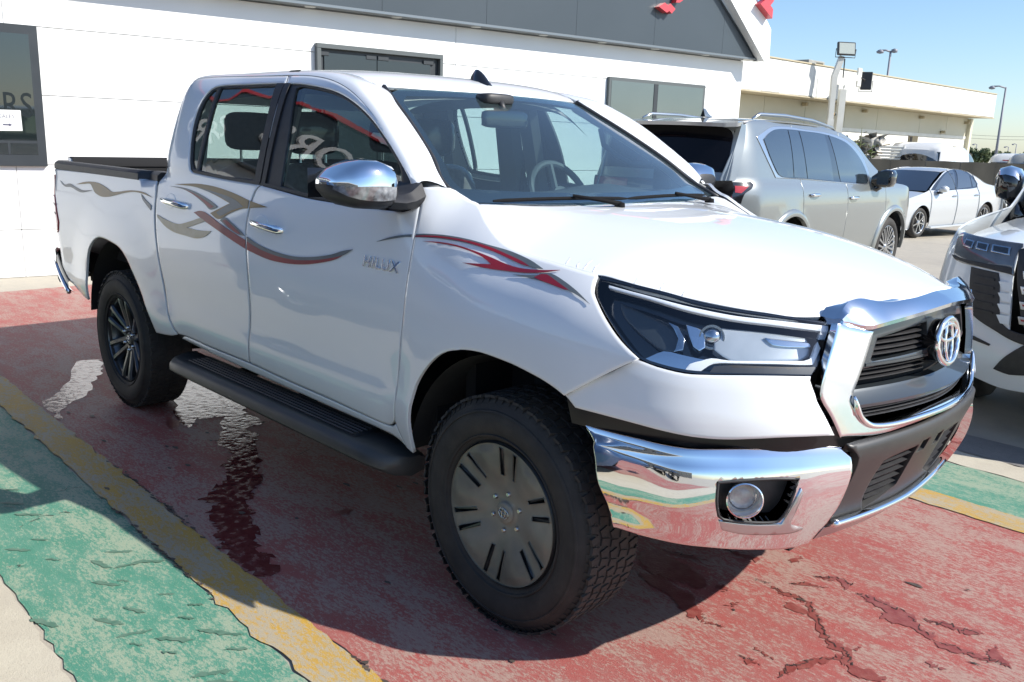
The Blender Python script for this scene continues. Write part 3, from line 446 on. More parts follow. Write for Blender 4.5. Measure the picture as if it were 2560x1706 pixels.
WET=[[(-4.253, -0.76), (-3.568, -1.082), (-3.425, -1.237), (-3.011, -1.259), (-3.275, -1.142), (-3.433, -0.977), (-3.728, -0.838), (-3.894, -0.729), (-4.215, -0.613)], [(-3.538, -0.341), (-3.066, -0.641), (-2.568, -0.811), (-2.496, -0.776), (-2.608, -0.69), (-2.544, -0.578), (-2.248, -0.73), (-2.212, -0.787), (-2.059, -0.791), (-1.944, -0.832), (-1.867, -0.913), (-1.753, -0.939), (-1.66, -1.02), (-1.608, -1.069), (-1.542, -1.166), (-1.489, -1.137), (-1.388, -1.212), (-1.299, -1.229), (-1.235, -1.242), (-1.179, -1.291), (-1.119, -1.274), (-1.057, -1.309), (-0.941, -1.314), (-0.853, -1.32), (-0.792, -1.32), (-0.743, -1.262), (-0.889, -1.189), (-0.976, -1.213), (-1.073, -1.165), (-1.158, -1.106), (-1.238, -1.095), (-1.357, -1.045), (-1.507, -0.946), (-1.554, -0.891), (-1.602, -0.834), (-1.714, -0.809), (-1.832, -0.74), (-2.001, -0.671), (-2.128, -0.58), (-2.279, -0.558), (-2.326, -0.448), (-2.553, -0.438), (-2.713, -0.355), (-3.031, -0.31), (-3.375, -0.334)]]
DAMP=[[(-2.648, -0.855), (-2.696, -0.801), (-2.635, -0.782), (-2.516, -0.829), (-2.536, -0.881)], [(-1.085, -0.816), (-1.074, -0.731), (-1.051, -0.726), (-1.032, -0.77)], [(-0.018, -0.108), (0.007, -0.042), (0.117, -0.053), (0.192, -0.066), (0.276, -0.096), (0.319, -0.148), (0.301, -0.189), (0.248, -0.169), (0.189, -0.198), (0.112, -0.204), (0.031, -0.165)], [(0.094, -0.246), (0.155, -0.206), (0.246, -0.233), (0.314, -0.231), (0.366, -0.285), (0.421, -0.312), (0.432, -0.35), (0.391, -0.363), (0.329, -0.328), (0.26, -0.295), (0.187, -0.282)], [(0.04, -0.028), (0.1, 0.007), (0.195, 0.038), (0.158, 0.007), (0.095, -0.022)], [(0.198, 0.171), (0.252, 0.188), (0.328, 0.207), (0.339, 0.174), (0.278, 0.159)], [(0.333, -0.111), (0.351, -0.081), (0.385, -0.1), (0.372, -0.126)], [(0.41, 0.28), (0.428, 0.359), (0.442, 0.318), (0.427, 0.277)], [(0.457, 0.044), (0.502, 0.046), (0.561, 0.055), (0.622, 0.05), (0.658, -0.001), (0.707, -0.051), (0.757, -0.111), (0.791, -0.136), (0.839, -0.136), (0.868, -0.095), (0.859, -0.152), (0.897, -0.197), (0.872, -0.241), (0.852, -0.175), (0.798, -0.175), (0.752, -0.133), (0.681, -0.045), (0.631, -0.05), (0.58, -0.055), (0.555, -0.028), (0.574, -0.006), (0.646, -0.015), (0.612, 0.038), (0.57, 0.027), (0.512, 0.017)], [(0.774, -0.437), (0.757, -0.386), (0.777, -0.334), (0.8, -0.264), (0.849, -0.193), (0.86, -0.203), (0.826, -0.279), (0.803, -0.348), (0.783, -0.4)], [(0.707, 0.226), (0.738, 0.261), (0.79, 0.245), (0.858, 0.249), (0.912, 0.222), (0.953, 0.165), (0.986, 0.169), (1.011, 0.165), (1.005, 0.118), (0.966, 0.13), (0.911, 0.15), (0.86, 0.126), (0.824, 0.138), (0.831, 0.181), (0.76, 0.21)], [(0.935, 0.239), (0.984, 0.269), (1.04, 0.274), (1.087, 0.303), (1.103, 0.288), (1.071, 0.251), (1.022, 0.244), (0.968, 0.233)], [(1.012, 0.117), (1.063, 0.145), (1.118, 0.146), (1.172, 0.162), (1.146, 0.193), (1.164, 0.237), (1.18, 0.202), (1.231, 0.155), (1.188, 0.143), (1.137, 0.122), (1.087, 0.11), (1.032, 0.093)], [(1.043, -0.023), (1.066, -0.012), (1.102, -0.021), (1.085, -0.033)], [(0.504, 0.108), (0.528, 0.157), (0.609, 0.19), (0.571, 0.156)], [(0.543, 0.237), (0.584, 0.296), (0.655, 0.295), (0.659, 0.228), (0.614, 0.279), (0.58, 0.249)], [(0.636, -0.361), (0.679, -0.358), (0.715, -0.376), (0.671, -0.366)], [(0.628, -0.432), (0.671, -0.441), (0.699, -0.424), (0.673, -0.454)], [(0.887, -0.224), (0.933, -0.2), (1.001, -0.216), (0.962, -0.264), (0.912, -0.266)], [(0.426, -0.341), (0.477, -0.333), (0.514, -0.325), (0.473, -0.347)], [(0.433, -0.198), (0.448, -0.153), (0.453, -0.184)]]
CRACKS=[[(0.395, 0.043), (0.456, 0.052), (0.509, 0.034), (0.564, 0.049), (0.623, 0.042), (0.656, -0.003), (0.702, -0.047), (0.747, -0.105), (0.783, -0.145), (0.834, -0.15), (0.869, -0.186), (0.894, -0.215)], [(0.78, -0.437), (0.761, -0.382), (0.789, -0.335), (0.803, -0.268), (0.834, -0.225), (0.863, -0.185)], [(0.535, 0.239), (0.561, 0.258), (0.608, 0.292), (0.649, 0.278), (0.662, 0.293)], [(0.512, 0.107), (0.529, 0.154), (0.604, 0.185)], [(0.707, 0.226), (0.732, 0.244), (0.791, 0.227), (0.863, 0.237), (0.913, 0.205), (0.961, 0.158), (0.997, 0.141)], [(0.938, 0.233), (0.988, 0.257), (1.044, 0.262), (1.093, 0.285)], [(1.014, 0.112), (1.065, 0.139), (1.133, 0.133), (1.191, 0.153), (1.231, 0.155)], [(0.026, -0.032), (0.1, 0.007), (0.195, 0.038)], [(0.198, 0.171), (0.262, 0.199), (0.332, 0.2)], [(0.423, -0.336), (0.51, -0.329)], [(0.63, -0.436), (0.7, -0.426)], [(-2.54, -1.591), (-2.586, -1.469)], [(-2.029, -1.579), (-1.999, -1.47)], [(-3.218, -1.101), (-3.184, -0.961)], [(-1.771, -0.574), (-1.816, -0.442)], [(-1.725, -1.826), (-1.79, -1.725), (-1.76, -1.577)], [(-1.413, -1.942), (-1.399, -1.889)], [(-2.924, -1.061), (-2.93, -1.01)]]
# ============================================================ ground, paint, water
def ground_mat(name,paintcol,paint2,base,base2,amount,rough=.62,chip=1.0,seed=0,grime=.35,streak=(1.0,2.4)):
    """paint worn through to concrete"""
    m,nt,b=nodes(name); L=nt.links; N=nt.nodes
    tc=N.new('ShaderNodeTexCoord'); mp=N.new('ShaderNodeMapping'); mp.inputs['Location'].default_value=(seed*3.1,seed*1.7,0); mp.inputs['Scale'].default_value=(streak[0],streak[1],1); L.new(tc.outputs['Object'],mp.inputs[0])
    def noise(sc,det,rough_=.6,src=mp):
        n=N.new('ShaderNodeTexNoise'); n.inputs['Scale'].default_value=sc; n.inputs['Detail'].default_value=det; n.inputs['Roughness'].default_value=rough_; L.new(src.outputs[0] if src is mp else src.outputs['Object'],n.inputs['Vector']); return n.outputs['Fac']
    def ramp(x,a,c):
        r=N.new('ShaderNodeMapRange'); r.interpolation_type='SMOOTHSTEP'; r.inputs[1].default_value=a; r.inputs[2].default_value=c; L.new(x,r.inputs[0]); return r.outputs[0]
    def mix(f,a,c):
        x=N.new('ShaderNodeMix'); x.data_type='RGBA'
        for i,v in((6,a),(7,c)):
            if isinstance(v,tuple): x.inputs[i].default_value=(*v,1)
            else: L.new(v,x.inputs[i])
        if isinstance(f,float): x.inputs[0].default_value=f
        else: L.new(f,x.inputs[0])
        return x.outputs[2]
    def math_(op,a,c):
        x=N.new('ShaderNodeMath'); x.operation=op
        for i,v in((0,a),(1,c)):
            if isinstance(v,(int,float)): x.inputs[i].default_value=v
            else: L.new(v,x.inputs[i])
        return x.outputs[0]
    big=noise(1.1,4); mid=noise(5,6,.65); fine=noise(38,5,.7); vf=noise(110,4,.75); sp=noise(260,2,.6,tc)
    wear=math_('ADD',math_('MULTIPLY',big,.55),math_('ADD',math_('MULTIPLY',mid,.45),math_('ADD',math_('MULTIPLY',fine,.72*chip),math_('MULTIPLY',vf,.55*chip))))
    tot=.55+.45+1.27*chip
    f=ramp(wear,tot*(.5-amount*.0)+(.5-amount)*.55,tot*.5+(.5-amount)*.55+.11)
    pc=mix(ramp(mid,.35,.68),paintcol,paint2); bc=mix(ramp(fine,.3,.7),base,base2)
    col=mix(f,pc,bc)
    # grit: pale and dark stones
    col=mix(math_('MULTIPLY',ramp(sp,.60,.72),.45),col,(.50,.45,.38)); col=mix(math_('MULTIPLY',ramp(sp,.40,.30),.45),col,(.07,.05,.045))
    # grime clouds
    g=noise(.55,5,.6,tc); col=mix(math_('MULTIPLY',ramp(g,.48,.75),grime),col,(.20,.165,.145))
    L.new(col,b.inputs['Base Color']); sock(b,'Roughness',rough); sock(b,'Specular IOR Level',.35)
    bp=N.new('ShaderNodeBump'); bp.inputs['Strength'].default_value=.55; bp.inputs['Distance'].default_value=.006; h=math_('ADD',math_('MULTIPLY',fine,.5),math_('ADD',math_('MULTIPLY',vf,.6),math_('MULTIPLY',sp,.35))); L.new(h,bp.inputs['Height']); L.new(bp.outputs[0],b.inputs['Normal'])
    return m
conc=((.40,.36,.29),(.46,.42,.345))
M_conc=ground_mat('yard_concrete',(.41,.37,.30),(.36,.33,.275),*conc,.3,seed=1,grime=.3,streak=(1,1))
M_red=ground_mat('red_bay_paint',(.33,.078,.068),(.30,.105,.092),(.32,.185,.155),(.36,.24,.20),.58,seed=2,grime=.22)
M_yel=ground_mat('yellow_line_paint',(.47,.285,.045),(.40,.265,.085),(.40,.335,.22),(.34,.30,.23),.56,seed=3,grime=.25)
M_grn=ground_mat('green_walk_paint',(.062,.225,.155),(.10,.26,.19),(.30,.35,.26),(.25,.33,.235),.56,seed=4,grime=.12)
M_pale=ground_mat('pale_apron_concrete',(.50,.46,.37),(.45,.41,.33),*conc,.3,seed=5,grime=.2,streak=(1,1))
M_asph=ground_mat('asphalt',(.17,.165,.16),(.21,.20,.19),(.25,.24,.225),(.13,.125,.12),.4,seed=6,grime=.3,streak=(1,1))
def GZ(x,y):
    """the yard falls gently away on the far right for drainage"""
    return -.016*np.clip(np.asarray(y,float)-4.2,0,16)
def sheet(name,mat,poly,z,kind='structure'):
    V=[(x,y,z+float(GZ(x,y))) for x,y in poly]
    o=link(name,mesh(name,V,[tuple(range(len(V)))],False),mat); o['kind']=kind; return o
def ragged(x0,x1,yf,step,amp,R,slope=-.02296):
    return [(x,yf+slope*x+R.gauss(0,amp)) for x in np.arange(x0,x1+1e-6,step)]
def build_ground():
    ys=[-60,-30,-12,-6,-3,0,3,4.2,8,14,20.2,30,44.2,90,200,700]; xs=[-700,-200,-80,-40,-20,-10,-5,0,5,12,40,120]
    V=[(x,y,float(GZ(x,y))) for x in xs for y in ys]; n=len(ys)
    F=[(i*n+j,(i+1)*n+j,(i+1)*n+j+1,i*n+j+1) for i in range(len(xs)-1) for j in range(n-1)]
    g=link('ground',mesh('ground',V,F,False),M_conc); g['kind']='structure'
    R=random.Random(11); sl=-.02296
    def strip(name,mat,ya,yb,x0,x1,z,amp=.006,step=.05):
        a=ragged(x0,x1,ya,step,amp,R); b=ragged(x0,x1,yb,step,amp,R); V=[];n=len(a)
        for (xa,p),(xb,q) in zip(a,b): V+=[(xa,p,z+float(GZ(xa,p))),(xb,q,z+float(GZ(xb,q)))]
        F=[(2*i,2*i+2,2*i+3,2*i+1) for i in range(n-1)]
        o=link(name,mesh(name,V,F,False),mat); o['kind']='structure'; return o
    strip('green_strip',M_grn,1.4716,1.9588,-6.6,5.5,.004); strip('yellow_line',M_yel,1.3037,1.4716,-6.6,5.5,.008,amp=.004)
    strip('red_bay',M_red,-1.3464,1.3037,-7.3,6.5,.004,amp=.004)
    strip('yellow_line',M_yel,-1.5100,-1.3464,-7.0,5.5,.008,amp=.006); strip('green_strip',M_grn,-2.0103,-1.5100,-7.0,5.5,.004,amp=.004)
    strip('pale_kerb',M_pale,-3.4,-2.0203,-7,5.5,.004,amp=.008)
    strip('pale_apron',M_pale,1.9688,2.19,-6.6,5.5,.004,amp=.008)
    strip('drive_lane',M_asph,2.20,9.5,-6.0,14,.004,amp=.006,step=.25)
    strip('red_bay',M_red,-6.2,-3.45,-7.0,5.5,.004,amp=.006)
    # wet trails: real films of water lying on the paint
    wm,nt,b=nodes('wet_red_paint'); sock(b,'Base Color',(.145,.030,.027,1)); sock(b,'Roughness',.05); sock(b,'Specular IOR Level',.5)
    tc=nt.nodes.new('ShaderNodeTexCoord'); n1=nt.nodes.new('ShaderNodeTexNoise'); n1.inputs['Scale'].default_value=26; n1.inputs['Detail'].default_value=5; nt.links.new(tc.outputs['Object'],n1.inputs['Vector'])
    bp=nt.nodes.new('ShaderNodeBump'); bp.inputs['Strength'].default_value=.16; bp.inputs['Distance'].default_value=.02; nt.links.new(n1.outputs['Fac'],bp.inputs['Height']); nt.links.new(bp.outputs[0],b.inputs['Normal'])
    rr=nt.nodes.new('ShaderNodeMapRange'); rr.inputs[1].default_value=.45; rr.inputs[2].default_value=.62; rr.inputs[3].default_value=.03; rr.inputs[4].default_value=.30; nt.links.new(n1.outputs['Fac'],rr.inputs[0]); nt.links.new(rr.outputs[0],b.inputs['Roughness'])
    cm=nt.nodes.new('ShaderNodeMix'); cm.data_type='RGBA'; cm.inputs[6].default_value=(.14,.028,.026,1); cm.inputs[7].default_value=(.21,.075,.065,1); nt.links.new(rr.outputs[0],cm.inputs[0]); nt.links.new(cm.outputs[2],b.inputs['Base Color'])
    damp=simple('damp_red_paint',(.20,.042,.036),rough=.38,noise=(.26,.085,.07),nscale=30,bump=.3,bscale=120)
    dgreen=simple('damp_green_paint',(.055,.14,.095),rough=.5,noise=(.12,.20,.145),nscale=30)
    dirt=simple('wet_dirt',(.05,.04,.035),rough=.6,noise=(.10,.075,.06),nscale=40)
    ACC={}
    def blob(name,pts,mat,z=.0056,jag=.012,n=6):
        out=[]
        for i in range(len(pts)):
            a=pts[i];c=pts[(i+1)%len(pts)]
            for k in range(n): t=k/n; out.append((a[0]+(c[0]-a[0])*t+R.gauss(0,jag),a[1]+(c[1]-a[1])*t+R.gauss(0,jag)))
        d=patch(lambda u,v:np.stack([u,v,0*u+z],-1),out,h=.5,thick=0,rnd=0,raw=True)
        b=ACC.setdefault((name,mat.name),MB()); b.add(d[0],d[1])
    for k in range(len(WET)): blob('water_trail',WET[k],wm)
    for k in range(len(DAMP)): blob('damp_stain',DAMP[k],damp,.0058+.0001*(k%7),.006)
    # dark crumbs, hairline cracks on the paint
    for i in range(60):
        x,y=R.uniform(-3.2,1.2),R.uniform(-1.45,.9); s=R.uniform(.006,.022); k=R.uniform(1.2,3)
        blob('dirt_spot',[(x-s*k*.7,y-s*.2),(x-s*.2,y-s*.6),(x+s*k*.6,y-s*.3),(x+s*.8,y+s*.4),(x-s*.4,y+s*.5)],dirt,.0068+.00004*i,.002,2)
    for i in range(34):
        x,y=R.uniform(-2.6,-.2),R.uniform(-2.0,-1.55); s=R.uniform(.010,.026); a=.78+R.gauss(0,.25)
        P=[(-2.4,-.2),(-1.3,-.55),(.4,-.35),(1.5,-.6),(2.6,.1),(1.1,.45),(.2,.25),(-1,.5)]; ca,sa=math.cos(a),math.sin(a)
        blob('damp_spot',[(x+s*(px_*ca-py_*sa),y+s*(px_*sa+py_*ca)) for px_,py_ in P],dgreen,.0054+.00006*i,.0025,3)
    # seam of crumbled dirt along the yellow line
    for ya in(-1.342,-1.515):
        for x in np.arange(-2.6,.3,.02):
            if math.sin(x*3.1+ya*9)+R.uniform(-.9,.9)>.35:
                s=R.uniform(.006,.014); yy=ya-.02296*x+R.gauss(0,.004)
                blob('line_edge_dirt',[(x-s*1.6,yy-s*.4),(x,yy-s*.7),(x+s*1.6,yy-s*.1),(x+s*.4,yy+s*.7)],dirt,.0094,.002,2)
    crk=simple('crack_dark',(.030,.020,.018),rough=.7,noise=(.07,.04,.035),nscale=30)
    for line in CRACKS:
        pts=[]
        for a,c in zip(line[:-1],line[1:]):
            for k in range(7): t=k/7; pts.append((a[0]+(c[0]-a[0])*t+R.gauss(0,.006),a[1]+(c[1]-a[1])*t+R.gauss(0,.006)))
        for i in range(len(pts)-1):
            if R.random()<.25: continue
            (xa,ya),(xb,yb)=pts[i],pts[i+1]; L=math.hypot(xb-xa,yb-ya)+1e-6; w1,w2=R.uniform(.0005,.0026),R.uniform(.0005,.0026); nx,ny=-(yb-ya)/L,(xb-xa)/L
            ACC.setdefault(('paint_crack',crk.name),MB()).add([(xa+nx*w1,ya+ny*w1,.0073),(xa-nx*w1,ya-ny*w1,.0073),(xb-nx*w2,yb-ny*w2,.0073),(xb+nx*w2,yb+ny*w2,.0073)],[(0,1,2,3)])
    for (nm,mn),b in ACC.items():
        o=link(nm,mesh(nm,b.V,b.F,False),MATS[mn]); o['kind']='structure' if nm=='water_trail' else 'stuff'
build_ground()
# ============================================================ showroom behind the pickup (wall frame: t along the wall, z up, d towards the yard)
PHI=.14634; WB0=Vector((-8.11,.016,0)); WDIR=Vector((math.sin(PHI),math.cos(PHI),0)); WNRM=Vector((math.cos(PHI),-math.sin(PHI),0))
def build_showroom():
    P=thing('showroom_building','white panelled showroom with dark grey gable fascia behind the pickup','building',(0,0,0))
    wp=lambda t,z,d=0: tuple(WB0+WDIR*t+WNRM*d+Vector((0,0,z)))
    wm=simple('white_wall_panel',(.80,.81,.80),rough=.55,noise=(.76,.775,.765),nscale=.8)
    fg=simple('fascia_grey',(.038,.052,.064),rough=.36,noise=(.046,.061,.074),nscale=.7,metal=.0)
    frame=simple('window_frame_grey',(.022,.028,.033),rough=.45,noise=(.03,.036,.042),nscale=4)
    frame2=simple('window_frame_pale',(.085,.098,.10),rough=.45)
    gl=simple('showroom_glass',(.012,.018,.019),rough=.04,spec=.7,coat=1)
    gl2=simple('showroom_glass_pale',(.075,.105,.108),rough=.08,spec=.6,coat=.7,noise=(.10,.13,.13),nscale=.6)
    gl3=simple('door_glass_dark',(.035,.046,.052),rough=.10,spec=.4)
    red=simple('red_sign_paint',(.56,.045,.055),rough=.35,coat=.5)
    def pbox(t0,t1,z0,z1,d0,d1,name,mat,par=P,ch=.004):
        M=Matrix((WDIR.to_tuple()+(0,),WNRM.to_tuple()+(0,),(0,0,1,0),(0,0,0,1))).transposed()
        c=WB0+WDIR*((t0+t1)/2)+WNRM*((d0+d1)/2)+Vector((0,0,(z0+z1)/2))
        return MB().box(c,(t1-t0,d1-d0,z1-z0),ch,M=M).build(name,mat,par)
    # panel rows, hairline joints
    zs=[0,.49,1.147,1.838,2.497,2.98]
    for i in range(5):
        for k,(a,b) in enumerate(((-9.6,.0),(.0,5.2),(5.2,10.88))):
            pbox(a+.002,b-.002,zs[i]+.003,zs[i+1]-.003,-.04,0,'wall_panel',wm)
    pbox(-9.6,10.86,0,2.99,-6.0,-.045,'inner_core',simple('wall_core',(.32,.33,.33),rough=.8),ch=0)
    pbox(-9.7,10.9,2.99,3.3,-6.1,-.02,'roof_slab',wm)
    # left window: only its right part is in the picture
    w=pbox(-2.1,.283,1.134,2.50,.0,.05,'window',frame)
    pbox(-2.02,.203,1.25,2.412,.040,.053,'pane',gl,w,0)
    pbox(-2.02,.20,1.36,1.385,.054,.056,'lower_mullion',frame,w,0); pbox(-.062,-.040,1.252,1.36,.054,.0565,'lower_mullion',frame,w,0)
    me=text_mesh('MOTORS',size=.33,ext=.001,align='RIGHT')
    for v in me.vertices: v.co=wp(.196+v.co.x*.80,1.615+v.co.y*1.05,.0545+v.co.z)
    link('window_lettering',me,simple('window_lettering_black',(.006,.010,.011),rough=.3),w)
    s=thing('paper_sign','white paper sign reading SALES with an arrow, taped to the left window','sign'); 
    q=MB(); q.prism([(-.36,1.472),(.079,1.482),(.076,1.682),(-.36,1.676)],.058,.061,lambda a,b,h:wp(a,b,h)); q.build('sheet',simple('sign_paper',(.82,.83,.81),rough=.6),s)
    me=text_mesh('SALES',size=.052,ext=.0004,align='RIGHT')
    for v in me.vertices: v.co=wp(.018+v.co.x,1.602+v.co.y,.0618+v.co.z)
    link('lettering',me,simple('sign_ink',(.05,.05,.10),rough=.6),s)
    q=MB(); q.prism([(-.09,1.530),(-.035,1.530),(-.035,1.521),(-.006,1.537),(-.035,1.553),(-.035,1.544),(-.09,1.544)],.0612,.0626,lambda a,b,h:wp(a,b,h)); q.build('arrow',MATS['sign_ink'],s)
    # glass double door, top of it seen above the cab
    d=bpy.data.objects.new('entrance_door',None); COL.objects.link(d); d.parent=P
    pbox(3.23,4.972,2.545,2.60,.0,.07,'door_frame',frame2,d); pbox(3.23,3.285,0,2.545,.0,.07,'door_frame',frame2,d); pbox(4.925,4.972,0,2.545,.0,.07,'door_frame',frame2,d)
    pbox(3.285,4.925,0,2.545,.004,.010,'dark_reveal',frame,d,0)
    pbox(3.34,4.035,.02,2.50,.014,.026,'door_leaf',gl3,d,0); pbox(4.047,4.80,.02,2.47,.014,.026,'door_leaf',gl3,d,0)
    for a,b in((3.29,3.40),(3.89,4.03),(4.05,4.20),(4.70,4.85)): pbox(a,b,2.465,2.515,.012,.034,'patch_fitting',frame,d)
    # window at the right end
    w=pbox(7.867,9.955,.95,2.528,.0,.05,'window',frame2)
    pbox(7.915,8.79,1.0,2.478,.038,.053,'pane',gl2,w,0); pbox(8.885,9.90,1.0,2.478,.038,.053,'pane',gl2,w,0)
    pbox(8.795,8.878,1.0,2.478,.02,.058,'mullion',frame,w)
    # fascia: grey boards, bright drip edge, soffit with round lights
    ts=np.arange(-9.66,12.9,1.52)
    def cutpoly(a,b):
        top=lambda t: 4.72 if t<8.9 else 3.83+(9.984-t)*(3.83-2.976)/(11.007-9.984)
        P_=[(a,3.02),(b if b<11.0 else 10.96,3.02)]
        if b>8.92:
            P_.append((min(b,10.96),max(3.03,top(min(b,10.96)))))
            if a<8.92: P_.append((8.92,4.718))
            P_.append((a,top(max(a,0)) if a>8.92 else 4.72))
        else: P_+=[(b,4.72),(a,4.72)]
        return P_
    for a,b in zip(ts[:-1],ts[1:]):
        if a>10.9: continue
        MB().prism(cutpoly(a+.002,b-.002),.165,.20,wp).build('fascia_board',fg,P)
    pbox(-9.66,11.0,2.985,3.02,.0,.215,'drip_edge',simple('drip_edge_metal',(.20,.22,.235),rough=.3,metal=.6),P)
    pbox(-9.66,10.98,2.99,3.0,-.02,.0,'soffit',wm,P,0)
    for t in(3.14,4.27,5.44,6.555,7.64,8.71,9.83,1.9,.7,-.6):
        M=Matrix.Translation(wp(t,2.984,.105))
        MB().lathe([(0,-.002),(.045,-.002),(.060,-.006),(.066,.0),(.066,.006)],20,M,axis='z').build('soffit_light',simple('downlight_%d'%int(t*100+99),(.62,.63,.60),rough=.35),P,smooth=True,auto=40)
    # white raking band standing proud, with red sign pieces
    band=[(10.985,2.972),(11.116,2.984),(11.09,3.479),(10.70,3.87),(9.75,4.74),(8.92,4.74),(10.03,3.84)]
    MB().prism(band,.10,.34,wp).build('raking_band',wm,P)
    MB().prism([(t-.11,z) for t,z in((9.984+.05,3.826),(11.007+.06,2.976),(11.05,2.976),(10.06,3.826))],.16,.21,wp).build('band_shadow',frame,P)  # dark strip painting the shadow of the raking band on the fascia
    pbox(-9.66,8.95,4.722,4.84,.10,.26,'red_top_trim',red)
    me=text_mesh('ICONIC MOTORS',size=.92,shear=.0,ext=.03,align='RIGHT')
    for v in me.vertices: v.co=wp(-3.85+v.co.x*.98,3.52+v.co.y,.235+v.co.z)
    link('fascia_lettering',me,simple('sign_white',(.78,.78,.77),rough=.5),P)
    lg=[(8.541,3.559),(8.661,3.628),(8.729,3.592),(8.777,3.628),(8.888,3.562),(8.817,3.489),(8.762,3.522),(8.713,3.491)]
    lt=thing('red_emblem','red stepped block of the emblem on the grey fascia','sign'); MB().prism(lg,.20,.30,wp).build('block',red,lt)
    lt=thing('red_emblem','small red block of the emblem cut by the top picture edge','sign'); MB().prism([(8.89,3.655),(8.93,3.80),(9.06,3.80),(9.03,3.699),(8.969,3.662)],.20,.30,wp).build('block',red,lt)
    lt=thing('red_emblem','large red chevron fixed on the white raking band','sign'); MB().prism([(10.624,3.814),(10.80,3.93),(10.62,4.10),(10.80,4.20),(10.99,4.0),(10.935,3.88),(10.874,3.818),(10.945,3.763),(10.945,3.622)],.34,.46,wp).build('block',red,lt)
build_showroom()
# ============================================================ white pickup (local = world, front axle at origin)
TK=thing('pickup_truck','white double-cab pickup truck with red and gold side stripes on the red bay','truck')
def side_pt(x,z,off=0):
    e=2e-3; p=SIDE(x,z); n=np.cross(SIDE(x+e,z)-SIDE(x-e,z),SIDE(x,z+e)-SIDE(x,z-e)); n/=np.linalg.norm(n); return p+n*off
def build_truck():
    P=TK
    # ---------------- skins
    fd=patch(SIDE,T['front_door'][:19]+T['front_door'][20:],holes=[T['fwin']],h=.06,fine=.035)
    doors=both('front_door',fd,paint,P)
    rd_poly=[p for i,p in enumerate(T['rear_door']) if i not in (0,1,2,3,4,24,25,26,27)]
    rd_poly=[(-1.5467,1.7794),(-1.527,1.751),(-1.519,1.593),(-1.503,1.3363),(-1.507,1.330)]+rd_poly
    k=rd_poly.index(T['rear_door'][23] if not isinstance(T['rear_door'][23],list) else T['rear_door'][23]) if T['rear_door'][23] in rd_poly else None
    rd_poly=[(-1.5467,1.7794),(-1.5289,1.751),(-1.5205,1.5932),(-1.5055,1.3366),(-1.541,1.3071),(-1.5688,1.2183),(-1.5802,1.1359),(-1.5727,1.0401),(-1.5722,.8754),(-1.5908,.7453),(-1.6092,.6569),(-1.6274,.5546),(-1.9844,.5529),(-2.2671,.5565),(-2.345,.553),(-2.385,.59),(-2.4155,.65),(-2.435,.72),(-2.447,.80),(-2.468,.89),(-2.480,1.0),(-2.487,1.1),(-2.489,1.19),(-2.485,1.27),(-2.4760,1.34),(-2.466,1.42),(-2.458,1.50),(-2.448,1.60),(-2.436,1.68),(-2.415,1.74),(-2.375,1.775),(-2.30,1.787),(-2.174,1.790),(-2.0074,1.7885),(-1.80,1.7849)]
    rdoors=both('rear_door',patch(SIDE,rd_poly,holes=[T['rwin']],h=.06,fine=.035),paint,P)
    fpoly=T['fender']; fen=both('fender',patch(SIDE,fpoly,h=.045,fine=.025),paint,P)
    arch=T['bed_side'][15:36]
    bpoly=[(-4.15,1.285),(-3.6,1.29),(-3.1,1.295),(-2.515,1.295),(-2.505,1.24),(-2.508,1.15),(-2.503,1.065),(-2.492,.957),(-2.4745,.86),(-2.460,.79),(-2.446,.72),(-2.4255,.645),(-2.395,.58),(-2.365,.5455),(-2.43,.530),(-2.594,.516),(-2.622,.59),(-2.70,.696),(-2.7768,.7883),(-2.8495,.872),(-2.9332,.9221),(-3.0524,.9432),(-3.1826,.9519),(-3.2687,.9407),(-3.3497,.9072),(-3.4281,.8527),(-3.488,.7669),(-3.520,.68),(-3.535,.60),(-3.545,.545),(-3.62,.56),(-3.80,.60),(-4.0,.63),(-4.10,.70),(-4.12,.80),(-4.125,.888),(-4.03,.890),(-3.96,.91),(-3.93,.97),(-3.955,1.06),(-3.985,1.15),(-3.99,1.22),(-3.985,1.253),(-4.0,1.262),(-4.155,1.262)]
    both('bed_side',patch(SIDE,bpoly,h=.05,fine=.03),paint,P)
    both('rocker_panel',patch(SIDE,[(-2.28,.551),(-1.9876,.5465),(-1.6185,.5473),(-1.2984,.537),(-1.0097,.5323),(-.65,.523),(-.579,.529),(-.552,.545),(-.50,.470),(-.458,.462),(-.52,.480),(-.62,.493),(-1.0243,.500),(-1.6386,.510),(-2.0052,.518),(-2.32,.533)],h=.05),paint,P)
    tl=[(-4.16,1.255),(-4.02,1.252),(-3.995,1.22),(-3.99,1.15),(-3.962,1.06),(-3.937,.97),(-3.966,.915),(-4.03,.896),(-4.16,.894)]
    for m in(False,True):
        q=skin('tail_light',patch(SIDE,tl,h=.04,fine=.02,off=.002),redlens,P,m)
        skin('light_band',patch(SIDE,[(-4.155,1.13),(-3.985,1.13),(-3.958,1.05),(-3.942,.97),(-3.968,.92),(-4.155,.90)],off=.005,h=.04,thick=.004),redlite,q,m)
        for zz in(1.02,1.075):
            skin('divider',patch(SIDE,[(-4.15,zz+.006),(-3.965,zz+.006),(-3.965,zz-.004),(-4.15,zz-.004)],off=.009,thick=.003,h=.1,rnd=0),gloss,q,m)
    # bonnet
    H=[tuple(p) for p in T['hood']]; H=[(-.335,-.70),(-.30,-.735)]+[(x,y-.012 if x>-.2 and x<.5 else y-.006) for x,y in H[1:-1] if x<.80]+[(.812,-.395),(.832,-.33),(.868,-.25),(.886,-.17),(.895,0)]
    full=H+[(x,-y) for x,y in H[::-1][1:]]+[(-.31,.5),(-.285,.25),(-.277,0),(-.285,-.25),(-.31,-.5)]
    hood=skin('bonnet',patch(HOOD,full,h=.05,fine=.03,thick=.02),paint,P)
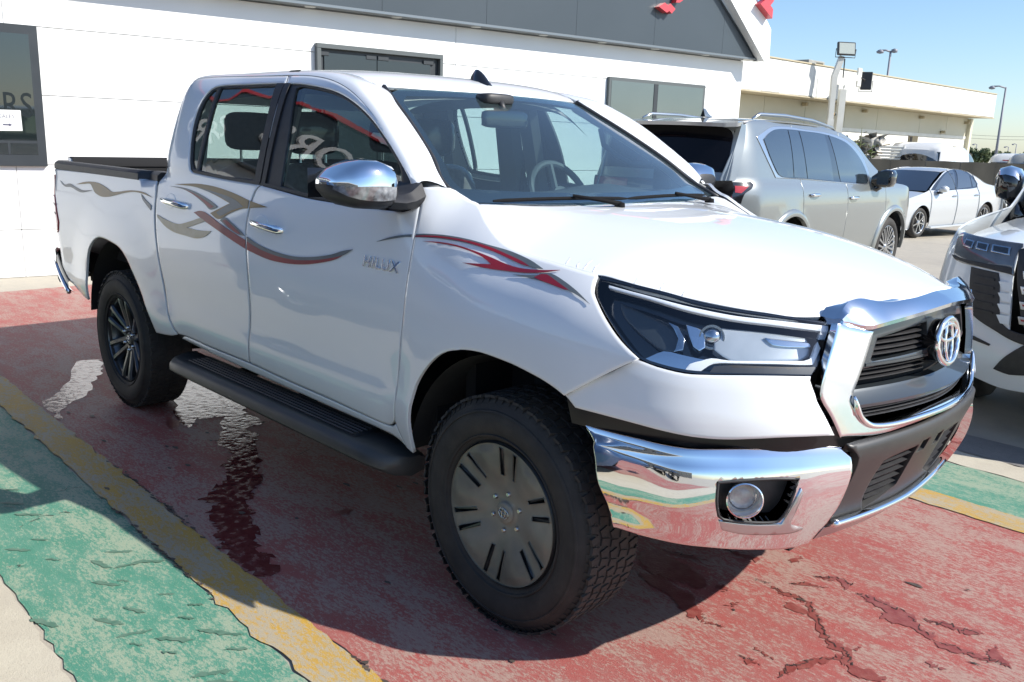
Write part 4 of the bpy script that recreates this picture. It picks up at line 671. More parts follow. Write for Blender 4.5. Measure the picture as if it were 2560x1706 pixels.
    # wrinkles of the protective film along the bonnet edge
    R=random.Random(3)
    for x0 in (.13,.175,.20,.235,.37,.44,.50):
        L=R.uniform(.03,.07); y0=-float(HY(x0))+.03; pts=[]
        for k in range(5):
            q=k/4; xx=x0+R.uniform(-.003,.003)-.02*q; yy=y0+L*q; s_=HOOD(np.array(xx),np.array(yy)); pts.append((s_[0],s_[1],s_[2]-.0004))
        MB().tube(pts,[.0022,.0020,.0017,.0013,.0004],6,flat=.8).build('film_wrinkle',MATS['white_paint'],hood,smooth=True)
    # roof, A pillar + roof rails
    skin('roof',patch(ROOF,[(-2.45,-.45),(-2.40,-.585),(-1.4,-.60),(-1.14,-.592),(-1.075,-.565),(-1.027,-.40),(-.997,-.2),(-.987,0),(-.997,.2),(-1.027,.40),(-1.075,.565),(-1.14,.592),(-1.4,.595),(-2.40,.585),(-2.45,.45),(-2.46,0)],h=.07,fine=.05),paint,P)
    A=[(-.492,1.386),(-.555,1.440),(-.660,1.513),(-.790,1.6015),(-.92,1.670),(-1.053,1.7225),(-1.20,1.758),(-1.366,1.778),(-1.54,1.785),(-1.80,1.7892),(-2.0074,1.793),(-2.174,1.794),(-2.31,1.790),(-2.385,1.776)]
    B=[]
    for (x,z) in A[:6]:
        v=np.clip((z-1.355)/(1.735-1.355),0,1); lo=.06; e=WE(lo+(1-lo)*v); B.append(np.array([e[0]+.012,-e[1]-.012,e[2]+.004]))
    for (x,z) in A[6:]:
        B.append(ROOF(np.array(min(x,-1.15)),np.array(-.604 if x>-2.3 else -.59)))
    nseg=7; rows=[]
    SA=Spl([(i,)+a for i,a in enumerate(A)]); SB=Spl([(i,)+tuple(b) for i,b in enumerate(B)])
    for i in np.linspace(0,len(A)-1,70):
        a=SA(i); a3=side_pt(a[0],a[1],.0); b=SB(i); nn=side_pt(a[0],a[1],1.)-a3; up=np.array([.25,0,.95]) if i<6 else np.array([0,0,1.])
        c=(a3+b)/2; row=[a3-nn*.012]
        ctrl=a3+ (np.array([0,0,1.])-nn*nn[2])*np.linalg.norm(b-a3)*.45
        for t in np.linspace(0,1,nseg): row.append((1-t)**2*a3+2*t*(1-t)*ctrl+t*t*b)
        row.append(b-np.array([0,0,.012])); rows.append(row)
    for m in(False,True): MB().grid(rows).build('roof_rail',paint,P,smooth=True,mirror=m,auto=50)
    # windscreen
    wp=[(-.985,.03),(-.992,.2),(-.99,.5),(-.985,.8),(-.97,.955),(-.9,.985),(-.5,.992),(0,.995),(.5,.992),(.9,.985),(.97,.955),(.985,.8),(.99,.5),(.992,.2),(.985,.03),(.5,.0),(0,-.01),(-.5,0)]
    ws=skin('windscreen',patch(WIND,wp,h=.12,thick=.004,fine=.08,rnd=0),wglass,P)
    skin('black_border',patch(WIND,[(u*1.0,v) for u,v in wp],holes=[[(-.93,.14),(-.945,.3),(-.945,.6),(-.935,.88),(-.88,.935),(-.5,.95),(0,.953),(.5,.95),(.88,.935),(.935,.88),(.945,.6),(.945,.3),(.93,.14),(.5,.105),(0,.095),(-.5,.105)]],off=-.004,h=.1,thick=.002,fine=.05,rnd=0),gloss,ws)
    # windscreen edge moulding
    for s in(-1,1):
        pts=[tuple(WIND(np.array(s*1.0),np.array(v))+np.array([0,0,.003])) for v in np.linspace(.0,1,24)]
        MB().tube(pts,.010,6).build('windscreen_moulding',blackpl,P,smooth=True)
    wiperm=simple('wiper_black',(.006,.006,.007),rough=.8,spec=.15)
    # cowl + wipers
    g=[]
    for y in np.linspace(-.735,.735,31):
        u=y/.735; xr=-.277-.06*abs(y)**1.6/.735**1.6*1.0; q=WIND(np.array(u*.99),np.array(.03)); zf=HOOD(np.array(xr),np.array(y))[2]-.018
        g.append([(xr+.05,y,zf-.03),(xr-.004,y,zf),((xr+q[0])/2,y,(zf+q[2])/2-.012),(q[0]-.01,y,q[2]-.006)])
    MB().grid(g).build('cowl_panel',blackpl,P,smooth=True)
    for (y0,y1,yp) in((-.66,-.06,-.18),(-.06,.56,.46)):
        wpn=MB(); pts=[]
        for t in np.linspace(0,1,14):
            y=y0+(y1-y0)*t; u=y/.735; q=WIND(np.array(u),np.array(.012+.012*math.sin(math.pi*t))); pts.append((q[0]+.004,q[1],q[2]+.012))
        wpn.tube(pts,[.004]+[.007]*12+[.003],6)
        k=int(7); a=pts[k]; q=WIND(np.array(yp/.735),np.array(-.02))
        wpn.tube([(q[0]+.035,yp,q[2]+.012),(q[0]+.03,(yp+a[1])/2,q[2]+.024),(a[0]+.006,a[1],a[2]+.010)],[.011,.008,.006],6)
        wpn.lathe([(0,.0),(.02,0),(.018,.016),(0,.02)],14,Matrix.Translation((q[0]+.035,yp,q[2]+.0)),axis='z')
        wpn.build('wiper',wiperm,P,smooth=True,auto=40)
    # shark-fin style aerial
    an=MB(); rows=[]
    for t in np.linspace(0,1,9):
        x=-1.06-.125*t; hh=.005+.047*math.sin(min(1,t*1.25)*math.pi/2)*(1 if t<.72 else 1-(t-.72)/.28*.75); ww=.030*(math.sin(math.pi*(.12+.86*t))**.6)
        z0=float(ROOF(np.array(x),np.array(0.))[2])-.002
        rows.append([(x,-ww,z0),(x,-ww*.7,z0+hh*.5),(x,-ww*.22,z0+hh*.95),(x,0,z0+hh),(x,ww*.22,z0+hh*.95),(x,ww*.7,z0+hh*.5),(x,ww,z0)])
    an.grid(rows).build('roof_aerial',gloss,P,smooth=True)
    # ---------------- side glass with black frames (sub-parts of the doors)
    for m in(False,True):
        d=doors[m]; r=rdoors[m]
        skin('window_frame',patch(SIDE,T['fwin'],holes=[T['fglass']],off=-.006,h=.05,thick=.012),blackpl,d,m)
        skin('window',patch(SIDE,T['fglass'],off=-.012,h=.07,thick=.003,rnd=0),sglass,d,m)
        rg=T['rglass']; qg=T['qglass']
        rgf=[(-2.085,1.742),(-1.606,1.7445),(-1.563,1.59),(-1.577,1.354),(-1.842,1.3556),(-2.080,1.3685),(-2.078,1.42),(-2.079,1.572)]
        qgf=[(-2.112,1.736),(-2.142,1.729),(-2.172,1.69),(-2.186,1.63),(-2.184,1.53),(-2.152,1.41),(-2.132,1.376),(-2.107,1.3705),(-2.106,1.556)]
        skin('window_frame',patch(SIDE,T['rwin'],holes=[rgf,qgf],off=-.006,h=.05,thick=.012),blackpl,r,m)
        skin('window',patch(SIDE,rgf,off=-.012,h=.07,thick=.003,rnd=0),sglass,r,m)
        skin('quarter_window',patch(SIDE,qgf,off=-.011,h=.07,thick=.003,rnd=0),sglass,r,m)
        skin('pillar_cover',patch(SIDE,[(-1.532,1.7495),(-1.488,1.7485),(-1.478,1.60),(-1.468,1.336),(-1.498,1.331),(-1.5145,1.593)],off=.0015,thick=.004,h=.08,rnd=0),blackpl,d,m)
        skin('pillar_cover',patch(SIDE,[(-1.60,1.7505),(-1.536,1.7495),(-1.5245,1.593),(-1.510,1.339),(-1.56,1.340),(-1.575,1.6)],off=.0015,thick=.004,h=.08,rnd=0),blackpl,r,m)
        skin('shut_line_shade',patch(SIDE,[(-1.58,1.81),(-1.50,1.81),(-1.46,1.30),(-1.55,1.30)],off=-.005,thick=.004,h=.09,rnd=0),dark,P,m)  # near-black strip painting shade into the gap between the doors
        # dark door pillar + belt seal
        skin('belt_seal',patch(SIDE,[(-1.50,1.334),(-1.2,1.3155),(-1.0,1.306),(-.62,1.300),(-.62,1.311),(-1.0,1.3175),(-1.2,1.327),(-1.50,1.346)],off=.003,thick=.006,h=.05,rnd=0),blackpl,d,m)
        skin('belt_seal',patch(SIDE,[(-2.12,1.3545),(-1.84,1.342),(-1.51,1.334),(-1.51,1.345),(-1.84,1.353),(-2.12,1.365)],off=.003,thick=.006,h=.05,rnd=0),blackpl,r,m)
        # inner door trim, closes the lower doors from inside and fills the shut lines with shade
        skin('door_trim',patch(SIDE,[(-1.57,1.325),(-.50,1.30),(-.49,.85),(-.58,.55),(-1.61,.56),(-1.59,.75)],off=-.055,h=.12,thick=.01,rnd=0),trimint,d,m)
        skin('door_trim',patch(SIDE,[(-2.30,1.345),(-1.57,1.325),(-1.59,.75),(-1.61,.56),(-2.28,.56),(-2.40,.75)],off=-.055,h=.12,thick=.01,rnd=0),trimint,r,m)
        # near-black sheets just under the skins, painting the shade of the shut lines
        skin('shut_line_shade',patch(SIDE,[(-2.53,1.30),(-2.40,1.30),(-.40,1.27),(-.42,.95),(-.46,.70),(-.5,.49),(-.7,.5),(-1.5,.515),(-2.43,.54),(-2.47,.7),(-2.53,1.0)],off=-.006,h=.09,thick=.004,rnd=0),dark,P,m)
        skin('shut_line_shade',patch(SIDE,[(-.42,1.27),(-.33,1.33),(-.1,1.20),(.27,1.165),(.24,1.0),(.16,.925),(-.1,.94),(-.30,.88),(-.42,.77)],off=-.007,h=.07,thick=.004,rnd=0),dark,P,m)
        # door handles: cup + chrome bar
        for (dd,hx,hz) in((d,-1.395,1.175),(r,-2.275,1.205)):
            L=.125 if dd is d else .14
            skin('handle_cup',patch(SIDE,[(hx-.055+.055*math.cos(a),hz+.006+.036*math.sin(a)) for a in np.linspace(0,2*math.pi,17)[:-1]],off=.0012,h=.05,thick=.002,rnd=.004),paint,dd,m)
            hb=MB(); rows=[]
            for t in np.linspace(0,1,15):
                x=hx-L+2*L*t; k=math.sin(math.pi*min(1,max(0,t)))
                zc=hz-.001-.012*(t-.5); ww=.0135+.0035*math.cos((t-.93)*4) if t>.55 else .0135; out=.010+.032*k**.45
                if t in(0,1): ww*=.55;out=.006
                p0=side_pt(x,zc,0); n=side_pt(x,zc,1)-p0
                rows.append([p0+n*(out-.009+.009*math.cos(a))+np.array([0,0,ww*math.sin(a)]) for a in np.linspace(0,2*math.pi,11)[:-1]])
            hb.grid(rows,closed=True); hb.F.append(tuple(range(10))); hb.F.append(tuple(range(140,150)))
            hb.build('door_handle',chrome,dd,smooth=True,mirror=m)
    # ---------------- stripes (own side only is in view; the far side carries the same set)
    def st(n,poly,mat,par,off=.0012,lab=None):
        for m in(False,True): skin(n,patch(SIDE,poly,off=off+.0022,h=.03,thick=.0015,rnd=0,fine=.02,ang=50),mat,par[m],m,lab)
    def clipx(poly,x0,x1):
        def cut(p,x,s):
            o=[]
            for i in range(len(p)):
                a,b=p[i],p[(i+1)%len(p)]
                ia=(a[0]-x)*s>=0; ib=(b[0]-x)*s>=0
                if ia:o.append(a)
                if ia!=ib:
                    t=(x-a[0])/(b[0]-a[0]); o.append((x,a[1]+t*(b[1]-a[1])))
            return o
        return cut(cut([tuple(q) for q in poly],x0,1),x1,-1)
    def st2(n,key,mat,off=.0012,lab=None,xs=-1.565):
        for par,(a,b) in((rdoors,(-2.47,xs-.006)),(doors,(xs+.006,-.46))):
            q=clipx(T[key],a,b)
            if len(q)>3: st(n,q,mat,par,off,lab)
    st2('stripe','dA_gold',gold,.0012,'gold arrow-shaped stripe')
    st2('stripe','dA_grey',grey_d,.0018,'grey core of the gold arrow stripe')
    st2('stripe','dA_red',grey_d,.0012,'grey hooked stripe above the rear handle')
    st2('stripe','dA_redc',red_d,.0018,'dark red core of the hooked stripe')
    st2('stripe','dB_red',red_d,.0012,'thick red slash')
    st2('stripe','dB_grey',grey_d,.0016,'grey slash')
    st2('stripe','dB_red2',red_d,.0022,'thin red core of the grey slash')
    st2('stripe','dC_red',red_d,.0012,'long red sweep'); st2('stripe','dC_grey',grey_d,.0017,'long grey sweep above the red one')
    st2('stripe','dD_gold',tan,.0012,'pale gold swirl')
    bs=[o for o in P.children if o.name.startswith('bed_side')]
    st('stripe',T['dE_bed'],gold,bs,lab='gold wave on the bed side'); st('stripe',T['dE_grey'],grey_d,bs,lab='grey wave at the rear of the bed side'); st('stripe',T['dE_dash'],grey_d,bs,lab='short grey dash')
    fpar={False:fen[0],True:fen[1]}
    st('stripe',clipx(T['dF_grey'],-.45,1),grey_d,fpar,lab='grey swoosh'); st('stripe',clipx(T['dF_grey'],-1,-.465),grey_d,{False:doors[0],True:doors[1]},lab='grey swoosh tail')
    st('stripe',clipx(T['dF_red'],-.45,1),red_d,fpar,.0018,'red core of the swoosh')
    st('stripe',T['dG_red'],red_d,fpar,.0016,'red double-pointed flame'); st('stripe',T['dH_grey'],grey_d,fpar,.0012,'grey arrow tip'); st('stripe',T['dH_red'],red_d,fpar,.0018,'red arrow tip')
    # badge lettering
    me=text_mesh('HILUX',size=1,shear=.18,ext=.06,bev=.030,sp=1.16)
    xs=[v.co.x for v in me.vertices]; ys=[v.co.y for v in me.vertices]; x0,x1,y0,y1=min(xs),max(xs),min(ys),max(ys)
    for m in(False,True):
        mm=me.copy()
        for v in mm.vertices:
            a=(v.co.x-x0)/(x1-x0); b=(v.co.y-y0)/(y1-y0)
            aa=(1-a) if m else a
            X=-.712+.215*aa; Z=1.0965+.040*b
            q=side_pt(X,Z,.001+.004*(v.co.z+.08)/.16)
            v.co=(q[0],-q[1] if m else q[1],q[2])
        mm.update(); link('badge_lettering',mm,chrome,doors[m])
    bowlm=simple('lamp_bowl',(.42,.46,.49),rough=.22,metal=.4,coat=.6,noise=(.55,.59,.62),nscale=9)
    gapm=simple('gap_black',(.006,.006,.007),rough=.35)
    # ---------------- front corner: bumper cover, headlamp, chrome
    CV=[tuple(p) for p in T['cover']]
    CV[0]=(.066,.853);CV[-1]=(.076,.845)
    for m in(False,True):
        skin('bumper_cover',patch(WRAP,CV,h=.05,fine=.025),paint,P,m)
        hl=skin('headlight',patch(WRAP,T['lens'],off=-.001,h=.05,thick=.0,rnd=0),lens,P,m)
        Ls=T['lens']; c=np.mean(np.array(Ls),0)
        sh=[tuple(c+(np.array(p)-c)*1.0) for p in Ls]
        skin('lamp_housing',patch(WRAP,sh,off=-.075,h=.06,thick=-.073,rnd=0),gloss,hl,m)
        skin('lamp_rim',patch(WRAP,Ls,holes=[[tuple(c+(np.array(p)-c)*np.array([.975,.93])) for p in Ls]],off=-.004,h=.05,thick=.01,rnd=0),gloss,hl,m)
        skin('daytime_light',patch(WRAP,T['drl'],off=-.006,h=.05,thick=.012,rnd=.004,fine=.02),white_l,hl,m)
        skin('lower_recess',patch(WRAP,[(0.4664,0.9899),(0.522,0.9948),(0.7768,0.9925),(0.7565,0.9745),(0.651,0.9771),(0.5511,0.9765),(0.4517,0.974)],off=-.002,h=.05,thick=.01,rnd=0),blackpl,hl,m)
        skin('lamp_reflector',patch(WRAP,T['chromeref'],off=-.022,h=.04,thick=.01,rnd=0),chrome,hl,m)
        # bright bowl and projector pods inside the lamp
        skin('inner_bowl',patch(WRAP,[(0.4854,1.0915),(0.6605,1.0823),(0.7992,1.0662),(0.7818,1.0254),(0.75,1.016),(0.6445,1.0152),(0.5244,1.0129),(0.4784,1.0359)],off=-.030,h=.05,thick=.03,rnd=.006),bowlm,hl,m)
        skin('inner_bowl',patch(WRAP,[(0.6396,1.0693),(0.792,1.0561),(0.7893,1.0438),(0.6646,1.0516)],off=-.024,h=.05,thick=.012,rnd=.004),chrome,hl,m)
        skin('side_bowl',patch(WRAP,[(0.1988,1.1378),(0.3405,1.0967),(0.3739,1.0832),(0.3859,1.0529),(0.3746,1.03),(0.3249,1.0266),(0.2649,1.0592),(0.213,1.0997)],off=-.045,h=.05,thick=.02,rnd=.008),gunmetal,hl,m)
        skin('pod_frame',patch(WRAP,[(0.3481,1.0966),(0.3773,1.0882),(0.394,1.0578),(0.3861,1.0318),(0.3576,1.0243),(0.3643,1.0322),(0.3754,1.0581),(0.3638,1.0824)],off=-.03,h=.03,thick=.015,rnd=.003),reflector,hl,m)
        skin('pod_frame',patch(WRAP,[(0.4026,1.0949),(0.4453,1.0861),(0.4567,1.0717),(0.4517,1.0415),(0.4336,1.0328),(0.4179,1.0422),(0.4091,1.0676)],off=-.032,h=.03,thick=.02,rnd=.004),chrome,hl,m)
        q=WRAP(np.array(.470),np.array(1.055)); n=np.array([.55,-.80,.15]); n/=np.linalg.norm(n); q=q-n*.045
        if m: q=q*np.array([1,-1,1]); n=n*np.array([1,-1,1])
        M=Matrix.Translation(Vector(q))@Vector(n).to_track_quat('Y','Z').to_matrix().to_4x4()
        MB().lathe([(0,.022),(.012,.020),(.022,.012),(.027,0),(.030,0),(.030,.012),(.034,.012),(.034,-.02)],28,M).build('projector',reflector,hl,smooth=True,auto=40)
        # chrome corner with fog-lamp recess
        CHP=[tuple(p) for p in T['chrome']]
        fog=T['foghole']
        ck=patch(CHROME,[(0,0.772),(0.1237,0.7731),(0.2543,0.7737),(0.3721,0.7726),(0.4366,0.7712),(0.5399,0.7753),(0.6794,0.7792),(0.825,0.7783),(0.9487,0.7694),(0.974,0.7436),(0.9764,0.7049),(0.9662,0.6317),(0.967,0.5531),(.962,.485),(.90,.478),(.80,.479),(.7153,.482),(.5746,.486),(.4623,.492),(0.3012,0.4945),(0.1514,0.4948),(0.0405,0.4941),(0.0733,0.5651),(0.0747,0.6741),(0.0607,0.7336)],holes=[fog],h=.022,fine=.02,thick=.03,rnd=.006)
        cc=skin('chrome_bumper_corner',ck,chrome,P,m)
        f0=np.array(fog); fc=f0.mean(0)
        skin('fog_lamp_recess',patch(CHROME,fog,off=-.045,h=.04,thick=-.043,rnd=0),blackpl,cc,m)
        rim=MB(); L=refine(fog,.02)
        for pl,depth in(((L),.0),):
            pts=[tuple(CHROME(np.array(a),np.array(b))) for a,b in pl]; 
            rim.tube(pts+[pts[0]],.004,6,cap=False)
        rim.build('fog_lamp_rim',blackpl,cc,smooth=True,mirror=m)
        # chrome blade below + bevel beside the recess
        skin('fog_lamp_blade',patch(CHROME,[(0.5249,0.5818),(0.6185,0.572),(0.7594,0.5685),(0.8056,0.6715),(0.8151,0.6598),(0.7941,0.5728),(0.806,0.5604),(0.8639,0.5466),(0.8279,0.5362),(0.6983,0.5359),(0.5958,0.5408),(0.531,0.553)],off=.004,h=.04,thick=.012,rnd=.006),satin,cc,m)
        q=np.array(CHROME(np.array(.615),np.array(.640))); n=np.array([.66,-.74,.05]); n/=np.linalg.norm(n); q=q-n*.040
        if m: q=q*np.array([1,-1,1]); n=n*np.array([1,-1,1])
        M=Matrix.Translation(Vector(q))@Vector(n).to_track_quat('Y','Z').to_matrix().to_4x4()
        fl=MB().lathe([(.046,.040),(.049,.038),(.047,.034),(.038,.012),(.036,.002)],32,M).build('fog_lamp_bezel',chrome,cc,smooth=True,auto=40)
        MB().lathe([(0,.012),(.02,.010),(.034,.004),(.037,-.004)],28,M).build('fog_lamp',simple('fog_lens_%d'%m,(.50,.46,.44),rough=.12,coat=1,noise=(.36,.33,.32),nscale=60),cc,smooth=True)
        # black gap strip between cover and chrome
        skin('bumper_gap_trim',patch(WRAP,[(0.0499,0.86),(0.1638,0.8374),(0.319,0.8246),(0.479,0.8176),(0.6627,0.8289),(0.8253,0.8312),(0.9624,0.8233),(0.9899,0.7717),(0.8291,0.7623),(0.6636,0.7602),(0.48,0.7591),(0.3204,0.767),(0.1646,0.7648),(0.0701,0.765)],off=-.028,h=.06,thick=.03,rnd=0),gapm,P,m)
    # ---------------- grille
    def GR(off=0): return lambda y,z:GRILLE(y,z)
    legL=[(-.488,1.106),(-.4386,1.0915),(-.3674,1.0765),(-.4085,.9895),(-.4394,.919),(-.4471,.8976),(-.4226,.8579),(-.3953,.8347),(-.3609,.8222),(-.3111,.8170),(-.2096,.8215),(-.0883,.829),(0,.831)]
    low=[(0,.807),(-.0852,.8055),(-.2071,.7990),(-.3326,.7905),(-.476,.7985),(-.510,.8585),(-.545,.9105),(-.547,.9395),(-.526,1.0136)]
    ring=legL+[(-y,z) for y,z in legL[::-1][1:]]+[(-y,z) for y,z in low[::-1]]+low[1:]
    sur=skin('grille_surround',patch(GRILLE,ring,h=.045,fine=.025,thick=.022,rnd=.010,off=.006),filmchrome,P)
    # bright lower lip of the surround
    li=MB()
    pts=[(-0.4414,0.9094),(-0.4198,0.856),(-0.3913,0.8292),(-0.3534,0.8175),(-0.274,0.8135),(-0.1417,0.8173),(0,0.8195)]
    SPL=Spl([(i,)+p for i,p in enumerate(pts)])
    pl=[SPL(t) for t in np.linspace(0,6,30)]; pl=pl+[np.array([-a[0],a[1]]) for a in pl[::-1][1:]]
    li.tube([tuple(GRILLE(np.array(a[0]),np.array(a[1]))+np.array([.010,0,0])) for a in pl],[.003,.006,.008]+[.009]*(len(pl)-6)+[.008,.006,.003],8); li.build('grille_lip',chrome,sur,smooth=True)
    op=[(-0.3436,1.0819),(-0.3688,1.0761),(-0.4085,0.9895),(-0.4386,0.919),(-0.444,0.8978),(-0.4208,0.858),(-0.3936,0.8348),(-0.3612,0.825),(-0.3114,0.8195),(-0.21,0.8241),(0,0.834)]
    opf=op+[(-y,z) for y,z in op[::-1][1:]]+[(.2,1.113),(0,1.118),(-.2,1.113)]
    gl=skin('grille',patch(GRILLE,opf,off=-.075,h=.08,thick=-.06,rnd=0),dark,P)
    def bar(y0,y1,z0,z1,out,dep,name='grille_slat',mat=gunmetal,par=gl,taper=0,n=13,lean=.0):
        rows=[]
        for y in np.linspace(y0,y1,n):
            p=GRILLE(np.array(y),np.array((z0+z1)/2)); h=(z1-z0)/2; zc=(z0+z1)/2
            rows.append([(p[0]+out-dep,y,zc-h),(p[0]+out-.004,y,zc-h),(p[0]+out,y,zc-h*.5),(p[0]+out-lean,y,zc+h*.6),(p[0]+out-lean-.006,y,zc+h),(p[0]+out-dep,y,zc+h)])
        b=MB().grid(rows,closed=True); b.F.append(tuple(range(6))); b.F.append(tuple(range((n-1)*6,n*6))[::-1])
        return b.build(name,mat,par,smooth=True,auto=35)
    # outer frame of the upper opening (gun-metal), the wing bar and the slats
    up=[(-0.3651,1.0768),(-0.2761,1.0907),(-0.1325,1.107),(0,1.114)]; upo=up+[(-y,z) for y,z in up[::-1][1:]]
    frame=upo+[(0.4062,0.9893),(0.4075,0.97),(0.3327,0.9757),(0.161,0.9833),(0,0.986),(-0.161,0.9833),(-0.3327,0.9757),(-0.4075,0.97),(-0.4062,0.9893)]
    hL=[(-0.3169,1.0546),(-0.1375,1.0759),(-0.0719,1.0797),(-0.0748,1.0008),(-0.1626,0.9959),(-0.3386,0.9903),(-0.3453,0.9964)]
    hR=[(-y,z) for y,z in hL[::-1]]
    skin('upper_frame',patch(GRILLE,frame,holes=[hL,hR],off=-.026,h=.05,thick=.03,rnd=.008),gunmetal,gl)
    for s in(-1,1):
        for z in(1.064,1.048,1.032,1.016,1.002): bar(*sorted((s*.345,s*.075)),z-.0035,z+.0035,-.040,.03,mat=blackpl)
        bar(*sorted((s*.36,s*.07)),.973,.986,-.024,.05,mat=gunmetal)
        for z in(.961,.948,.935): bar(*sorted((s*.415,s*.05)),z-.003,z+.003,-.045,.03,mat=blackpl)
    bar(-.450,.450,.870,.912,.004,.07,'wing_bar',gunmetal,lean=.035,n=25)
    for z in(.858,.848,.838): bar(-.385,.385,z-.003,z+.003,-.02,.03,mat=blackpl,n=21)
    # emblem: outer ring and the two inner ovals
    em=MB()
    def oval(cx,cz,a,b,tx=0,r=.007,n=40,x0=.004):
        pts=[]
        for k in range(n+1):
            t=2*math.pi*k/n; y=cx+a*math.cos(t); z=cz+b*math.sin(t); p=GRILLE(np.array(y),np.array(1.01)); pts.append((p[0]+x0-.12*(z-1.01),y,z))
        em.tube(pts,r,8,cap=False)
    oval(0,1.016,.078,.066,r=.0095); oval(0,1.041,.064,.023,r=.006); oval(0,1.018,.026,.060,r=.006)
    e=em.build('emblem',chrome,gl,smooth=True)
    pts=[(.076*math.cos(t),1.016+.064*math.sin(t)) for t in np.linspace(0,2*math.pi,33)[:-1]]
    skin('emblem_plate',patch(lambda y,z:np.stack([GRILLE(y*0,1.01+z*0)[...,0]-.12*(z-1.01),y,z],-1),pts,off=-.006,h=.05,thick=.05,rnd=0),gloss,gl)
    # bonnet trim across the top of the grille
    prof={}
    rows=[]
    CR=Spl([(0,1.156,.902),(.2,1.150,.896),(.275,1.147,.873),(.315,1.153,.850),(.345,1.159,.840),(.385,1.159,.832),(.42,1.149,.828),(.445,1.128,.828),(.456,1.114,.828)])
    for y in np.linspace(-.456,.456,81):
        a=abs(y); cz,cx=CR(a); fx=float(GRILLE(np.array(y),np.array(1.10))[0])+.014-.024*sst_(.37,.456,a); zb=1.118-.034*min(1,a/.38)**1.5+.012*sst_(.40,.456,a)
        bx=cx-.028-.020*sst_(.38,.44,a); bz=min(cz-.006,float(HOOD(np.array(bx),np.array(y*.9))[2])-.006)
        rows.append([(bx-.01,y,bz-.02),(bx+.002,y,bz+.004),(cx-.010,y,cz-.004),(cx+.004,y,cz),(cx*.55+fx*.45+.008,y,cz*.62+zb*.38+.006),(fx+.003,y,zb+.012),(fx,y,zb),(fx-.03,y,zb-.002)])
    tb=MB().grid(rows); tb.F.append(tuple(range(8))); tb.F.append(tuple(range(80*8,81*8))[::-1]); tb.build('bonnet_trim',filmchrome,P,smooth=True,auto=28)
    # ---------------- black centre bumper
    cen=[(-.473,.7835),(-.4396,.786),(-.3182,.785),(-.1298,.784),(0,.784)]
    up2=cen+[(-y,z) for y,z in cen[::-1][1:]]
    loR=[(.4733,.7837),(.4294,.7392),(.412,.682),(.412,.608),(.42,.53),(.435,.475),(.41,.470),(.25,.475),(0,.478)]
    lo2=loR+[(-y,z) for y,z in loR[::-1][1:]]
    gh=[(-.285,.7005),(-.208,.7095),(-.10,.712),(-.10,.60),(-.10,.575),(-.175,.546),(-.243,.522),(-.288,.577),(-.297,.64)]
    ghR=[(-y,z) for y,z in gh[::-1]]
    ph=[[(-.078,.722),(-.032,.722),(-.032,.684),(-.078,.684)],[(.032,.722),(.078,.722),(.078,.684),(.032,.684)]]
    cb=skin('centre_bumper',patch(CEN,up2[1:-1]+lo2,holes=[gh,ghR]+ph,h=.045,fine=.03,thick=.03,rnd=.006),greypl,P)
    skin('lower_grille',patch(CEN,[(-.40,.75),(.40,.75),(.40,.50),(-.40,.50)],off=-.06,h=.1,thick=.01,rnd=0),dark,cb)
    for s in(-1,1):
        for z,ya in((.69,.272),(.665,.284),(.64,.288),(.615,.284),(.59,.276),(.565,.258)):
            rows=[]
            for y in np.linspace(s*.105,s*ya,9):
                p=CEN(np.array(y),np.array(z)); rows.append([(p[0]-.045,y,z-.006),(p[0]-.012,y,z-.008),(p[0]-.006,y,z-.002),(p[0]-.03,y,z+.006)])
            MB().grid(rows,closed=True).build('lower_grille_slat',blackpl,cb,smooth=False)
    li=MB(); li.tube([tuple(CEN(np.array(y),np.array(.510+.015*abs(y)/.4))+np.array([.012,0,-.006])) for y in np.linspace(-.405,.405,41)],.016,8,flat=.7); li.build('lower_chrome_strip',chrome,cb,smooth=True)
    skin('lower_lip',patch(CEN,[(-.41,.502),(-.3,.495),(0,.492),(.3,.495),(.41,.502),(.42,.462),(0,.448),(-.42,.462)],off=.004,h=.08,thick=.02,rnd=0),satin,cb)
    # ---------------- door mirrors
    for m in(False,True):
        s=1 if m else -1
        mr=MB(); cap=MB(); sec=[]
        # section stations run outwards (y); each is a closed loop in (x,z)
        for k,(y,xr,xf,zl,zh) in enumerate([(.945,-.60,-.46,1.335,1.425),(.97,-.61,-.435,1.322,1.458),(1.02,-.625,-.425,1.316,1.472),(1.065,-.636,-.43,1.318,1.470),(1.10,-.640,-.445,1.326,1.458),(1.128,-.640,-.47,1.342,1.440),(1.145,-.636,-.51,1.366,1.418)]):
            L=[]
            for a in np.linspace(0,2*math.pi,25)[:-1]:
                c_,s_=math.cos(a),math.sin(a); e=.55
                L.append(((xr+xf)/2+(xf-xr)/2*math.copysign(abs(c_)**e,c_),s*y,(zl+zh)/2+(zh-zl)/2*math.copysign(abs(s_)**.75,s_)))
            sec.append(L)
        def split(lo,hi,push):
            out=[]
            for k,L in enumerate(sec):
                q=[L[i%24] for i in range(lo,hi+1)]
                c=np.mean(np.array(L),0)
                out.append([tuple(c+(np.array(p)-c)*(1+push)) for p in q])
            return out
        full=MB().grid(sec,closed=True); full.F.append(tuple(range(24))); full.F.append(tuple(range(6*24,7*24)))
        hs=full.build('mirror',blackpl,P,smooth=True,auto=60)
        capr=split(-0,12,.022); capr.append([(p[0]*.8+(-.573)*.2,p[1]+s*.006,p[2]*.8+1.392*.2) for p in capr[-1]]); capr.append([(-.573,s*1.150,1.393)]*13); MB().grid(capr).build('mirror_cap',chrome,hs,smooth=True)
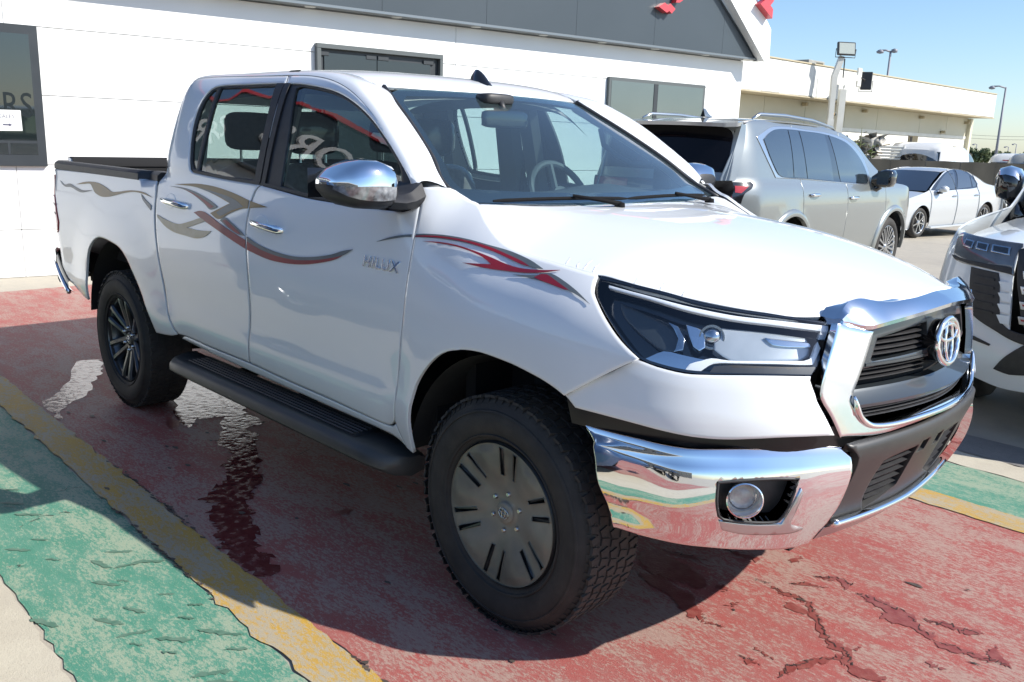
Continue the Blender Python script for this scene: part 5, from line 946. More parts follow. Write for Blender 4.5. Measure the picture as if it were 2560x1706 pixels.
        # clear turn-signal band under the cap, near the front
        sg_=split(22,24,.024)[1:]; sg_.append([(p[0]*.8+(-.573)*.2,p[1]+s*.006,p[2]*.8+1.392*.2) for p in sg_[-1]]); MB().grid(sg_).build('turn_signal',simple('clear_signal_%d'%m,(.05,.05,.053),rough=.08,metal=.2,coat=1,noise=(.30,.31,.32),nscale=40),hs,smooth=True)
        arm=MB(); arm.grid([[(-.52+dx,s*yy,zz) for dx,zz in((-.07,zb),(.05,zb),(.075,(zb+zt)/2),(.05,zt),(-.07,zt),(-.085,(zb+zt)/2))] for yy,zb,zt in((.84,1.318,1.40),(.88,1.314,1.372),(.92,1.314,1.36),(.97,1.322,1.36))],closed=True)
        arm.build('mirror_arm',blackpl,hs,smooth=True,auto=45)
        MB().grid([[(-.672,s*y,z) for z in(1.345,1.44)] for y in(.98,1.15)]).build('mirror_glass',tglass,hs)
        if m:   # the far mirror is folded back against the door
            Rz=Matrix.Rotation(math.radians(84),4,'Z'); hp=Vector((-.50,.93,0)); hs.rotation_euler=(0,0,math.radians(84)); hs.location=hp-(Rz@hp)
    # ---------------- bed
    for s in(-1,1):
        rows=[]
        for x in np.linspace(-4.165,-2.515,40):
            w=float(W(x,1.30))+.006; e=sst_(-4.165,-4.135,x); rows.append([(x,s*(w-.012),1.283),(x,s*w,1.292),(x,s*(w-.003),1.322),(x,s*(w-.022),1.3365*e+1.315*(1-e)),(x,s*(w-.075),1.3365*e+1.315*(1-e)),(x,s*(w-.09),1.325),(x,s*(w-.09),1.285)])
        b=MB().grid(rows); b.F.append(tuple(range(7))); b.F.append(tuple(range(39*7,40*7))); b.build('bed_rail',blackpl,P,smooth=True,auto=40)
        MB().grid([[(x,s*y,z) for y,z in((.765,1.30),(.755,1.20),(.75,.80))] for x in np.linspace(-4.1,-2.56,24)]).build('bed_inner_wall',blackpl,P)
    tg=MB(); rows=[]
    for y in np.linspace(-.755,.755,25):
        xb=-4.165-.012*(1-(y/.755)**2); rows.append([(xb+.06,y,.80),(xb+.065,y,1.30),(xb+.055,y,1.343),(xb+.03,y,1.352),(xb+.005,y,1.345),(xb-.004,y,1.30),(xb-.02,y,1.20),(xb,y,1.05),(xb+.005,y,.80)])
    t=tg.grid(rows,closed=True); t.F.append(tuple(range(9)));t.F.append(tuple(range(24*9,25*9))); t=t.build('tailgate',paint,P,smooth=True,auto=40)
    MB().grid([[(x,y,z) for x,z in((-4.09,1.30),(-4.095,1.347),(-4.13,1.3585),(-4.172,1.352),(-4.175,1.31))] for y in np.linspace(-.75,.75,9)])  .build('tailgate_cap',dark,t,smooth=True)
    MB().grid([[(-4.100,y,z) for z in(.82,1.31)] for y in(-.75,.75)]).build('tailgate_liner',dark,t)
    MB().box((-3.34,0,.80),(1.56,1.5,.03)).build('bed_floor',blackpl,P)
    fb=MB().box((-2.555,0,1.05),(.03,1.5,.50),.005); fb.build('bed_front_wall',blackpl,P)
    for k in range(9): MB().box((-2.575,-.66+k*.165,1.06),(.02,.05,.46),.006).build('liner_rib',blackpl,P)
    # rear bumper: chrome corners with black step
    rb=MB(); rows=[]
    for y in np.linspace(-.885,.885,41):
        a=abs(y); x=-4.275+.145*sst_(.62,.885,a)+.02*a*a; rows.append([(x+.03,y,.575),(x,y,.60),(x-.012,y,.68),(x,y,.775),(x+.03,y,.80),(x+.09,y,.80)])
    rb.grid(rows).build('rear_bumper',chrome,P,smooth=True,auto=50)
    for s in(-1,1):
        rows=[]
        for t in np.linspace(0,1,14):
            x=-4.165+.30*t; rows.append([(x,s*(.893-.03*(1-t)**2+.0),.79-.17*t),(x,s*(.905-.03*(1-t)**2),.775-.17*t),(x,s*(.900-.03*(1-t)**2),.70-.14*t),(x,s*(.87-.03*(1-t)**2),.60-.06*t)])
        MB().grid(rows).build('rear_bumper_corner',gloss if s<0 else gloss,P,smooth=True)
        MB().tube([(-4.165+.30*t,s*(.903-.03*(1-t)**2),.70-.155*t) for t in np.linspace(0,1,10)],.014,8).build('rear_bumper_trim',chrome,P,smooth=True)
    MB().box((-4.20,0,.815),(.12,1.1,.02),.006).build('bumper_step',blackpl,P)
    # ---------------- side steps
    for s in(-1,1):
        rows=[]
        for x in list(np.linspace(-2.36,-2.25,6))+list(np.linspace(-2.15,-.72,10))+list(np.linspace(-.66,-.52,7)):
            e=min(1,max(0,(x+2.36)/.12)); e2=min(1,max(0,(-.52-x)/.16)); k=math.sqrt(max(0,1-(1-e)**2))*(.35+.65*math.sqrt(max(0,1-(1-e2)**2)))
            yo=.80+.175*k; zt=.452-.03*(1-e2)**2
            rows.append([(x,s*.77,zt-.06),(x,s*(yo-.03),zt-.075),(x,s*yo,zt-.05),(x,s*(yo-.002),zt-.022),(x,s*(yo-.018),zt-.004),(x,s*(yo-.045*k),zt),(x,s*.80,zt-.004),(x,s*.77,zt-.015)])
        b=MB().grid(rows,closed=True); b.F.append(tuple(range(8)));b.F.append(tuple(range(22*8,23*8)));sb=b.build('side_step',simple('step_plastic_%d'%(s+1),(.040,.040,.039),rough=.42,noise=(.062,.060,.056),nscale=6),P,smooth=True,auto=45)
        MB().grid([[(x,s*y,.4535-.0*k) for y in(.79,.925)] for k,x in enumerate(np.linspace(-2.20,-.75,3))]).build('step_pad',blackpl,sb)
        for k in range(6):
            MB().box((-1.475,s*(.805+k*.021),.457),(1.40,.009,.008),.003).build('tread_rib',greypl,sb)
        for x in(-2.0,-1.45,-.9): MB().box((x,s*.70,.40),(.06,.22,.04),.008).build('step_bracket',dark,sb)
    # ---------------- underbody, wheel houses, axles
    ub=MB(); ub.box((-1.5,0,.60),(2.1,1.55,.22)); ub.box((-3.4,0,.66),(1.5,1.35,.2)); ub.box((.35,0,.60),(.9,1.05,.3))
    for s in(-1,1): ub.box((-1.8,s*.45,.48),(4.4,.09,.14),.01)
    ub.build('chassis',dark,P)
    ax=MB(); ax.tube([(-3.085,-.70,.39),(-3.085,.70,.39)],.05,10); ax.lathe([(0,-.14),(.10,-.12),(.15,0),(.10,.12),(0,.14)],20,Matrix.Translation((-3.085,.05,.39)))
    fx_=MB(); fx_.tube([(0,-.7,.38),(0,.7,.38)],.04,8); fx_.build('front_axle',liner,P,smooth=True)
    for q_ in([(-3.0,-.55,.33),(-2.4,-.5,.45)],[(-3.6,-.52,.42),(-2.5,-.52,.40)]): MB().tube(q_,.027,8).build('leaf_spring',liner,P,smooth=True)
    ax.build('rear_axle',liner,P,smooth=True)
    ex=MB(); ex.tube([(-2.4,-.25,.42),(-3.2,-.3,.44),(-3.9,-.45,.45)],.04,10); ex.build('exhaust_pipe',liner,P,smooth=True)
    for cx,r0,zc,fl in((0,.53,.40,True),(-3.085,.55,.40,False)):
        for m in(False,True):
            s=1 if m else -1; rows=[]
            for a in np.linspace(.22,math.pi-.12,30):
                rr=r0-(.03 if fl else 0)
                rows.append([(cx+rr*math.cos(a),s*y,zc+rr*math.sin(a)) for y in(.86,.80,.55)]+[(cx+rr*.4*math.cos(a),s*.54,zc+rr*.4*math.sin(a))])
            MB().grid(rows).build('wheel_housing',liner,P,smooth=True,auto=40)
    # strut seen behind the front tyre
    MB().tube([(-.05,-.62,.45),(-.08,-.60,.86)],.05,12).build('suspension_strut',liner,P,smooth=True)
    # added black boxes that keep daylight out of nose and cab
    eb=MB(); eb.box((.32,0,.88),(1.0,1.0,.35)); eb.box((-.33,0,.93),(.05,1.45,.66)); eb.build('daylight_baffle',dark,P)
build_truck()
# ---------------- wheels
def tyre_mesh(R=.388,w=.265,rim=.235,n=72,treads=True):
    """axis along y, outer face towards -y"""
    h=w/2; prof=[(rim-.012,-h+.045),(rim,-h+.03),(rim+.012,-h+.016),(rim+.045,-h+.002),(rim+.075,-h-.004),(rim+.105,-h+.002),(R-.028,-h+.018),(R-.012,-h+.030),(R-.006,-h+.05)]
    full=prof+[(R-.006,0)]+[(r,-y) for r,y in prof[::-1]]
    b=MB().lathe(full,n)
    # raised ribs on the side wall
    b.lathe([(rim+.018,-h+.014),(rim+.021,-h+.006),(rim+.026,-h+.004),(rim+.029,-h+.010)],n)
    b.lathe([(R-.055,-h+.004),(R-.052,-h-.003),(R-.046,-h+.000),(R-.043,-h+.008)],n)
    # tread blocks
    rows=[(-.100,.034,76,0),(-.058,.036,76,.5),(-.014,.034,76,.0),(.030,.036,76,.5),(.076,.038,76,.2)] if treads else []
    for (y,wd,k,ph) in rows:
        for i in range(k):
            a=2*math.pi*(i+ph)/k; L=2*math.pi*R/k*.74; sk=.25*(1 if (i%2) else -1)
            M=Matrix.Rotation(-a,4,'Y')@Matrix.Translation((R-.004,y,0))@Matrix.Rotation(sk,4,'X')
            V=[M@Vector((dx,dy*wd/2,dz*L/2)) for dx,dy,dz in((-.006,-1,-1),(-.006,1,-1),(-.006,1,1),(-.006,-1,1),(.0025,-.92,-.92),(.0025,.92,-.92),(.0025,.92,.92),(.0025,-.92,.92))]
            b.add(V,[(4,5,6,7),(0,1,5,4),(1,2,6,5),(2,3,7,6),(3,0,4,7)])
    if treads:
        for i in range(76):  # shoulder lugs
            a=2*math.pi*(i+.25)/76; L=2*math.pi*R/76*.68; M=Matrix.Rotation(-a,4,'Y')
            for sg in(-1,1):
                V=[M@Vector(q) for q in((R-.026,sg*(h-.020),-L/2),(R-.026,sg*(h-.020),L/2),(R-.004,sg*(h-.040),L/2),(R-.004,sg*(h-.040),-L/2),(R-.026,sg*(h-.0175),-L/2),(R-.026,sg*(h-.0175),L/2),(R-.002,sg*(h-.034),L/2),(R-.002,sg*(h-.034),-L/2))]
                b.add(V,[(4,5,6,7),(0,1,5,4),(1,2,6,5),(2,3,7,6),(3,0,4,7)])
    return b
def make_wheel(name,parent,loc,covered,mir,spin):
    w=bpy.data.objects.new(name,None); COL.objects.link(w); w.parent=parent; w.location=loc; w.rotation_euler=(0,spin,math.pi if mir else 0)
    t=tyre_mesh().build('tyre',rubber,w,smooth=True,auto=38)
    rim=MB(); rim.lathe([(.236,-.118),(.240,-.112),(.236,-.100),(.222,-.094),(.212,-.07),(.205,.02),(.215,.10),(.236,.115)],56)
    rim.build('rim',alloy,w,smooth=True,auto=40)
    MB().lathe([(.21,.0),(.09,.02),(.0,.02)],32).build('brake_disc',liner,w,smooth=True)
    # six twin spokes
    for k in range(6):
        a=2*math.pi*k/6+math.pi/2
        sp=MB()
        for sg in(-1,1):
            rows=[]
            for r,yo,hw in((.045,-.066,.016),(.09,-.074,.016),(.15,-.088,.0155),(.20,-.099,.0165),(.226,-.101,.020)):
                off=sg*(.018+.05*(r-.045)/.18*.55)
                sec=[(-hw,.03),(-hw,0),(-hw*.55,-.011),(hw*.55,-.011),(hw,0),(hw,.03)]
                rows.append([Matrix.Rotation(-a,3,'Y')@Vector((r,yo+dy,off+dz)) for dz,dy in sec])
            sp.grid(rows)
        sp.build('spoke',alloy,w,smooth=True,auto=30)
    MB().lathe([(0,-.082),(.030,-.083),(.036,-.078),(.040,-.066),(.075,-.060),(.085,-.03)],36).build('hub',alloy,w,smooth=True,auto=40)
    nt=None
    for k in range(6):
        a=2*math.pi*k/6+math.pi/6; M=Matrix.Translation((.0575*math.cos(a)*1.12,0,.0575*math.sin(a)*1.12))
        MB().lathe([(0,-.094),(.006,-.094),(.0095,-.088),(.0105,-.06)],10,M).build('wheel_nut',alloyb,w,smooth=True,auto=40)
    em=MB()
    def ov(a,b,cz=0,r=.0018,y=-.0855):
        em.tube([(a*math.cos(t),y,cz+b*math.sin(t)) for t in np.linspace(0,2*math.pi,25)],r,6,cap=False)
    yy=-.1005 if covered else -.0855
    ov(.022,.017,y=yy);ov(.019,.007,.006,y=yy);ov(.008,.016,y=yy)
    em.build('hub_emblem',alloyb,w,smooth=True)
    if covered:
        # protective film stretched over the alloy: shallow dish with six pairs of slits
        def DISH(u,v):
            r=np.hypot(u,v); a=np.arctan2(v,u)
            y=-.1165+.034*(1-sst(.03,.225,r))-.012*(1-sst(.02,.045,r))+.008*np.cos(6*(a-np.pi/2))*sst(.06,.16,r)*(1-sst(.2,.23,r))
            return np.stack([-u,y,v],-1)
        RIM=[(.2335*math.cos(t),.2335*math.sin(t)) for t in np.linspace(0,2*math.pi,65)[:-1]]
        slits=[]
        for k in range(6):
            a=2*math.pi*k/6+math.pi/2; ca,sa=math.cos(a),math.sin(a)
            for sg in(-1,1):
                q=[(.126,sg*.026-.0065),(.222,sg*.031-.0085),(.222,sg*.031+.0085),(.126,sg*.026+.0065)]
                slits.append([(r*ca-t*sa,r*sa+t*ca) for r,t in q])
        skin('wheel_cover_film',patch(DISH,RIM,holes=slits,h=.016,fine=.012,thick=.004,rnd=.003,ang=30),film,w)
        MB().lathe([(.0,-.098),(.030,-.0985),(.034,-.096),(.036,-.090)],32).build('film_hub',film,w,smooth=True)
    return w
wl=make_wheel('front_wheel',TK,(0,-.768,.388),True,False,.13)
make_wheel('front_wheel',TK,(0,.768,.388),True,True,.4)
make_wheel('rear_wheel',TK,(-3.085,-.768,.388),False,False,.04)
make_wheel('rear_wheel',TK,(-3.085,.768,.388),False,True,.7)
# ---------------- cabin
def build_cabin():
    P=TK
    rows=[]
    for y in np.linspace(-.76,.76,31):
        a=abs(y)/.76; bump=.030*math.exp(-((y-.37)/.20)**2)
        rows.append([(-.40-.03*a,y,1.20),(-.42-.03*a,y,1.300+.0*bump),(-.56,y,1.335+bump*.5),(-.70,y,1.345+bump),(-.80,y,1.332+bump),(-.84,y,1.30),(-.86,y,1.05),(-.80,y,.75)])
    MB().grid(rows).build('dashboard',dash,P,smooth=True)
    MB().box((-1.5,0,.66),(1.9,1.5,.05)).build('cabin_floor',dark,P)
    # rear wall with window opening
    MB().grid([[(x,y,z) for x,z in((-2.44,.7),(-2.445,1.33))] for y in(-.8,.8)]).build('cab_rear_wall',trimint,P)
    rw=MB()
    for s in(-1,1): rw.grid([[(-2.445,s*.86,1.33),(-2.40,s*.80,1.62),(-2.36,s*.70,1.79)],[(-2.445,s*.66,1.33),(-2.40,s*.64,1.62),(-2.38,s*.60,1.72)]])
    rw.grid([[(-2.39,y,1.68),(-2.37,y,1.80)] for y in(-.7,.7)])
    rw.build('cab_rear_frame',paint,P)
    MB().grid([[(-2.443,y,1.33),(-2.40,y,1.70)] for y in(-.66,.66)]).build('rear_window',sglass,P)
    MB().box((-2.437,0,1.50),(.012,.03,.36)).build('rear_window_bar',blackpl,P)
    rows=[[(x,y,float(ROOF(np.array(x),np.array(y))[2])-.045-.05*(abs(y)/.62)**4) for y in np.linspace(-.62,.62,15)] for x in np.linspace(-2.38,-1.02,12)]
    MB().grid(rows).build('headliner',headlin,P,smooth=True)
    # inner pillars
    for s in(-1,1):
        b=MB()
        def pil(xa,xb,za,zb,ya,yb,wa,wb):
            b.grid([[(xa-wa,s*ya,za),(xa-wa*.6,s*(ya-.035),za),(xa+wa*.6,s*(ya-.035),za),(xa+wa,s*ya,za)],[(xb-wb,s*yb,zb),(xb-wb*.6,s*(yb-.035),zb),(xb+wb*.6,s*(yb-.035),zb),(xb+wb,s*yb,zb)]])
        pil(-1.53,-1.52,1.25,1.77,.825,.68,.075,.07)
        if s>0: pil(-1.70,-1.68,1.25,1.75,.80,.68,.11,.09); pil(-2.34,-2.30,1.25,1.77,.80,.69,.13,.12)
        b.build('inner_pillar',trimint,P)
        c=MB(); pts=[(WE(v)[0]-.035,s*(WE(v)[1]+.035),WE(v)[2]-.012) for v in np.linspace(.05,1,12)]; c.tube(pts,.032,8); c.build('inner_pillar_trim',trimint,P,smooth=True)
        h=MB(); q=[WE(v) for v in(.42,.50,.60,.70,.78)]
        h.tube([(e[0]-.055-d,s*(e[1]-.015-d*.4),e[2]-.02-d) for e,d in zip(q,(.0,.04,.045,.04,.0))],.013,8); h.build('grab_handle',dash,P,smooth=True)
        # belts
        sb=MB(); sb.grid([[(-1.56,s*.755,1.55),(-1.60,s*.755,1.55)],[(-1.60,s*.74,.95),(-1.64,s*.74,.95)]]); sb.build('seat_belt',blackpl,P)
    # front seats, headrests; rear bench
    def lozenge(b,c,sz,e=.45,n=16,m=10,M=None):
        rows=[]
        for i in range(m+1):
            ph=-math.pi/2+math.pi*i/m; cp,sp=math.cos(ph),math.sin(ph); r=[]
            for k in range(n):
                t=2*math.pi*k/n; ct,s_=math.cos(t),math.sin(t)
                f=lambda v,ee:math.copysign(abs(v)**ee,v)
                v=Vector((f(cp,e)*f(ct,e)*sz[0]/2,f(cp,e)*f(s_,e)*sz[1]/2,f(sp,e)*sz[2]/2))
                if M is not None: v=M@v
                r.append(v+Vector(c))
            rows.append(r)
        b.grid(rows,closed=True)
    R12=Matrix.Rotation(math.radians(-16),3,'Y')
    for y,mt in((-.37,seatfilm),(.37,seatfilm)):
        s_=bpy.data.objects.new('front_seat',None); COL.objects.link(s_); s_.parent=P; s_.location=(-1.55,y,.75)
        b=MB(); lozenge(b,(.05,0,.1),(.56,.52,.18)); b.build('seat_cushion',mt,s_,smooth=True)
        b=MB(); lozenge(b,(-.26,0,.36),(.16,.50,.62),M=R12); b.build('seat_back',mt,s_,smooth=True)
        b=MB(); lozenge(b,(-.36,0,.80),(.12,.27,.20),e=.5); b.build('headrest',simple('headrest_wrap_%d'%(y>0),(.03,.03,.035),rough=.25,coat=.7,bump=.6,bscale=25),s_,smooth=True)
        b=MB(); [b.tube([(-.35,k*.07,.64),(-.355,k*.07,.74)],.007,6) for k in(-1,1)]; b.build('headrest_post',satin,s_)
    s_=bpy.data.objects.new('rear_seat',None); COL.objects.link(s_); s_.parent=P; s_.location=(-2.2,0,.75)
    b=MB(); lozenge(b,(.05,0,.1),(.5,1.36,.2)); b.build('seat_cushion',fabric,s_,smooth=True)
    b=MB(); lozenge(b,(-.15,0,.36),(.15,1.36,.62),M=Matrix.Rotation(math.radians(-10),3,'Y')); b.build('seat_back',fabric,s_,smooth=True)
    for y in(-.44,.44):
        b=MB(); lozenge(b,(-.17,y,.80),(.11,.27,.19),e=.45); b.build('headrest',fabric,s_,smooth=True)
        b=MB(); [b.tube([(-.17,y+k*.06,.64),(-.17,y+k*.06,.74)],.007,6) for k in(-1,1)]; b.build('headrest_post',satin,s_)
    # steering wheel
    sw=MB(); M=Matrix.Translation((-.98,.40,1.285))@Matrix.Rotation(math.radians(62),4,'Y')
    sw.tube([M@Vector((.185*math.cos(t),.185*math.sin(t),0)) for t in np.linspace(0,2*math.pi,33)],.016,8,cap=False)
    for a in(.0,math.pi,-math.pi/2): sw.tube([M@Vector((.05*math.cos(a),.05*math.sin(a),-.015)),M@Vector((.18*math.cos(a),.18*math.sin(a),0))],.016,6)
    sw.lathe([(0,-.02),(.06,-.01),(.06,.02),(0,.03)],16,M,axis='z'); sw.tube([M@Vector((0,0,-.02)),(-.78,.40,1.17)],.03,8)
    sw.build('steering_wheel',dash,P,smooth=True,auto=40)
    # mirror, sensor pod
    im=MB(); lozenge(im,(-.865,-.09,1.632),(.035,.255,.072),e=.4); mo=im.build('interior_mirror',gloss,P,smooth=True)
    MB().box((-.884,-.09,1.632),(.004,.225,.055)).build('mirror_glass',tglass,mo)
    st=MB(); st.tube([(-.87,-.09,1.66),(-.90,-.09,1.71)],.014,8); lozenge(st,(-.93,-.09,1.715),(.09,.17,.045)); st.build('mirror_mount',blackpl,mo,smooth=True)
    for y in(-.36,.36):
        b=MB(); lozenge(b,(-1.13,y,1.735),(.15,.34,.016),e=.3); b.build('sun_visor',headlin,P,smooth=True)
    # torn white paper hanging at the passenger seat
    pp=MB(); pts=[(-.487,1.550),(-.47,1.562),(-.44,1.560),(-.405,1.563),(-.385,1.55),(-.34,1.513),(-.35,1.507),(-.38,1.508),(-.40,1.500),(-.42,1.512),(-.445,1.518),(-.455,1.535)]
    pp.prism(pts,-1.252,-1.249,lambda a,b,h:(h-(b-1.53)*.5,a-.0,b-.0)); pp.build('loose_paper',simple('paper_white',(.85,.85,.85),rough=.7),P)
build_cabin()
# ============================================================ other vehicles
def clip_x(poly,x0,x1):
    def cut(p,x,s):
        o=[]
        for i in range(len(p)):
            a,b=p[i],p[(i+1)%len(p)]; ia=(a[0]-x)*s>=0; ib=(b[0]-x)*s>=0
            if ia:o.append(a)
            if ia!=ib: t=(x-a[0])/(b[0]-a[0]); o.append((x,a[1]+t*(b[1]-a[1])))
        return o
    return cut(cut([tuple(q) for q in poly],x0,1),x1,-1)
WCACHE={}
def car_wheel(parent,loc,R,w,style,mir,spin=0.):
    key=(R,w,style)
    if key not in WCACHE:
        h=w/2; rim=R*.70 if style!='steel' else R*.62
        t=MB().lathe([(rim,-h+.02),(rim+.015,-h+.004),((rim+R)/2,-h-.004),(R-.03,-h+.012),(R-.006,-h+.05),(R,-h+.08),(R,h-.08),(R-.03,h-.01),(rim,h-.02)],40)
        tm=mesh('tyre',t.V,t.F,True)
        r=MB().lathe([(rim+.004,-h+.018),(rim-.004,-h+.012),(rim-.016,-h+.03),(rim-.03,0),(rim,h-.02)],40); rm=mesh('rim',r.V,r.F,True)
        d=MB().lathe([(rim-.01,.0),(0,.0)],32); dm=mesh('disc',d.V,d.F,True)
        s=MB(); n={'multi':10,'star':5,'twin':7,'steel':6}[style]
        for k in range(n):
            a0=2*math.pi*k/n
            for sg in((-1,1) if style in('multi','star') else (0,)):
                rows=[]
                for rr,hw in((.03,.012),(rim*.5,.010),(rim-.008,.016 if style!='star' else .03)):
                    off=sg*(.012+rr*.10); rows.append([Matrix.Rotation(-a0,3,'Y')@Vector((rr,-h+.022+dy-.012*(rr/rim),off+dz)) for dz,dy in((-hw,.02),(-hw,0),(hw,0),(hw,.02))])
                s.grid(rows)
        s.lathe([(0,-h+.008),(.045,-h+.012),(.06,-h+.03)],20); sm=mesh('spokes',s.V,s.F,False)
        WCACHE[key]=(tm,rm,dm,sm)
    tm,rm,dm,sm=WCACHE[key]
    o=bpy.data.objects.new('wheel',None); COL.objects.link(o); o.parent=parent; o.location=loc; o.rotation_euler=(0,spin,math.pi if mir else 0)
    link('tyre',tm,rubber,o); link('rim',rm,alloyb if style!='steel' else alloy,o); link('brake_disc',dm,dark,o); link('spokes',sm,{'multi':alloyb,'star':alloyb,'twin':alloyb,'steel':alloyb}[style],o)
def arch_pts(cx,cz,r,a0,a1,n=13): return [(cx+r*math.cos(a),cz+r*math.sin(a)) for a in np.linspace(a0,a1,n)]
def liner_arch(parent,cx,R,w0,w1):
    for s in(-1,1):
        b=MB(); b.grid([[(cx+R*math.cos(a),s*y,.40+R*math.sin(a)) for y in(w0,w1)]+[(cx+R*.3*math.cos(a),s*w1*.99,.40+R*.3*math.sin(a))] for a in np.linspace(0,math.pi,16)]); b.build('wheel_housing',liner,parent)
def hf(zf,x0,x1,ny=17,nx=24,yf=None):
    pass
# ------------------------------------------------------------ silver SUV
def build_suv():
    P=thing('parked_suv','silver SUV seen from its dark rear window, parked behind the pickup bonnet','car',(-3.818,8.605,-.03),1.62,ry=.013)
    S=SUV_SIDE
    body=[(-3.86,.50),(-3.93,.62),(-3.985,.82),(-3.975,1.02),(-3.93,1.21),(-3.822,1.457),(-3.69,1.66),(-3.62,1.755),(-3.5,1.80),(-3.0,1.835),(-2.4,1.842),(-1.8,1.825),(-1.3,1.765),(-.95,1.665),(-.55,1.46),(-.30,1.31),(-.20,1.235),(.1,1.215),(.45,1.185),(.70,1.12),(.82,1.02),(.86,.80),(.83,.55),(.78,.42),(.50,.40)]+arch_pts(0,.40,.475,0.0,math.pi)+[(-.6,.38),(-2.25,.38)]+arch_pts(-2.85,.40,.475,0.0,math.pi)+[(-3.40,.42)]
    for nm,a,b in(('rear_quarter',-5,-2.613),('rear_door',-2.607,-1.463),('front_door',-1.457,-.305),('front_fender',-.299,2)):
        d=patch(S,clip_x(body,a,b),h=.07,fine=.04,ang=30)
        both(nm,d,silver,P)
    lamp=simple('suv_lamp_black',(.010,.010,.011),rough=.1,coat=1)
    deep=simple('deep_red_lens',(.20,.006,.010),rough=.08,coat=1)
    tint=simple('suv_side_glass',(.018,.024,.028),rough=.02,spec=1.0,coat=1)
    for m in(False,True):
        skin('window_surround',patch(S,T['suv_band'],off=.006,h=.07,thick=.012,rnd=.006),satin,P,m)
        ins=patch(S,[(-3.3349,1.6296),(-3.1893,1.6955),(-3.008,1.7389),(-2.72,1.752),(-2.40,1.750),(-1.85,1.738),(-1.3819,1.682),(-1.1269,1.5954),(-.9027,1.4593),(-.815,1.33),(-.80,1.235),(-.88,1.2045),(-1.6118,1.2206),(-2.4496,1.250),(-3.0161,1.2661),(-3.1282,1.3082),(-3.2621,1.4755)],off=.009,h=.07,thick=.006,rnd=0)
        skin('window_pillar',ins,lamp,P,m)
        for k in('suv_g1','suv_gm','suv_g2','suv_g3'):
            skin('side_window',patch(S,T[k],off=.012,h=.07,thick=.004,rnd=0),tint,P,m)
        q=skin('tail_light',patch(S,T['suv_tail'],off=.006,h=.05,thick=.012,rnd=.004),lamp,P,m)
        skin('red_lens',patch(S,T['suv_red1'],off=.011,h=.05,thick=.006,rnd=0),redlens,q,m); skin('red_lens',patch(S,[(-3.93,1.178),(-3.86,1.182),(-3.86,1.05),(-3.93,1.085)],off=.011,h=.05,thick=.006,rnd=0),deep,q,m)
        for hx,hz in((-2.35,1.088),(-1.30,1.047)):
            b=MB(); rows=[]
            for t in np.linspace(0,1,9):
                x=hx-.12+.24*t; k=math.sin(math.pi*t)**.5; p=SUV_SIDE(np.array(x),np.array(hz)); rows.append([p+np.array([0,-(.006+.035*k)-.012*math.cos(a),.02*(.4+.6*k)*math.sin(a)]) for a in np.linspace(0,2*math.pi,9)[:-1]])
            b.grid(rows,closed=True).build('door_handle',chrome,P,smooth=True,mirror=m)
        # arch cladding in body colour
        for cx in(0,-2.85):
            rows=[]
            for a in np.linspace(-.05,math.pi+.05,24):
                rr=[]
                for r,o in((.47,-.02),(.475,.022),(.50,.026),(.535,.020),(.55,.0)):
                    x,z=cx+r*math.cos(a),.40+r*math.sin(a); p=SUV_SIDE(np.array(x),np.array(max(z,.36))); rr.append((x,p[1]-o,z))
                rows.append(rr)
            MB().grid(rows).build('arch_moulding',silver,P,smooth=True,mirror=m,auto=60)
        s=1 if m else -1
        b=MB(); rows=[]
        for y,xa,xb,za,zb in((.93,-.72,-.60,1.20,1.30),(.99,-.70,-.48,1.17,1.36),(1.06,-.70,-.46,1.165,1.385),(1.13,-.69,-.47,1.18,1.38),(1.16,-.67,-.52,1.22,1.35)):
            rows.append([((xa+xb)/2+(xb-xa)/2*math.copysign(abs(math.cos(a))**.5,math.cos(a)),s*y,(za+zb)/2+(zb-za)/2*math.copysign(abs(math.sin(a))**.6,math.sin(a))) for a in np.linspace(0,2*math.pi,17)[:-1]])
        b.grid(rows,closed=True); b.F.append(tuple(range(16)));b.F.append(tuple(range(64,80))); mo=b.build('mirror',lamp,P,smooth=True,auto=60)
        MB().grid([[(-.702,s*y,z) for z in(1.20,1.36)] for y in(.99,1.13)]).build('mirror_glass',tglass,mo)
        MB().tube([(-.60,s*.90,1.12),(-.60,s*1.0,1.19)],[.05,.045],8).build('mirror_arm',lamp,mo,smooth=True)
        b=MB(); b.tube([(-3.3,s*.665,1.835),(-3.15,s*.66,1.885),(-2.6,s*.655,1.900),(-1.9,s*.65,1.885),(-1.35,s*.635,1.835),(-1.2,s*.63,1.79)],[.012,.02,.022,.022,.018,.008],8,flat=.8); b.build('roof_bar',satin,P,smooth=True)
    # tailgate
    R=SUV_REAR
    skin('tailgate',patch(R,[(-.70,.55),(.70,.55),(.80,.9),(.80,1.2),(.775,1.45),(.74,1.66),(.66,1.72),(0,1.735),(-.66,1.72),(-.74,1.66),(-.775,1.45),(-.80,1.2),(-.80,.9)],h=.09,thick=.03),silver,P)
    tb=[(-.70,1.297),(.715,1.297),(.735,1.40),(.728,1.567),(.712,1.655),(.66,1.708),(.525,1.735),(0,1.74),(-.525,1.735),(-.66,1.708),(-.712,1.655),(-.728,1.567),(-.735,1.40)]
    g=skin('rear_window',patch(R,tb,off=.006,h=.09,thick=.008,rnd=.004),simple('rear_glass',(.005,.005,.007),rough=.06,spec=.25),P)
    skin('lamp_bar',patch(R,[(-.82,1.20),(.82,1.20),(.84,1.05),(.80,1.06),(.56,1.09),(0,1.10),(-.56,1.09),(-.80,1.06),(-.84,1.05)],off=.006,h=.09,thick=.012,rnd=.004),lamp,P)
    skin('red_lens',patch(R,[(.30,1.188),(.79,1.185),(.80,1.075),(.6,1.10),(.3,1.115)],off=.011,h=.08,thick=.006,rnd=0),deep,P)
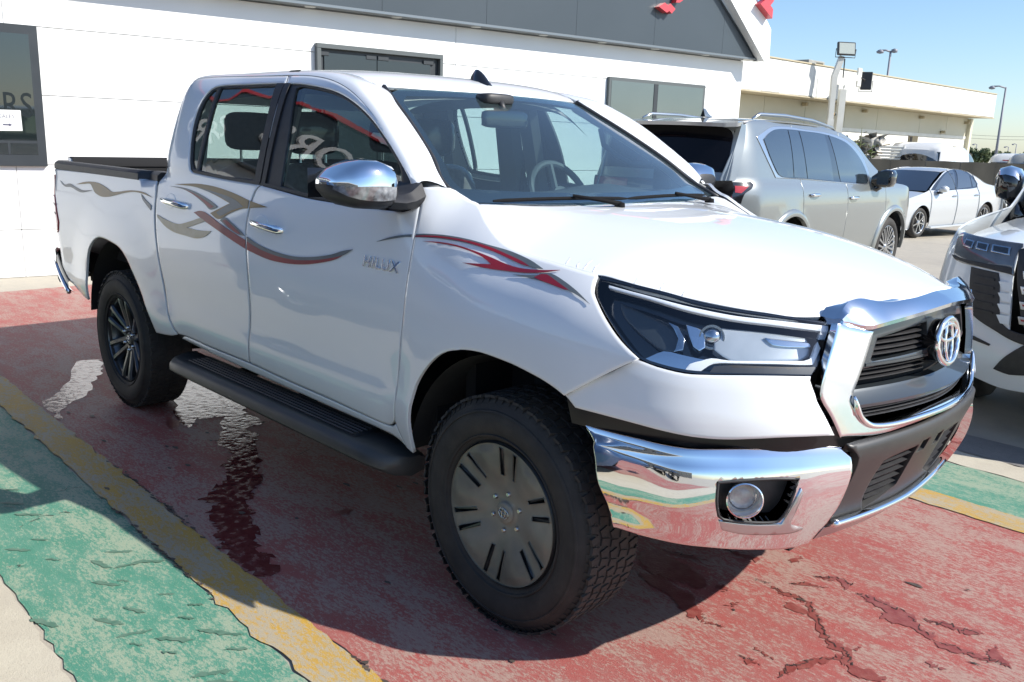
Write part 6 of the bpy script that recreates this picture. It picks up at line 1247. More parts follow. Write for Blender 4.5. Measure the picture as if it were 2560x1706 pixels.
    skin('red_lens',patch(R,[(-.30,1.188),(-.79,1.185),(-.80,1.075),(-.6,1.10),(-.3,1.115)],off=.011,h=.08,thick=.006,rnd=0),deep,P)
    b=MB(); b.tube([SUV_REAR(np.array(.1),np.array(1.31))+np.array([-.02,0,0]),SUV_REAR(np.array(.40),np.array(1.325))+np.array([-.025,0,0]),SUV_REAR(np.array(.55),np.array(1.335))+np.array([-.02,0,0])],.012,6); b.build('rear_wiper',blackpl,P,smooth=True)
    for s in(-1,1):   # D-pillar fins between glass and side
        b=MB(); rows=[]
        for z in np.linspace(1.22,1.76,12):
            f=float(SUV_REAR(np.array(.75),np.array(z))[0]); w=float(SUV_W(np.array(f+.10),np.array(z)))
            rows.append([(f-.012,s*.725,z),(f+.0,s*.765,z),(f+.10,s*(w+.001),z)])
        b.grid(rows).build('rear_pillar',silver,P,smooth=True,auto=30)
    # roof, spoiler, windscreen, bonnet
    def RF(x,y):
        z=Spl([(-3.9,1.765),(-3.6,1.805),(-3.2,1.845),(-2.4,1.865),(-1.8,1.85),(-1.3,1.80),(-1.0,1.72)])(x); return np.stack([x+0*y,y+0*x,z-.03*(np.abs(y)/.72)**3],-1)
    skin('roof',patch(RF,[(-3.62,-.72),(-2.4,-.74),(-1.3,-.70),(-1.18,-.64),(-1.10,-.3),(-1.08,0),(-1.10,.3),(-1.18,.64),(-1.3,.70),(-2.4,.74),(-3.62,.72)],h=.12),silver,P)
    def SP(x,y): return np.stack([x+0*y,y+0*x,1.805-.02*(np.abs(y)/.8)**2+.10*(x+3.62)+0*y],-1)
    skin('roof_spoiler',patch(SP,[(-3.60,-.74),(-3.60,.74),(-3.80,.79),(-3.93,.72),(-3.965,.4),(-3.97,0),(-3.965,-.4),(-3.93,-.72),(-3.80,-.79)],h=.08,thick=.035),simple('spoiler_silver',(.33,.33,.33),rough=.35,metal=.5,coat=1),P)  # spoiler has an even silver grey of its own
    MB().box((-3.955,0,1.752),(.02,.34,.018),.004).build('stop_lamp',redlens,P)
    b=MB(); b.grid([[(-2.95-.20*t,s_*.035*(1-t*.2),1.855+.0*t) for s_ in(-1,0,1)] if t==0 else [(-2.95-.20*t,-.03,1.857),(-2.95-.20*t,0,1.857+.12*(t**1.3) if t<.8 else 1.857+.085),(-2.95-.20*t,.03,1.857)] for t in np.linspace(0,1,8)]); b.build('roof_fin',silver,P,smooth=True)
    MB().grid([[(-1.10,y,1.775-.03*(abs(y)/.72)**3),(-.75,y*1.10,1.57),(-.30,y*1.2,1.27)] for y in np.linspace(-.62,.62,9)]).build('windscreen',tglass,P,smooth=True)
    def HD_(x,y): return np.stack([x+0*y,y+0*x,1.27-.10*(x+.3)-.12*np.clip(x-.3,0,None)**2*2-.05*(np.abs(y)/.85)**4],-1)
    skin('bonnet',patch(HD_,[(-.30,-.80),(.2,-.84),(.6,-.76),(.85,-.5),(.9,0),(.85,.5),(.6,.76),(.2,.84),(-.30,.80)],h=.12),silver,P)
    MB().grid([[(.93-.25*abs(y)**2,y,z) for z in(.35,.7,1.1)] for y in np.linspace(-.84,.84,11)]).build('front_bumper',silver,P,smooth=True)
    MB().grid([[(-3.98+.22*abs(y)**2.4,y,z) for z in(.36,.45,.62)] for y in np.linspace(-.9,.9,15)]).build('rear_bumper',silver,P,smooth=True)
    b=MB(); b.box((-1.6,0,.62),(4.4,1.3,.5)); b.box((-2.1,0,1.3),(2.9,1.3,.8)); b.build('dark_interior',dark,P)
    for cx in(0,-2.85):
        liner_arch(P,cx,.47,.93,.62)
        for s in(-1,1): car_wheel(P,(cx,s*.83,.40),.40,.27,'multi',s>0,.3)
build_suv()
# ------------------------------------------------------------ white saloon
def build_saloon():
    P=thing('parked_saloon','white four-door saloon parked nose-left beyond the silver SUV','car',(-6.488,16.869,-.20),-1.701,ry=.014)
    S=SED_SIDE
    body=[(-3.83,.45),(-3.86,.60),(-3.88,.80),(-3.80,.96),(-3.60,1.035),(-3.2,1.06),(-2.85,1.12),(-2.60,1.24),(-2.30,1.37),(-1.95,1.425),(-1.5,1.42),(-1.1,1.33),(-.65,1.15),(-.30,1.0),(0,.945),(.45,.875),(.75,.76),(.82,.6),(.80,.4),(.72,.22),(.40,.20)]+arch_pts(0,.33,.375,-.3,math.pi+.3)+[(-.5,.19),(-2.35,.19)]+arch_pts(-2.825,.33,.375,-.3,math.pi+.3)+[(-3.3,.22),(-3.7,.28)]
    cuts=(('rear_wing',-5,-2.44),('rear_door',-2.432,-1.462),('front_door',-1.454,-.36),('front_wing',-.352,2))
    for nm,a,b in cuts:
        d=patch(S,clip_x(body,a,b),h=.08,fine=.04,ang=30)
        V,F,N=d
        # surface runs on +y: flip so that it faces out
        d=([(v[0],v[1],v[2]) for v in V],[f[::-1] for f in F],[(-n[0],-n[1],-n[2]) for n in N])
        both(nm,d,pearl,P)
    def sk(n,poly,off,mat,par=P,thick=.006):
        V,F,N=patch(S,poly,off=-off,h=.08,thick=-thick,rnd=0)
        d=(V,[f[::-1] for f in F],[(-a,-b,-c) for a,b,c in N])
        return both(n,d,mat,par)
    sk('window_band',[(-.40,1.0063),(-.84,1.2145),(-1.29,1.358),(-1.80,1.425),(-2.18,1.405),(-2.40,1.29),(-2.50,1.11),(-2.40,1.028),(-1.4545,.998),(-.9063,.985)],.004,simple('saloon_trim',(.012,.012,.013),rough=.15,coat=1))
    tint=simple('saloon_glass',(.045,.055,.065),rough=.03,spec=.8,coat=1)
    for k in('sed_g1','sed_g2','sed_g3'): sk('side_window',T[k],.008,tint)
    for m in(False,True):
        s=-1 if m else 1
        for hx in(-1.32,-2.3):
            MB().box((hx,s*(float(SED_W(np.array(hx),np.array(.87)))+.02),.87),(.19,.03,.03),.01).build('door_handle',satin,P)
        b=MB(); rows=[]
        for y,xa,xb,za,zb in((.90,-.72,-.62,.98,1.05),(.96,-.74,-.54,.96,1.10),(1.03,-.74,-.55,.965,1.11),(1.08,-.72,-.60,.99,1.08)):
            rows.append([((xa+xb)/2+(xb-xa)/2*math.cos(a),s*y,(za+zb)/2+(zb-za)/2*math.sin(a)) for a in np.linspace(0,2*math.pi,13)[:-1]])
        b.grid(rows,closed=True); b.F.append(tuple(range(12)));b.F.append(tuple(range(36,48))); b.build('mirror',pearl,P,smooth=True,auto=60)
        MB().box((-.66,s*.91,.955),(.10,.10,.05),.012).build('mirror_arm',blackpl,P)
        MB().box((-1.4,s*.895,.205),(1.9,.04,.05),.012).build('sill_skirt',pearl,P)
        MB().tube([(.32,s*.875,.72),(.60,s*.76,.70),(.78,s*.55,.68)],[.03,.055,.05],8).build('headlight',lens_dark,P,smooth=True)
        MB().grid([[(-3.905+.08*t,s*(.62+.22*t),z) for t in(0,.5,1)] for z in(.80,.95)]).build('tail_light',redlens,P)
    def RF(x,y):
        z=Spl([(-2.6,1.30),(-2.2,1.415),(-1.8,1.452),(-1.4,1.44),(-1.05,1.365)])(x); return np.stack([x+0*y,y+0*x,z-.045*(np.abs(y)/.56)**3],-1)
    skin('roof',patch(RF,[(-2.42,-.52),(-1.8,-.57),(-1.25,-.54),(-1.17,-.3),(-1.15,0),(-1.17,.3),(-1.25,.54),(-1.8,.57),(-2.42,.52),(-2.46,0)],h=.12),pearl,P)
    wsd=simple('saloon_windscreen',(.02,.028,.04),rough=.04,spec=.6,coat=1)
    MB().grid([[(-1.155-.06*(abs(y)/.56)**2,y,1.39-.03*(abs(y)/.56)**3),(-.72-.08*(abs(y)/.56)**2,y*1.17,1.195),(-.24-.12*(abs(y)/.56)**2,y*1.36,.985)] for y in np.linspace(-.56,.56,13)]).build('windscreen',wsd,P,smooth=True)
    MB().grid([[(-2.42,y,1.36),(-2.8,y*1.1,1.20),(-3.2,y*1.2,1.07)] for y in np.linspace(-.54,.54,11)]).build('rear_window',wsd,P,smooth=True)
    def HD_(x,y): return np.stack([x+0*y,y+0*x,.985-.13*(x+.28)-.10*np.clip(x-.2,0,None)**2-.05*(np.abs(y)/.8)**3],-1)
    skin('bonnet',patch(HD_,[(-.34,-.76),(.1,-.80),(.5,-.72),(.78,-.45),(.84,0),(.78,.45),(.5,.72),(.1,.80),(-.34,.76),(-.22,.4),(-.20,0),(-.22,-.4)],h=.12),pearl,P)
    MB().grid([[(.93-.30*abs(y)**2.2,y,z) for z in(.20,.45,.70,.80)] for y in np.linspace(-.84,.84,13)]).build('front_bumper',pearl,P,smooth=True)
    MB().grid([[(-3.92+.12*abs(y)**2.2,y,z) for z in(.25,.6,.97,1.04)]+[(-3.2,y,1.07)] for y in np.linspace(-.82,.82,11)]).build('rear_panel',pearl,P,smooth=True)
    b=MB(); b.box((-1.5,0,.55),(4.0,1.3,.55)); b.box((-1.8,0,1.0),(1.6,1.1,.55)); b.build('dark_interior',dark,P)
    for cx in(0,-2.825):
        liner_arch(P,cx,.37,.88,.6)
        for s in(-1,1): car_wheel(P,(cx,s*.79,.33),.33,.22,'twin',s>0,.2)
lens_dark=simple('lamp_dark',(.06,.065,.07),rough=.08,metal=.5,coat=1,noise=(.20,.21,.22),nscale=14)
build_saloon()
# ------------------------------------------------------------ big white SUV nose on the right edge
def build_lc():
    P=thing('parked_offroader','white off-roader nose with dark slim headlamp at the right edge','car',(.80,3.52,0),-1.50)
    R=LC_WRAP
    white=carpaint('offroader_paint',(.66,.70,.72))
    def bs(n,poly,off,mat,par=P,thick=.012,rnd=.005,h=.06): return both(n,patch(R,poly,off=off,h=h,thick=thick,rnd=rnd),mat,par)
    bs('front_skin',[(0,.40),(.30,.36),(.55,.32),(.70,.29),(.85,.30),(1.0,.31),(1.0,.62),(.80,.62),(.735,.62),(.73,1.05),(.735,1.085),(.62,1.095),(.50,1.10),(.33,1.105),(.2,1.10),(0,1.09)],0,white,h=.05)
    hl=bs('headlight',[(.325,1.100),(.345,1.108),(.514,1.102),(.62,1.097),(.735,1.094),(.742,1.0756),(.7315,1.0594),(.7249,1.0017),(.735,.925),(.7015,.935),(.5885,.946),(.4892,.9515),(.43,.963),(.405,.995),(.375,1.052)],.006,simple('offroader_lamp',(.11,.115,.12),rough=.10,metal=.35,coat=1,noise=(.17,.175,.18),nscale=8))
    for m in(0,1):
        for a,b in((.452,.517),(.533,.60),(.615,.70)):
            q=skin('lamp_cell',patch(R,[(a,1.078-.04*(a-.45)),(b,1.074-.04*(a-.45)),(b+.004,1.035-.05*(a-.45)),(a+.008,1.042-.05*(a-.45))],off=.011,h=.04,thick=.006,rnd=.003),reflector,hl[m],bool(m))
            skin('lamp_lens',patch(R,[(a+.010,1.071-.04*(a-.45)),(b-.008,1.068-.04*(a-.45)),(b-.004,1.042-.05*(a-.45)),(a+.016,1.048-.05*(a-.45))],off=.013,h=.04,thick=.004,rnd=0),gunmetal,q.parent,bool(m))
        skin('lamp_sill',patch(R,[(.40,.985),(.50,.975),(.72,.965),(.728,.93),(.59,.949),(.43,.966)],off=.010,h=.05,thick=.01,rnd=.003),blackpl,hl[m],bool(m))
    bs('bumper_vent',[(.544,.94),(.673,.93),(.683,.888),(.69,.74),(.70,.665),(.735,.635),(.80,.62),(1.0,.60),(1.0,.545),(.80,.565),(.735,.585),(.68,.615),(.62,.645),(.5936,.662),(.567,.69),(.552,.80)],.006,blackpl)
    for z in(.90,.855,.81,.765,.72):
        bs('vent_rib',[(.572,z),(.665,z-.004),(.665,z-.016),(.574,z-.012)],.012,blackpl,thick=.006,rnd=0)
    for k,z in enumerate((.885,.825,.765,.705)):
        bs('bumper_tooth',[(.683,z),(.695,z+.003),(.735,z+.004),(.735,z-.045),(.70,z-.043),(.690,z-.018)],.012,white,thick=.008,rnd=.002,h=.03)
    bs('fog_recess',[(.675,.40),(.72,.475),(.79,.565),(.90,.56),(.90,.40),(.80,.40),(.744,.386)],.005,blackpl)
    bs('corner_fin',[(.50,.585),(.60,.555),(.66,.535),(.655,.525),(.58,.54),(.50,.565)],.006,blackpl,rnd=0)
    gr=bs('grille_frame',[(.7315,1.062),(.76,1.075),(1.0,1.085),(1.0,.60),(.80,.62),(.775,.70),(.762,.80),(.748,.91)],.008,blackpl)
    for m in(0,1):
        for z in(1.035,.955,.875,.795,.715):
            skin('grille_bar',patch(R,[(.765,z),(1.0,z),(1.0,z-.042),(.772,z-.040)],off=.018,h=.06,thick=.014,rnd=.004),satin,gr[m],bool(m))
            skin('grille_bar_inlay',patch(R,[(.775,z-.013),(1.0,z-.013),(1.0,z-.024),(.778,z-.023)],off=.020,h=.06,thick=.002,rnd=0),simple('red_inlay_%d_%d'%(m,int(z*1000)),(.30,.02,.03),rough=.3),gr[m],bool(m))
    # flanks, bonnet
    def LW(x,z): 
        x,z=np.broadcast_arrays(np.asarray(x,float),np.asarray(z,float)); w=Spl([(.3,.93),(.5,.975),(.8,.985),(1.0,.975),(1.1,.945),(1.2,.90),(1.5,.82),(1.8,.70),(1.9,.6)])(z)
        return w-.25*np.clip(x-.2,0,None)**2-.3*np.clip(-3.6-x,0,None)**2
    def LS(x,z): return np.stack([x+0*z,-LW(x,z),z+0*x],-1)
    bd=[(-3.85,.5),(-3.95,1.0),(-3.9,1.3),(-3.75,1.78),(-3.4,1.84),(-1.6,1.84),(-1.2,1.75),(-.75,1.36),(-.6,1.22),(.1,1.17),(.45,1.12),(.47,.9),(.50,.42)]+arch_pts(0,.40,.46,0,math.pi)+[(-2.3,.4)]+arch_pts(-2.85,.40,.46,0,math.pi)
    for nm,a,b in(('rear_quarter',-5,-2.5),('rear_door',-2.49,-1.45),('front_door',-1.44,-.42),('front_fender',-.41,2)): both(nm,patch(LS,clip_x(bd,a,b),h=.1,fine=.05,ang=30),white,P)
    both('side_window',patch(LS,[(-3.6,1.27),(-.85,1.24),(-1.3,1.66),(-1.7,1.76),(-3.4,1.76)],off=.006,h=.12,thick=.008,rnd=0),tglass,P)
    def HB(x,y):
        yb=np.abs(y); z=1.175-.06*(x+.6)-.10*np.clip(x-.25,0,None)**2*1.6-.055*(yb/.9)**4+.020*np.exp(-((yb-.62)/.14)**2); return np.stack([x+0*y,y+0*x,z],-1)
    skin('bonnet',patch(HB,[(-.70,-.86),(0,-.91),(.30,-.885),(.52,-.81),(.72,-.62),(.83,-.35),(.865,0),(.83,.35),(.72,.62),(.52,.81),(.30,.885),(0,.91),(-.70,.86)],h=.06,thick=.03),white,P)
    skin('nose_shoulder',patch(HB,[(.25,-.93),(.42,-.885),(.60,-.80),(.755,-.625),(.85,-.36),(.885,0),(.85,.36),(.755,.625),(.60,.80),(.42,.885),(.25,.93)],off=-.022,h=.07,thick=.03,rnd=0),white,P)
    MB().grid([[(-.72,y,1.22),(-1.35,y*.82,1.80)] for y in np.linspace(-.82,.82,7)]).build('windscreen',tglass,P,smooth=True)
    MB().grid([[(-1.35,y,1.80-.03*(abs(y)/.7)**2),(-2.4,y*1.04,1.88-.03*(abs(y)/.7)**2),(-3.75,y,1.80)] for y in np.linspace(-.69,.69,9)]).build('roof',white,P,smooth=True)
    MB().grid([[(-3.97+.1*abs(y)**2,y,z) for z in(.4,1.0,1.3,1.8)] for y in np.linspace(-.85,.85,7)]).build('tailgate',white,P,smooth=True)
    for s in(-1,1):
        b=MB(); rows=[]
        for y,xa,xb,za,zb in((.885,-.96,-.76,1.28,1.42),(.92,-.98,-.72,1.25,1.475),(.975,-.98,-.71,1.25,1.49),(1.03,-.97,-.74,1.265,1.475),(1.055,-.93,-.80,1.31,1.43)):
            rows.append([((xa+xb)/2+(xb-xa)/2*math.copysign(abs(math.cos(a))**.6,math.cos(a)),s*y,(za+zb)/2+(zb-za)/2*math.copysign(abs(math.sin(a))**.7,math.sin(a))) for a in np.linspace(0,2*math.pi,17)[:-1]])
        b.grid(rows,closed=True); b.F.append(tuple(range(16)));b.F.append(tuple(range(64,80))); mo=b.build('mirror',gloss,P,smooth=True,auto=60)
        MB().grid([[p for p in r[1:9]] for r in [[((x+.85)*1.03-.85,y_,(z-1.37)*1.03+1.37) for x,y_,z in q] for q in rows]])  .build('mirror_cap',chrome,mo,smooth=True)
        MB().tube([(-.74,s*.86,1.12),(-.80,s*.91,1.20),(-.84,s*.95,1.27)],[.06,.05,.05],8).build('mirror_arm',gloss,mo,smooth=True)
    b=MB(); b.box((-1.5,0,.72),(4.2,1.4,.6)); b.box((-2.3,0,1.4),(2.6,1.2,.7)); b.box((.45,0,.75),(.5,1.1,.6)); b.box((-1.5,0,.42),(4.6,1.2,.2)); b.build('dark_interior',dark,P)
    for cx in(0,-2.85):
        liner_arch(P,cx,.46,.93,.62)
        for s in(-1,1): car_wheel(P,(cx,s*.82,.40),.40,.265,'star',s>0,.3)
build_lc()
# ------------------------------------------------------------ simpler far cars (loft bodies with glass, lamps, wheels)
def loft_car(name,label,cat,loc,rz,st,paintm,wheels,glassm=tglass,group=None,R=.36,rear_glass=None,style='twin',w=.88,extra=None):
    """st: (x, z_low, z_belt, z_top, half_width_belt, half_width_top)"""
    P=thing(name,label,cat,loc,rz,group)
    sp=Spl([(s[0],)+tuple(s[1:]) for s in st]); xs=np.linspace(st[0][0],st[-1][0],40); rows=[]
    def sec(x):
        zl,zb,zt,wb,wt=sp(x); k=[(-wb*.93,zl),(-wb,zl+.22*(zb-zl)),(-wb*1.01,zl+.6*(zb-zl)),(-wb*.985,zb),(-(wb*.15+wt*.85),zb+(zt-zb)*.82),(-wt*.9,zb+(zt-zb)*.96),(-wt*.55,zt),(0,zt+.008)]
        return k+[(-a,b) for a,b in k[::-1][1:]]
    for x in xs: rows.append([(x,a,b) for a,b in sec(x)])
    b=MB().grid(rows); n=len(rows[0]); b.F.append(tuple(range(n))); b.F.append(tuple(range(39*n,40*n))[::-1]); b.build('body',paintm,P,smooth=True,auto=42)
    return P,sp
def loft_window(P,sp,x0,x1,mat,s,top=.78,bot=.06,n=8,slant=(0,0)):
    r=[]
    for t in np.linspace(0,1,n):
        xa=x0+(x1-x0)*t; xb=x0+slant[0]+(x1+slant[1]-x0-slant[0])*t; out=[]
        for x,f in((xa,bot),((xa+xb)/2,(bot+top)/2),(xb,top)):
            zl,zb,zt,wb,wt=sp(x); z=zb+(zt-zb)*f; wa=wb*.985; wc=wb*.15+wt*.85; y=wa+(wc-wa)*f/.82; out.append((x,s*(y+.006),z))
        r.append(out)
    MB().grid(r).build('side_window',mat,P,smooth=True)
# ============================================================ far yard: warehouse, fence, lamps, plants, cars beyond
GZF=-.256
def build_warehouse():
    P=thing('warehouse_building','long cream warehouse with deep white parapet behind the silver SUV','building',(-13.108,21.444,0),-.02533)
    # local frame: y along the wall, x towards the yard
    par=simple('parapet_cladding',(.58,.575,.53),rough=.55,noise=(.66,.66,.62),nscale=1.4)
    cream=simple('cream_cladding',(.56,.53,.40),rough=.6,noise=(.60,.57,.45),nscale=.8)
    lowm=simple('white_dado',(.80,.78,.70),rough=.6,noise=(.72,.70,.62),nscale=2)
    edge=simple('rusty_edge',(.42,.36,.24),rough=.7)
    ys=[-3.5,-1.0,1.0,2.05,4.1,6.2,8.3,10.4,12.5,14.6,16.7,18.8,20.42]
    for a,b in zip(ys[:-1],ys[1:]):
        MB().box((-.04,(a+b)/2,3.80),(.08,b-a-.012,1.02),.006).build('parapet_panel',par,P)
    MB().box((-6,8.45,3.30),(12,23.8,.06)).build('canopy_deck',edge,P); MB().box((-.0,8.45,3.275),(.10,23.9,.035),.005).build('canopy_edge',edge,P); MB().box((-.05,8.45,4.34),(.16,23.9,.05),.01).build('parapet_cap',edge,P)
    MB().box((-6.1,20.40,3.80),(12,.08,1.02)).build('parapet_end',par,P)
    ws=[-3.5,.3,2.88,5.53,8.45,11.1,15.05,17.87,20.2]
    for a,b in zip(ws[:-1],ws[1:]):
        MB().box((-1.04,(a+b)/2,2.86),(.06,b-a-.02,.82),.004).build('wall_panel',cream,P)
        MB().box((-1.02,(a+b)/2,2.385),(.08,b-a-.004,.13),.004).build('dado_rail',lowm,P)
        MB().box((-1.04,(a+b)/2,1.03),(.06,b-a-.02,2.57),.004).build('dado_panel',lowm,P)
    MB().box((-7,8.4,1.6),(11.8,23.2,3.3)).build('inner_core',edge,P)
    MB().box((-1.0,20.3,1.6),(.32,.28,3.3),.02).build('corner_post',cream,P)
    o=MB().box((-.99,14.55,2.12),(.05,.86,.40),.004).build('vent_opening',simple('vent_dark',(.10,.085,.05),rough=.7),P)
    MB().box((-.965,14.3,2.12),(.02,.22,.34)).build('vent_leaf',dark,o)
    for y,z in((5.3,3.14),(9.8,3.12),(14.95,3.10),(19.85,3.06),(17.3,2.56)):
        MB().box((-.9,y,z),(.2,.14,.12),.02).build('wall_lamp',edge,P)
    for y,l,h in((7.25,1.15,.42),(16.5,.8,.18)):
        a=MB().box((-2.2,y,4.37+h/2),(1.0,l,h),.02); a.build('rooftop_unit',simple('unit_grey_%d'%int(y),(.36,.35,.31),rough=.5,noise=(.28,.27,.24),nscale=6),P)
        MB().box((-1.69,y+.2,4.37+h/2),(.02,l*.4,h*.7)).build('unit_grille',MATS['vent_dark'],P)
build_warehouse()
def flood(P,c,dirv,size=(.62,.45),glassy=True):
    q=Vector(dirv).to_track_quat('Y','Z').to_matrix().to_4x4(); M=Matrix.Translation(Vector(c))@q
    b=MB(); b.box((0,0,0),(size[0],.09,size[1]),.02,M=None); V=[M@Vector(v) for v in b.V]; b.V=V; f=b.build('flood_lamp',greypl,P)
    b=MB(); b.box((0,.05,0),(size[0]-.09,.01,size[1]-.08)); b.V=[M@Vector(v) for v in b.V]; b.build('lamp_glass',simple('flood_glass',(.40,.43,.38),rough=.2,coat=1) if 'flood_glass' not in MATS else MATS['flood_glass'],f)
    b=MB(); b.tube([M@Vector((-size[0]/2-.03,0,.0)),M@Vector((-size[0]/2-.03,-.06,-size[1]*.62)),M@Vector((size[0]/2+.03,-.06,-size[1]*.62)),M@Vector((size[0]/2+.03,0,0))],.014,6); b.build('bracket',greypl,f)
def build_poles():
    pm=simple('pale_pole_steel',(.52,.52,.48),rough=.5,noise=(.60,.60,.56),nscale=3)
    P=thing('floodlight_pole','pale leaning floodlight pole, the taller one before the warehouse','light pole',(-12.4,25.75,GZF))
    b=MB(); b.tube([(0,0,0),(0,.03,2.85)],.145,4,up=(0,1,0)); b.build('post',pm,P)
    b=MB(); b.tube([(0,.03,2.80),(0,.02,3.85),(0,-.0,4.2),(.12,.14,4.85)],.12,4,up=(0,1,0)); b.build('upper_post',pm,P)
    MB().box((0,.10,3.02),(.16,.25,.10),.02).build('clamp',simple('rusty_clamp',(.30,.21,.11),rough=.7),P); MB().box((.05,.22,3.02),(.12,.12,.08),.02).build('camera',gloss,P)
    flood(P,(.25,.12,5.08),(.75,-.55,.15),(.62,.42))
    MB().tube([(.1,.40,4.80),(.1,.42,4.20)],.02,6).build('stay',greypl,P)
    P=thing('floodlight_pole','pale bent-arm floodlight pole, the shorter one before the warehouse','light pole',(-12.4,26.42,GZF))
    b=MB(); b.tube([(0,0,0),(0,.02,3.85)],.15,4,up=(0,1,0)); b.build('post',pm,P)
    b=MB(); b.tube([(0,.02,3.70),(.02,.50,4.08),(.05,.98,4.32)],.10,4,up=(0,1,0)); b.build('arm',pm,P)
    MB().box((.05,1.02,4.30),(.06,.30,.62),.02).build('arm_plate',pm,P)
    flood(P,(.10,1.50,4.22),(-.35,.9,-.12),(.36,.60)); MB().tube([(.06,1.1,4.3),(.08,1.4,4.24)],.03,6).build('spigot',greypl,P)
build_poles()
def street_lamp(lab,base,h,arm,s=1.0,twin=False):
    P=thing('street_lamp',lab,'street lamp',base,0,'street lamps far behind the yard')
    m=MATS.get('lamp_steel') or simple('lamp_steel',(.20,.21,.25),rough=.5)
    MB().tube([(0,0,0),(0,0,h)],[.10*s,.055*s],8).build('post',m,P,smooth=True)
    a=Vector(arm); MB().tube([(0,0,h-.05),(a.x*.5,a.y*.5,h+.06),(a.x,a.y,h+.02)],.05*s,6).build('arm',m,P,smooth=True)
    b=MB()
    b.lathe([(0,.10*s),(.10*s,.06*s),(.20*s,-.02*s),(.17*s,-.10*s),(0,-.14*s)],10,Matrix.Translation((a.x,a.y,h-.02)),axis='z'); b.build('lamp_head',m,P,smooth=True)
    if twin: MB().lathe([(0,.10*s),(.16*s,.04*s),(.16*s,-.10*s),(0,-.14*s)],10,Matrix.Translation((-a.x*.35,-a.y*.35,h+.06)),axis='z').build('lamp_head',m,P,smooth=True)
    return P
street_lamp('tall grey street lamp to the right of the warehouse',(-17.5,58.4,GZF),6.05,(-.62,-.55),1.0)
street_lamp('street lamp with twin heads rising behind the warehouse roof',(-29.9,69.6,GZF),9.75,(-.62,-.50),1.5,True)
def build_fence():
    P=thing('tarp_fence','low dark olive sheet fence across the yard behind the saloon','fence')
    m=simple('tarp_olive',(.055,.052,.042),rough=.8,noise=(.040,.038,.030),nscale=1.6,bump=.3,bscale=6); a=Vector((-12.6,23.45,0)); b_=Vector((-3.2,33.1,0)); n=12; d=(b_-a)/n
    for i in range(n):
        p=a+d*i; q=a+d*(i+1); rows=[]
        for t in np.linspace(0,1,7):
            c=p+(q-p)*(t*.985+.0075); w=.03*math.sin(t*9+i*2); rows.append([(c.x+w*(k-.5),c.y-w*(k-.5),GZF+.03+1.60*k+(.006*math.sin(t*7+i) if k==1 else 0)) for k in(0,.33,.66,1)])
        MB().grid(rows).build('fence_sheet',m,P,smooth=True)
        MB().tube([(p.x-.03,p.y+.03,GZF),(p.x-.03,p.y+.03,GZF+1.62)],.03,6).build('fence_post',greypl,P)
build_fence()
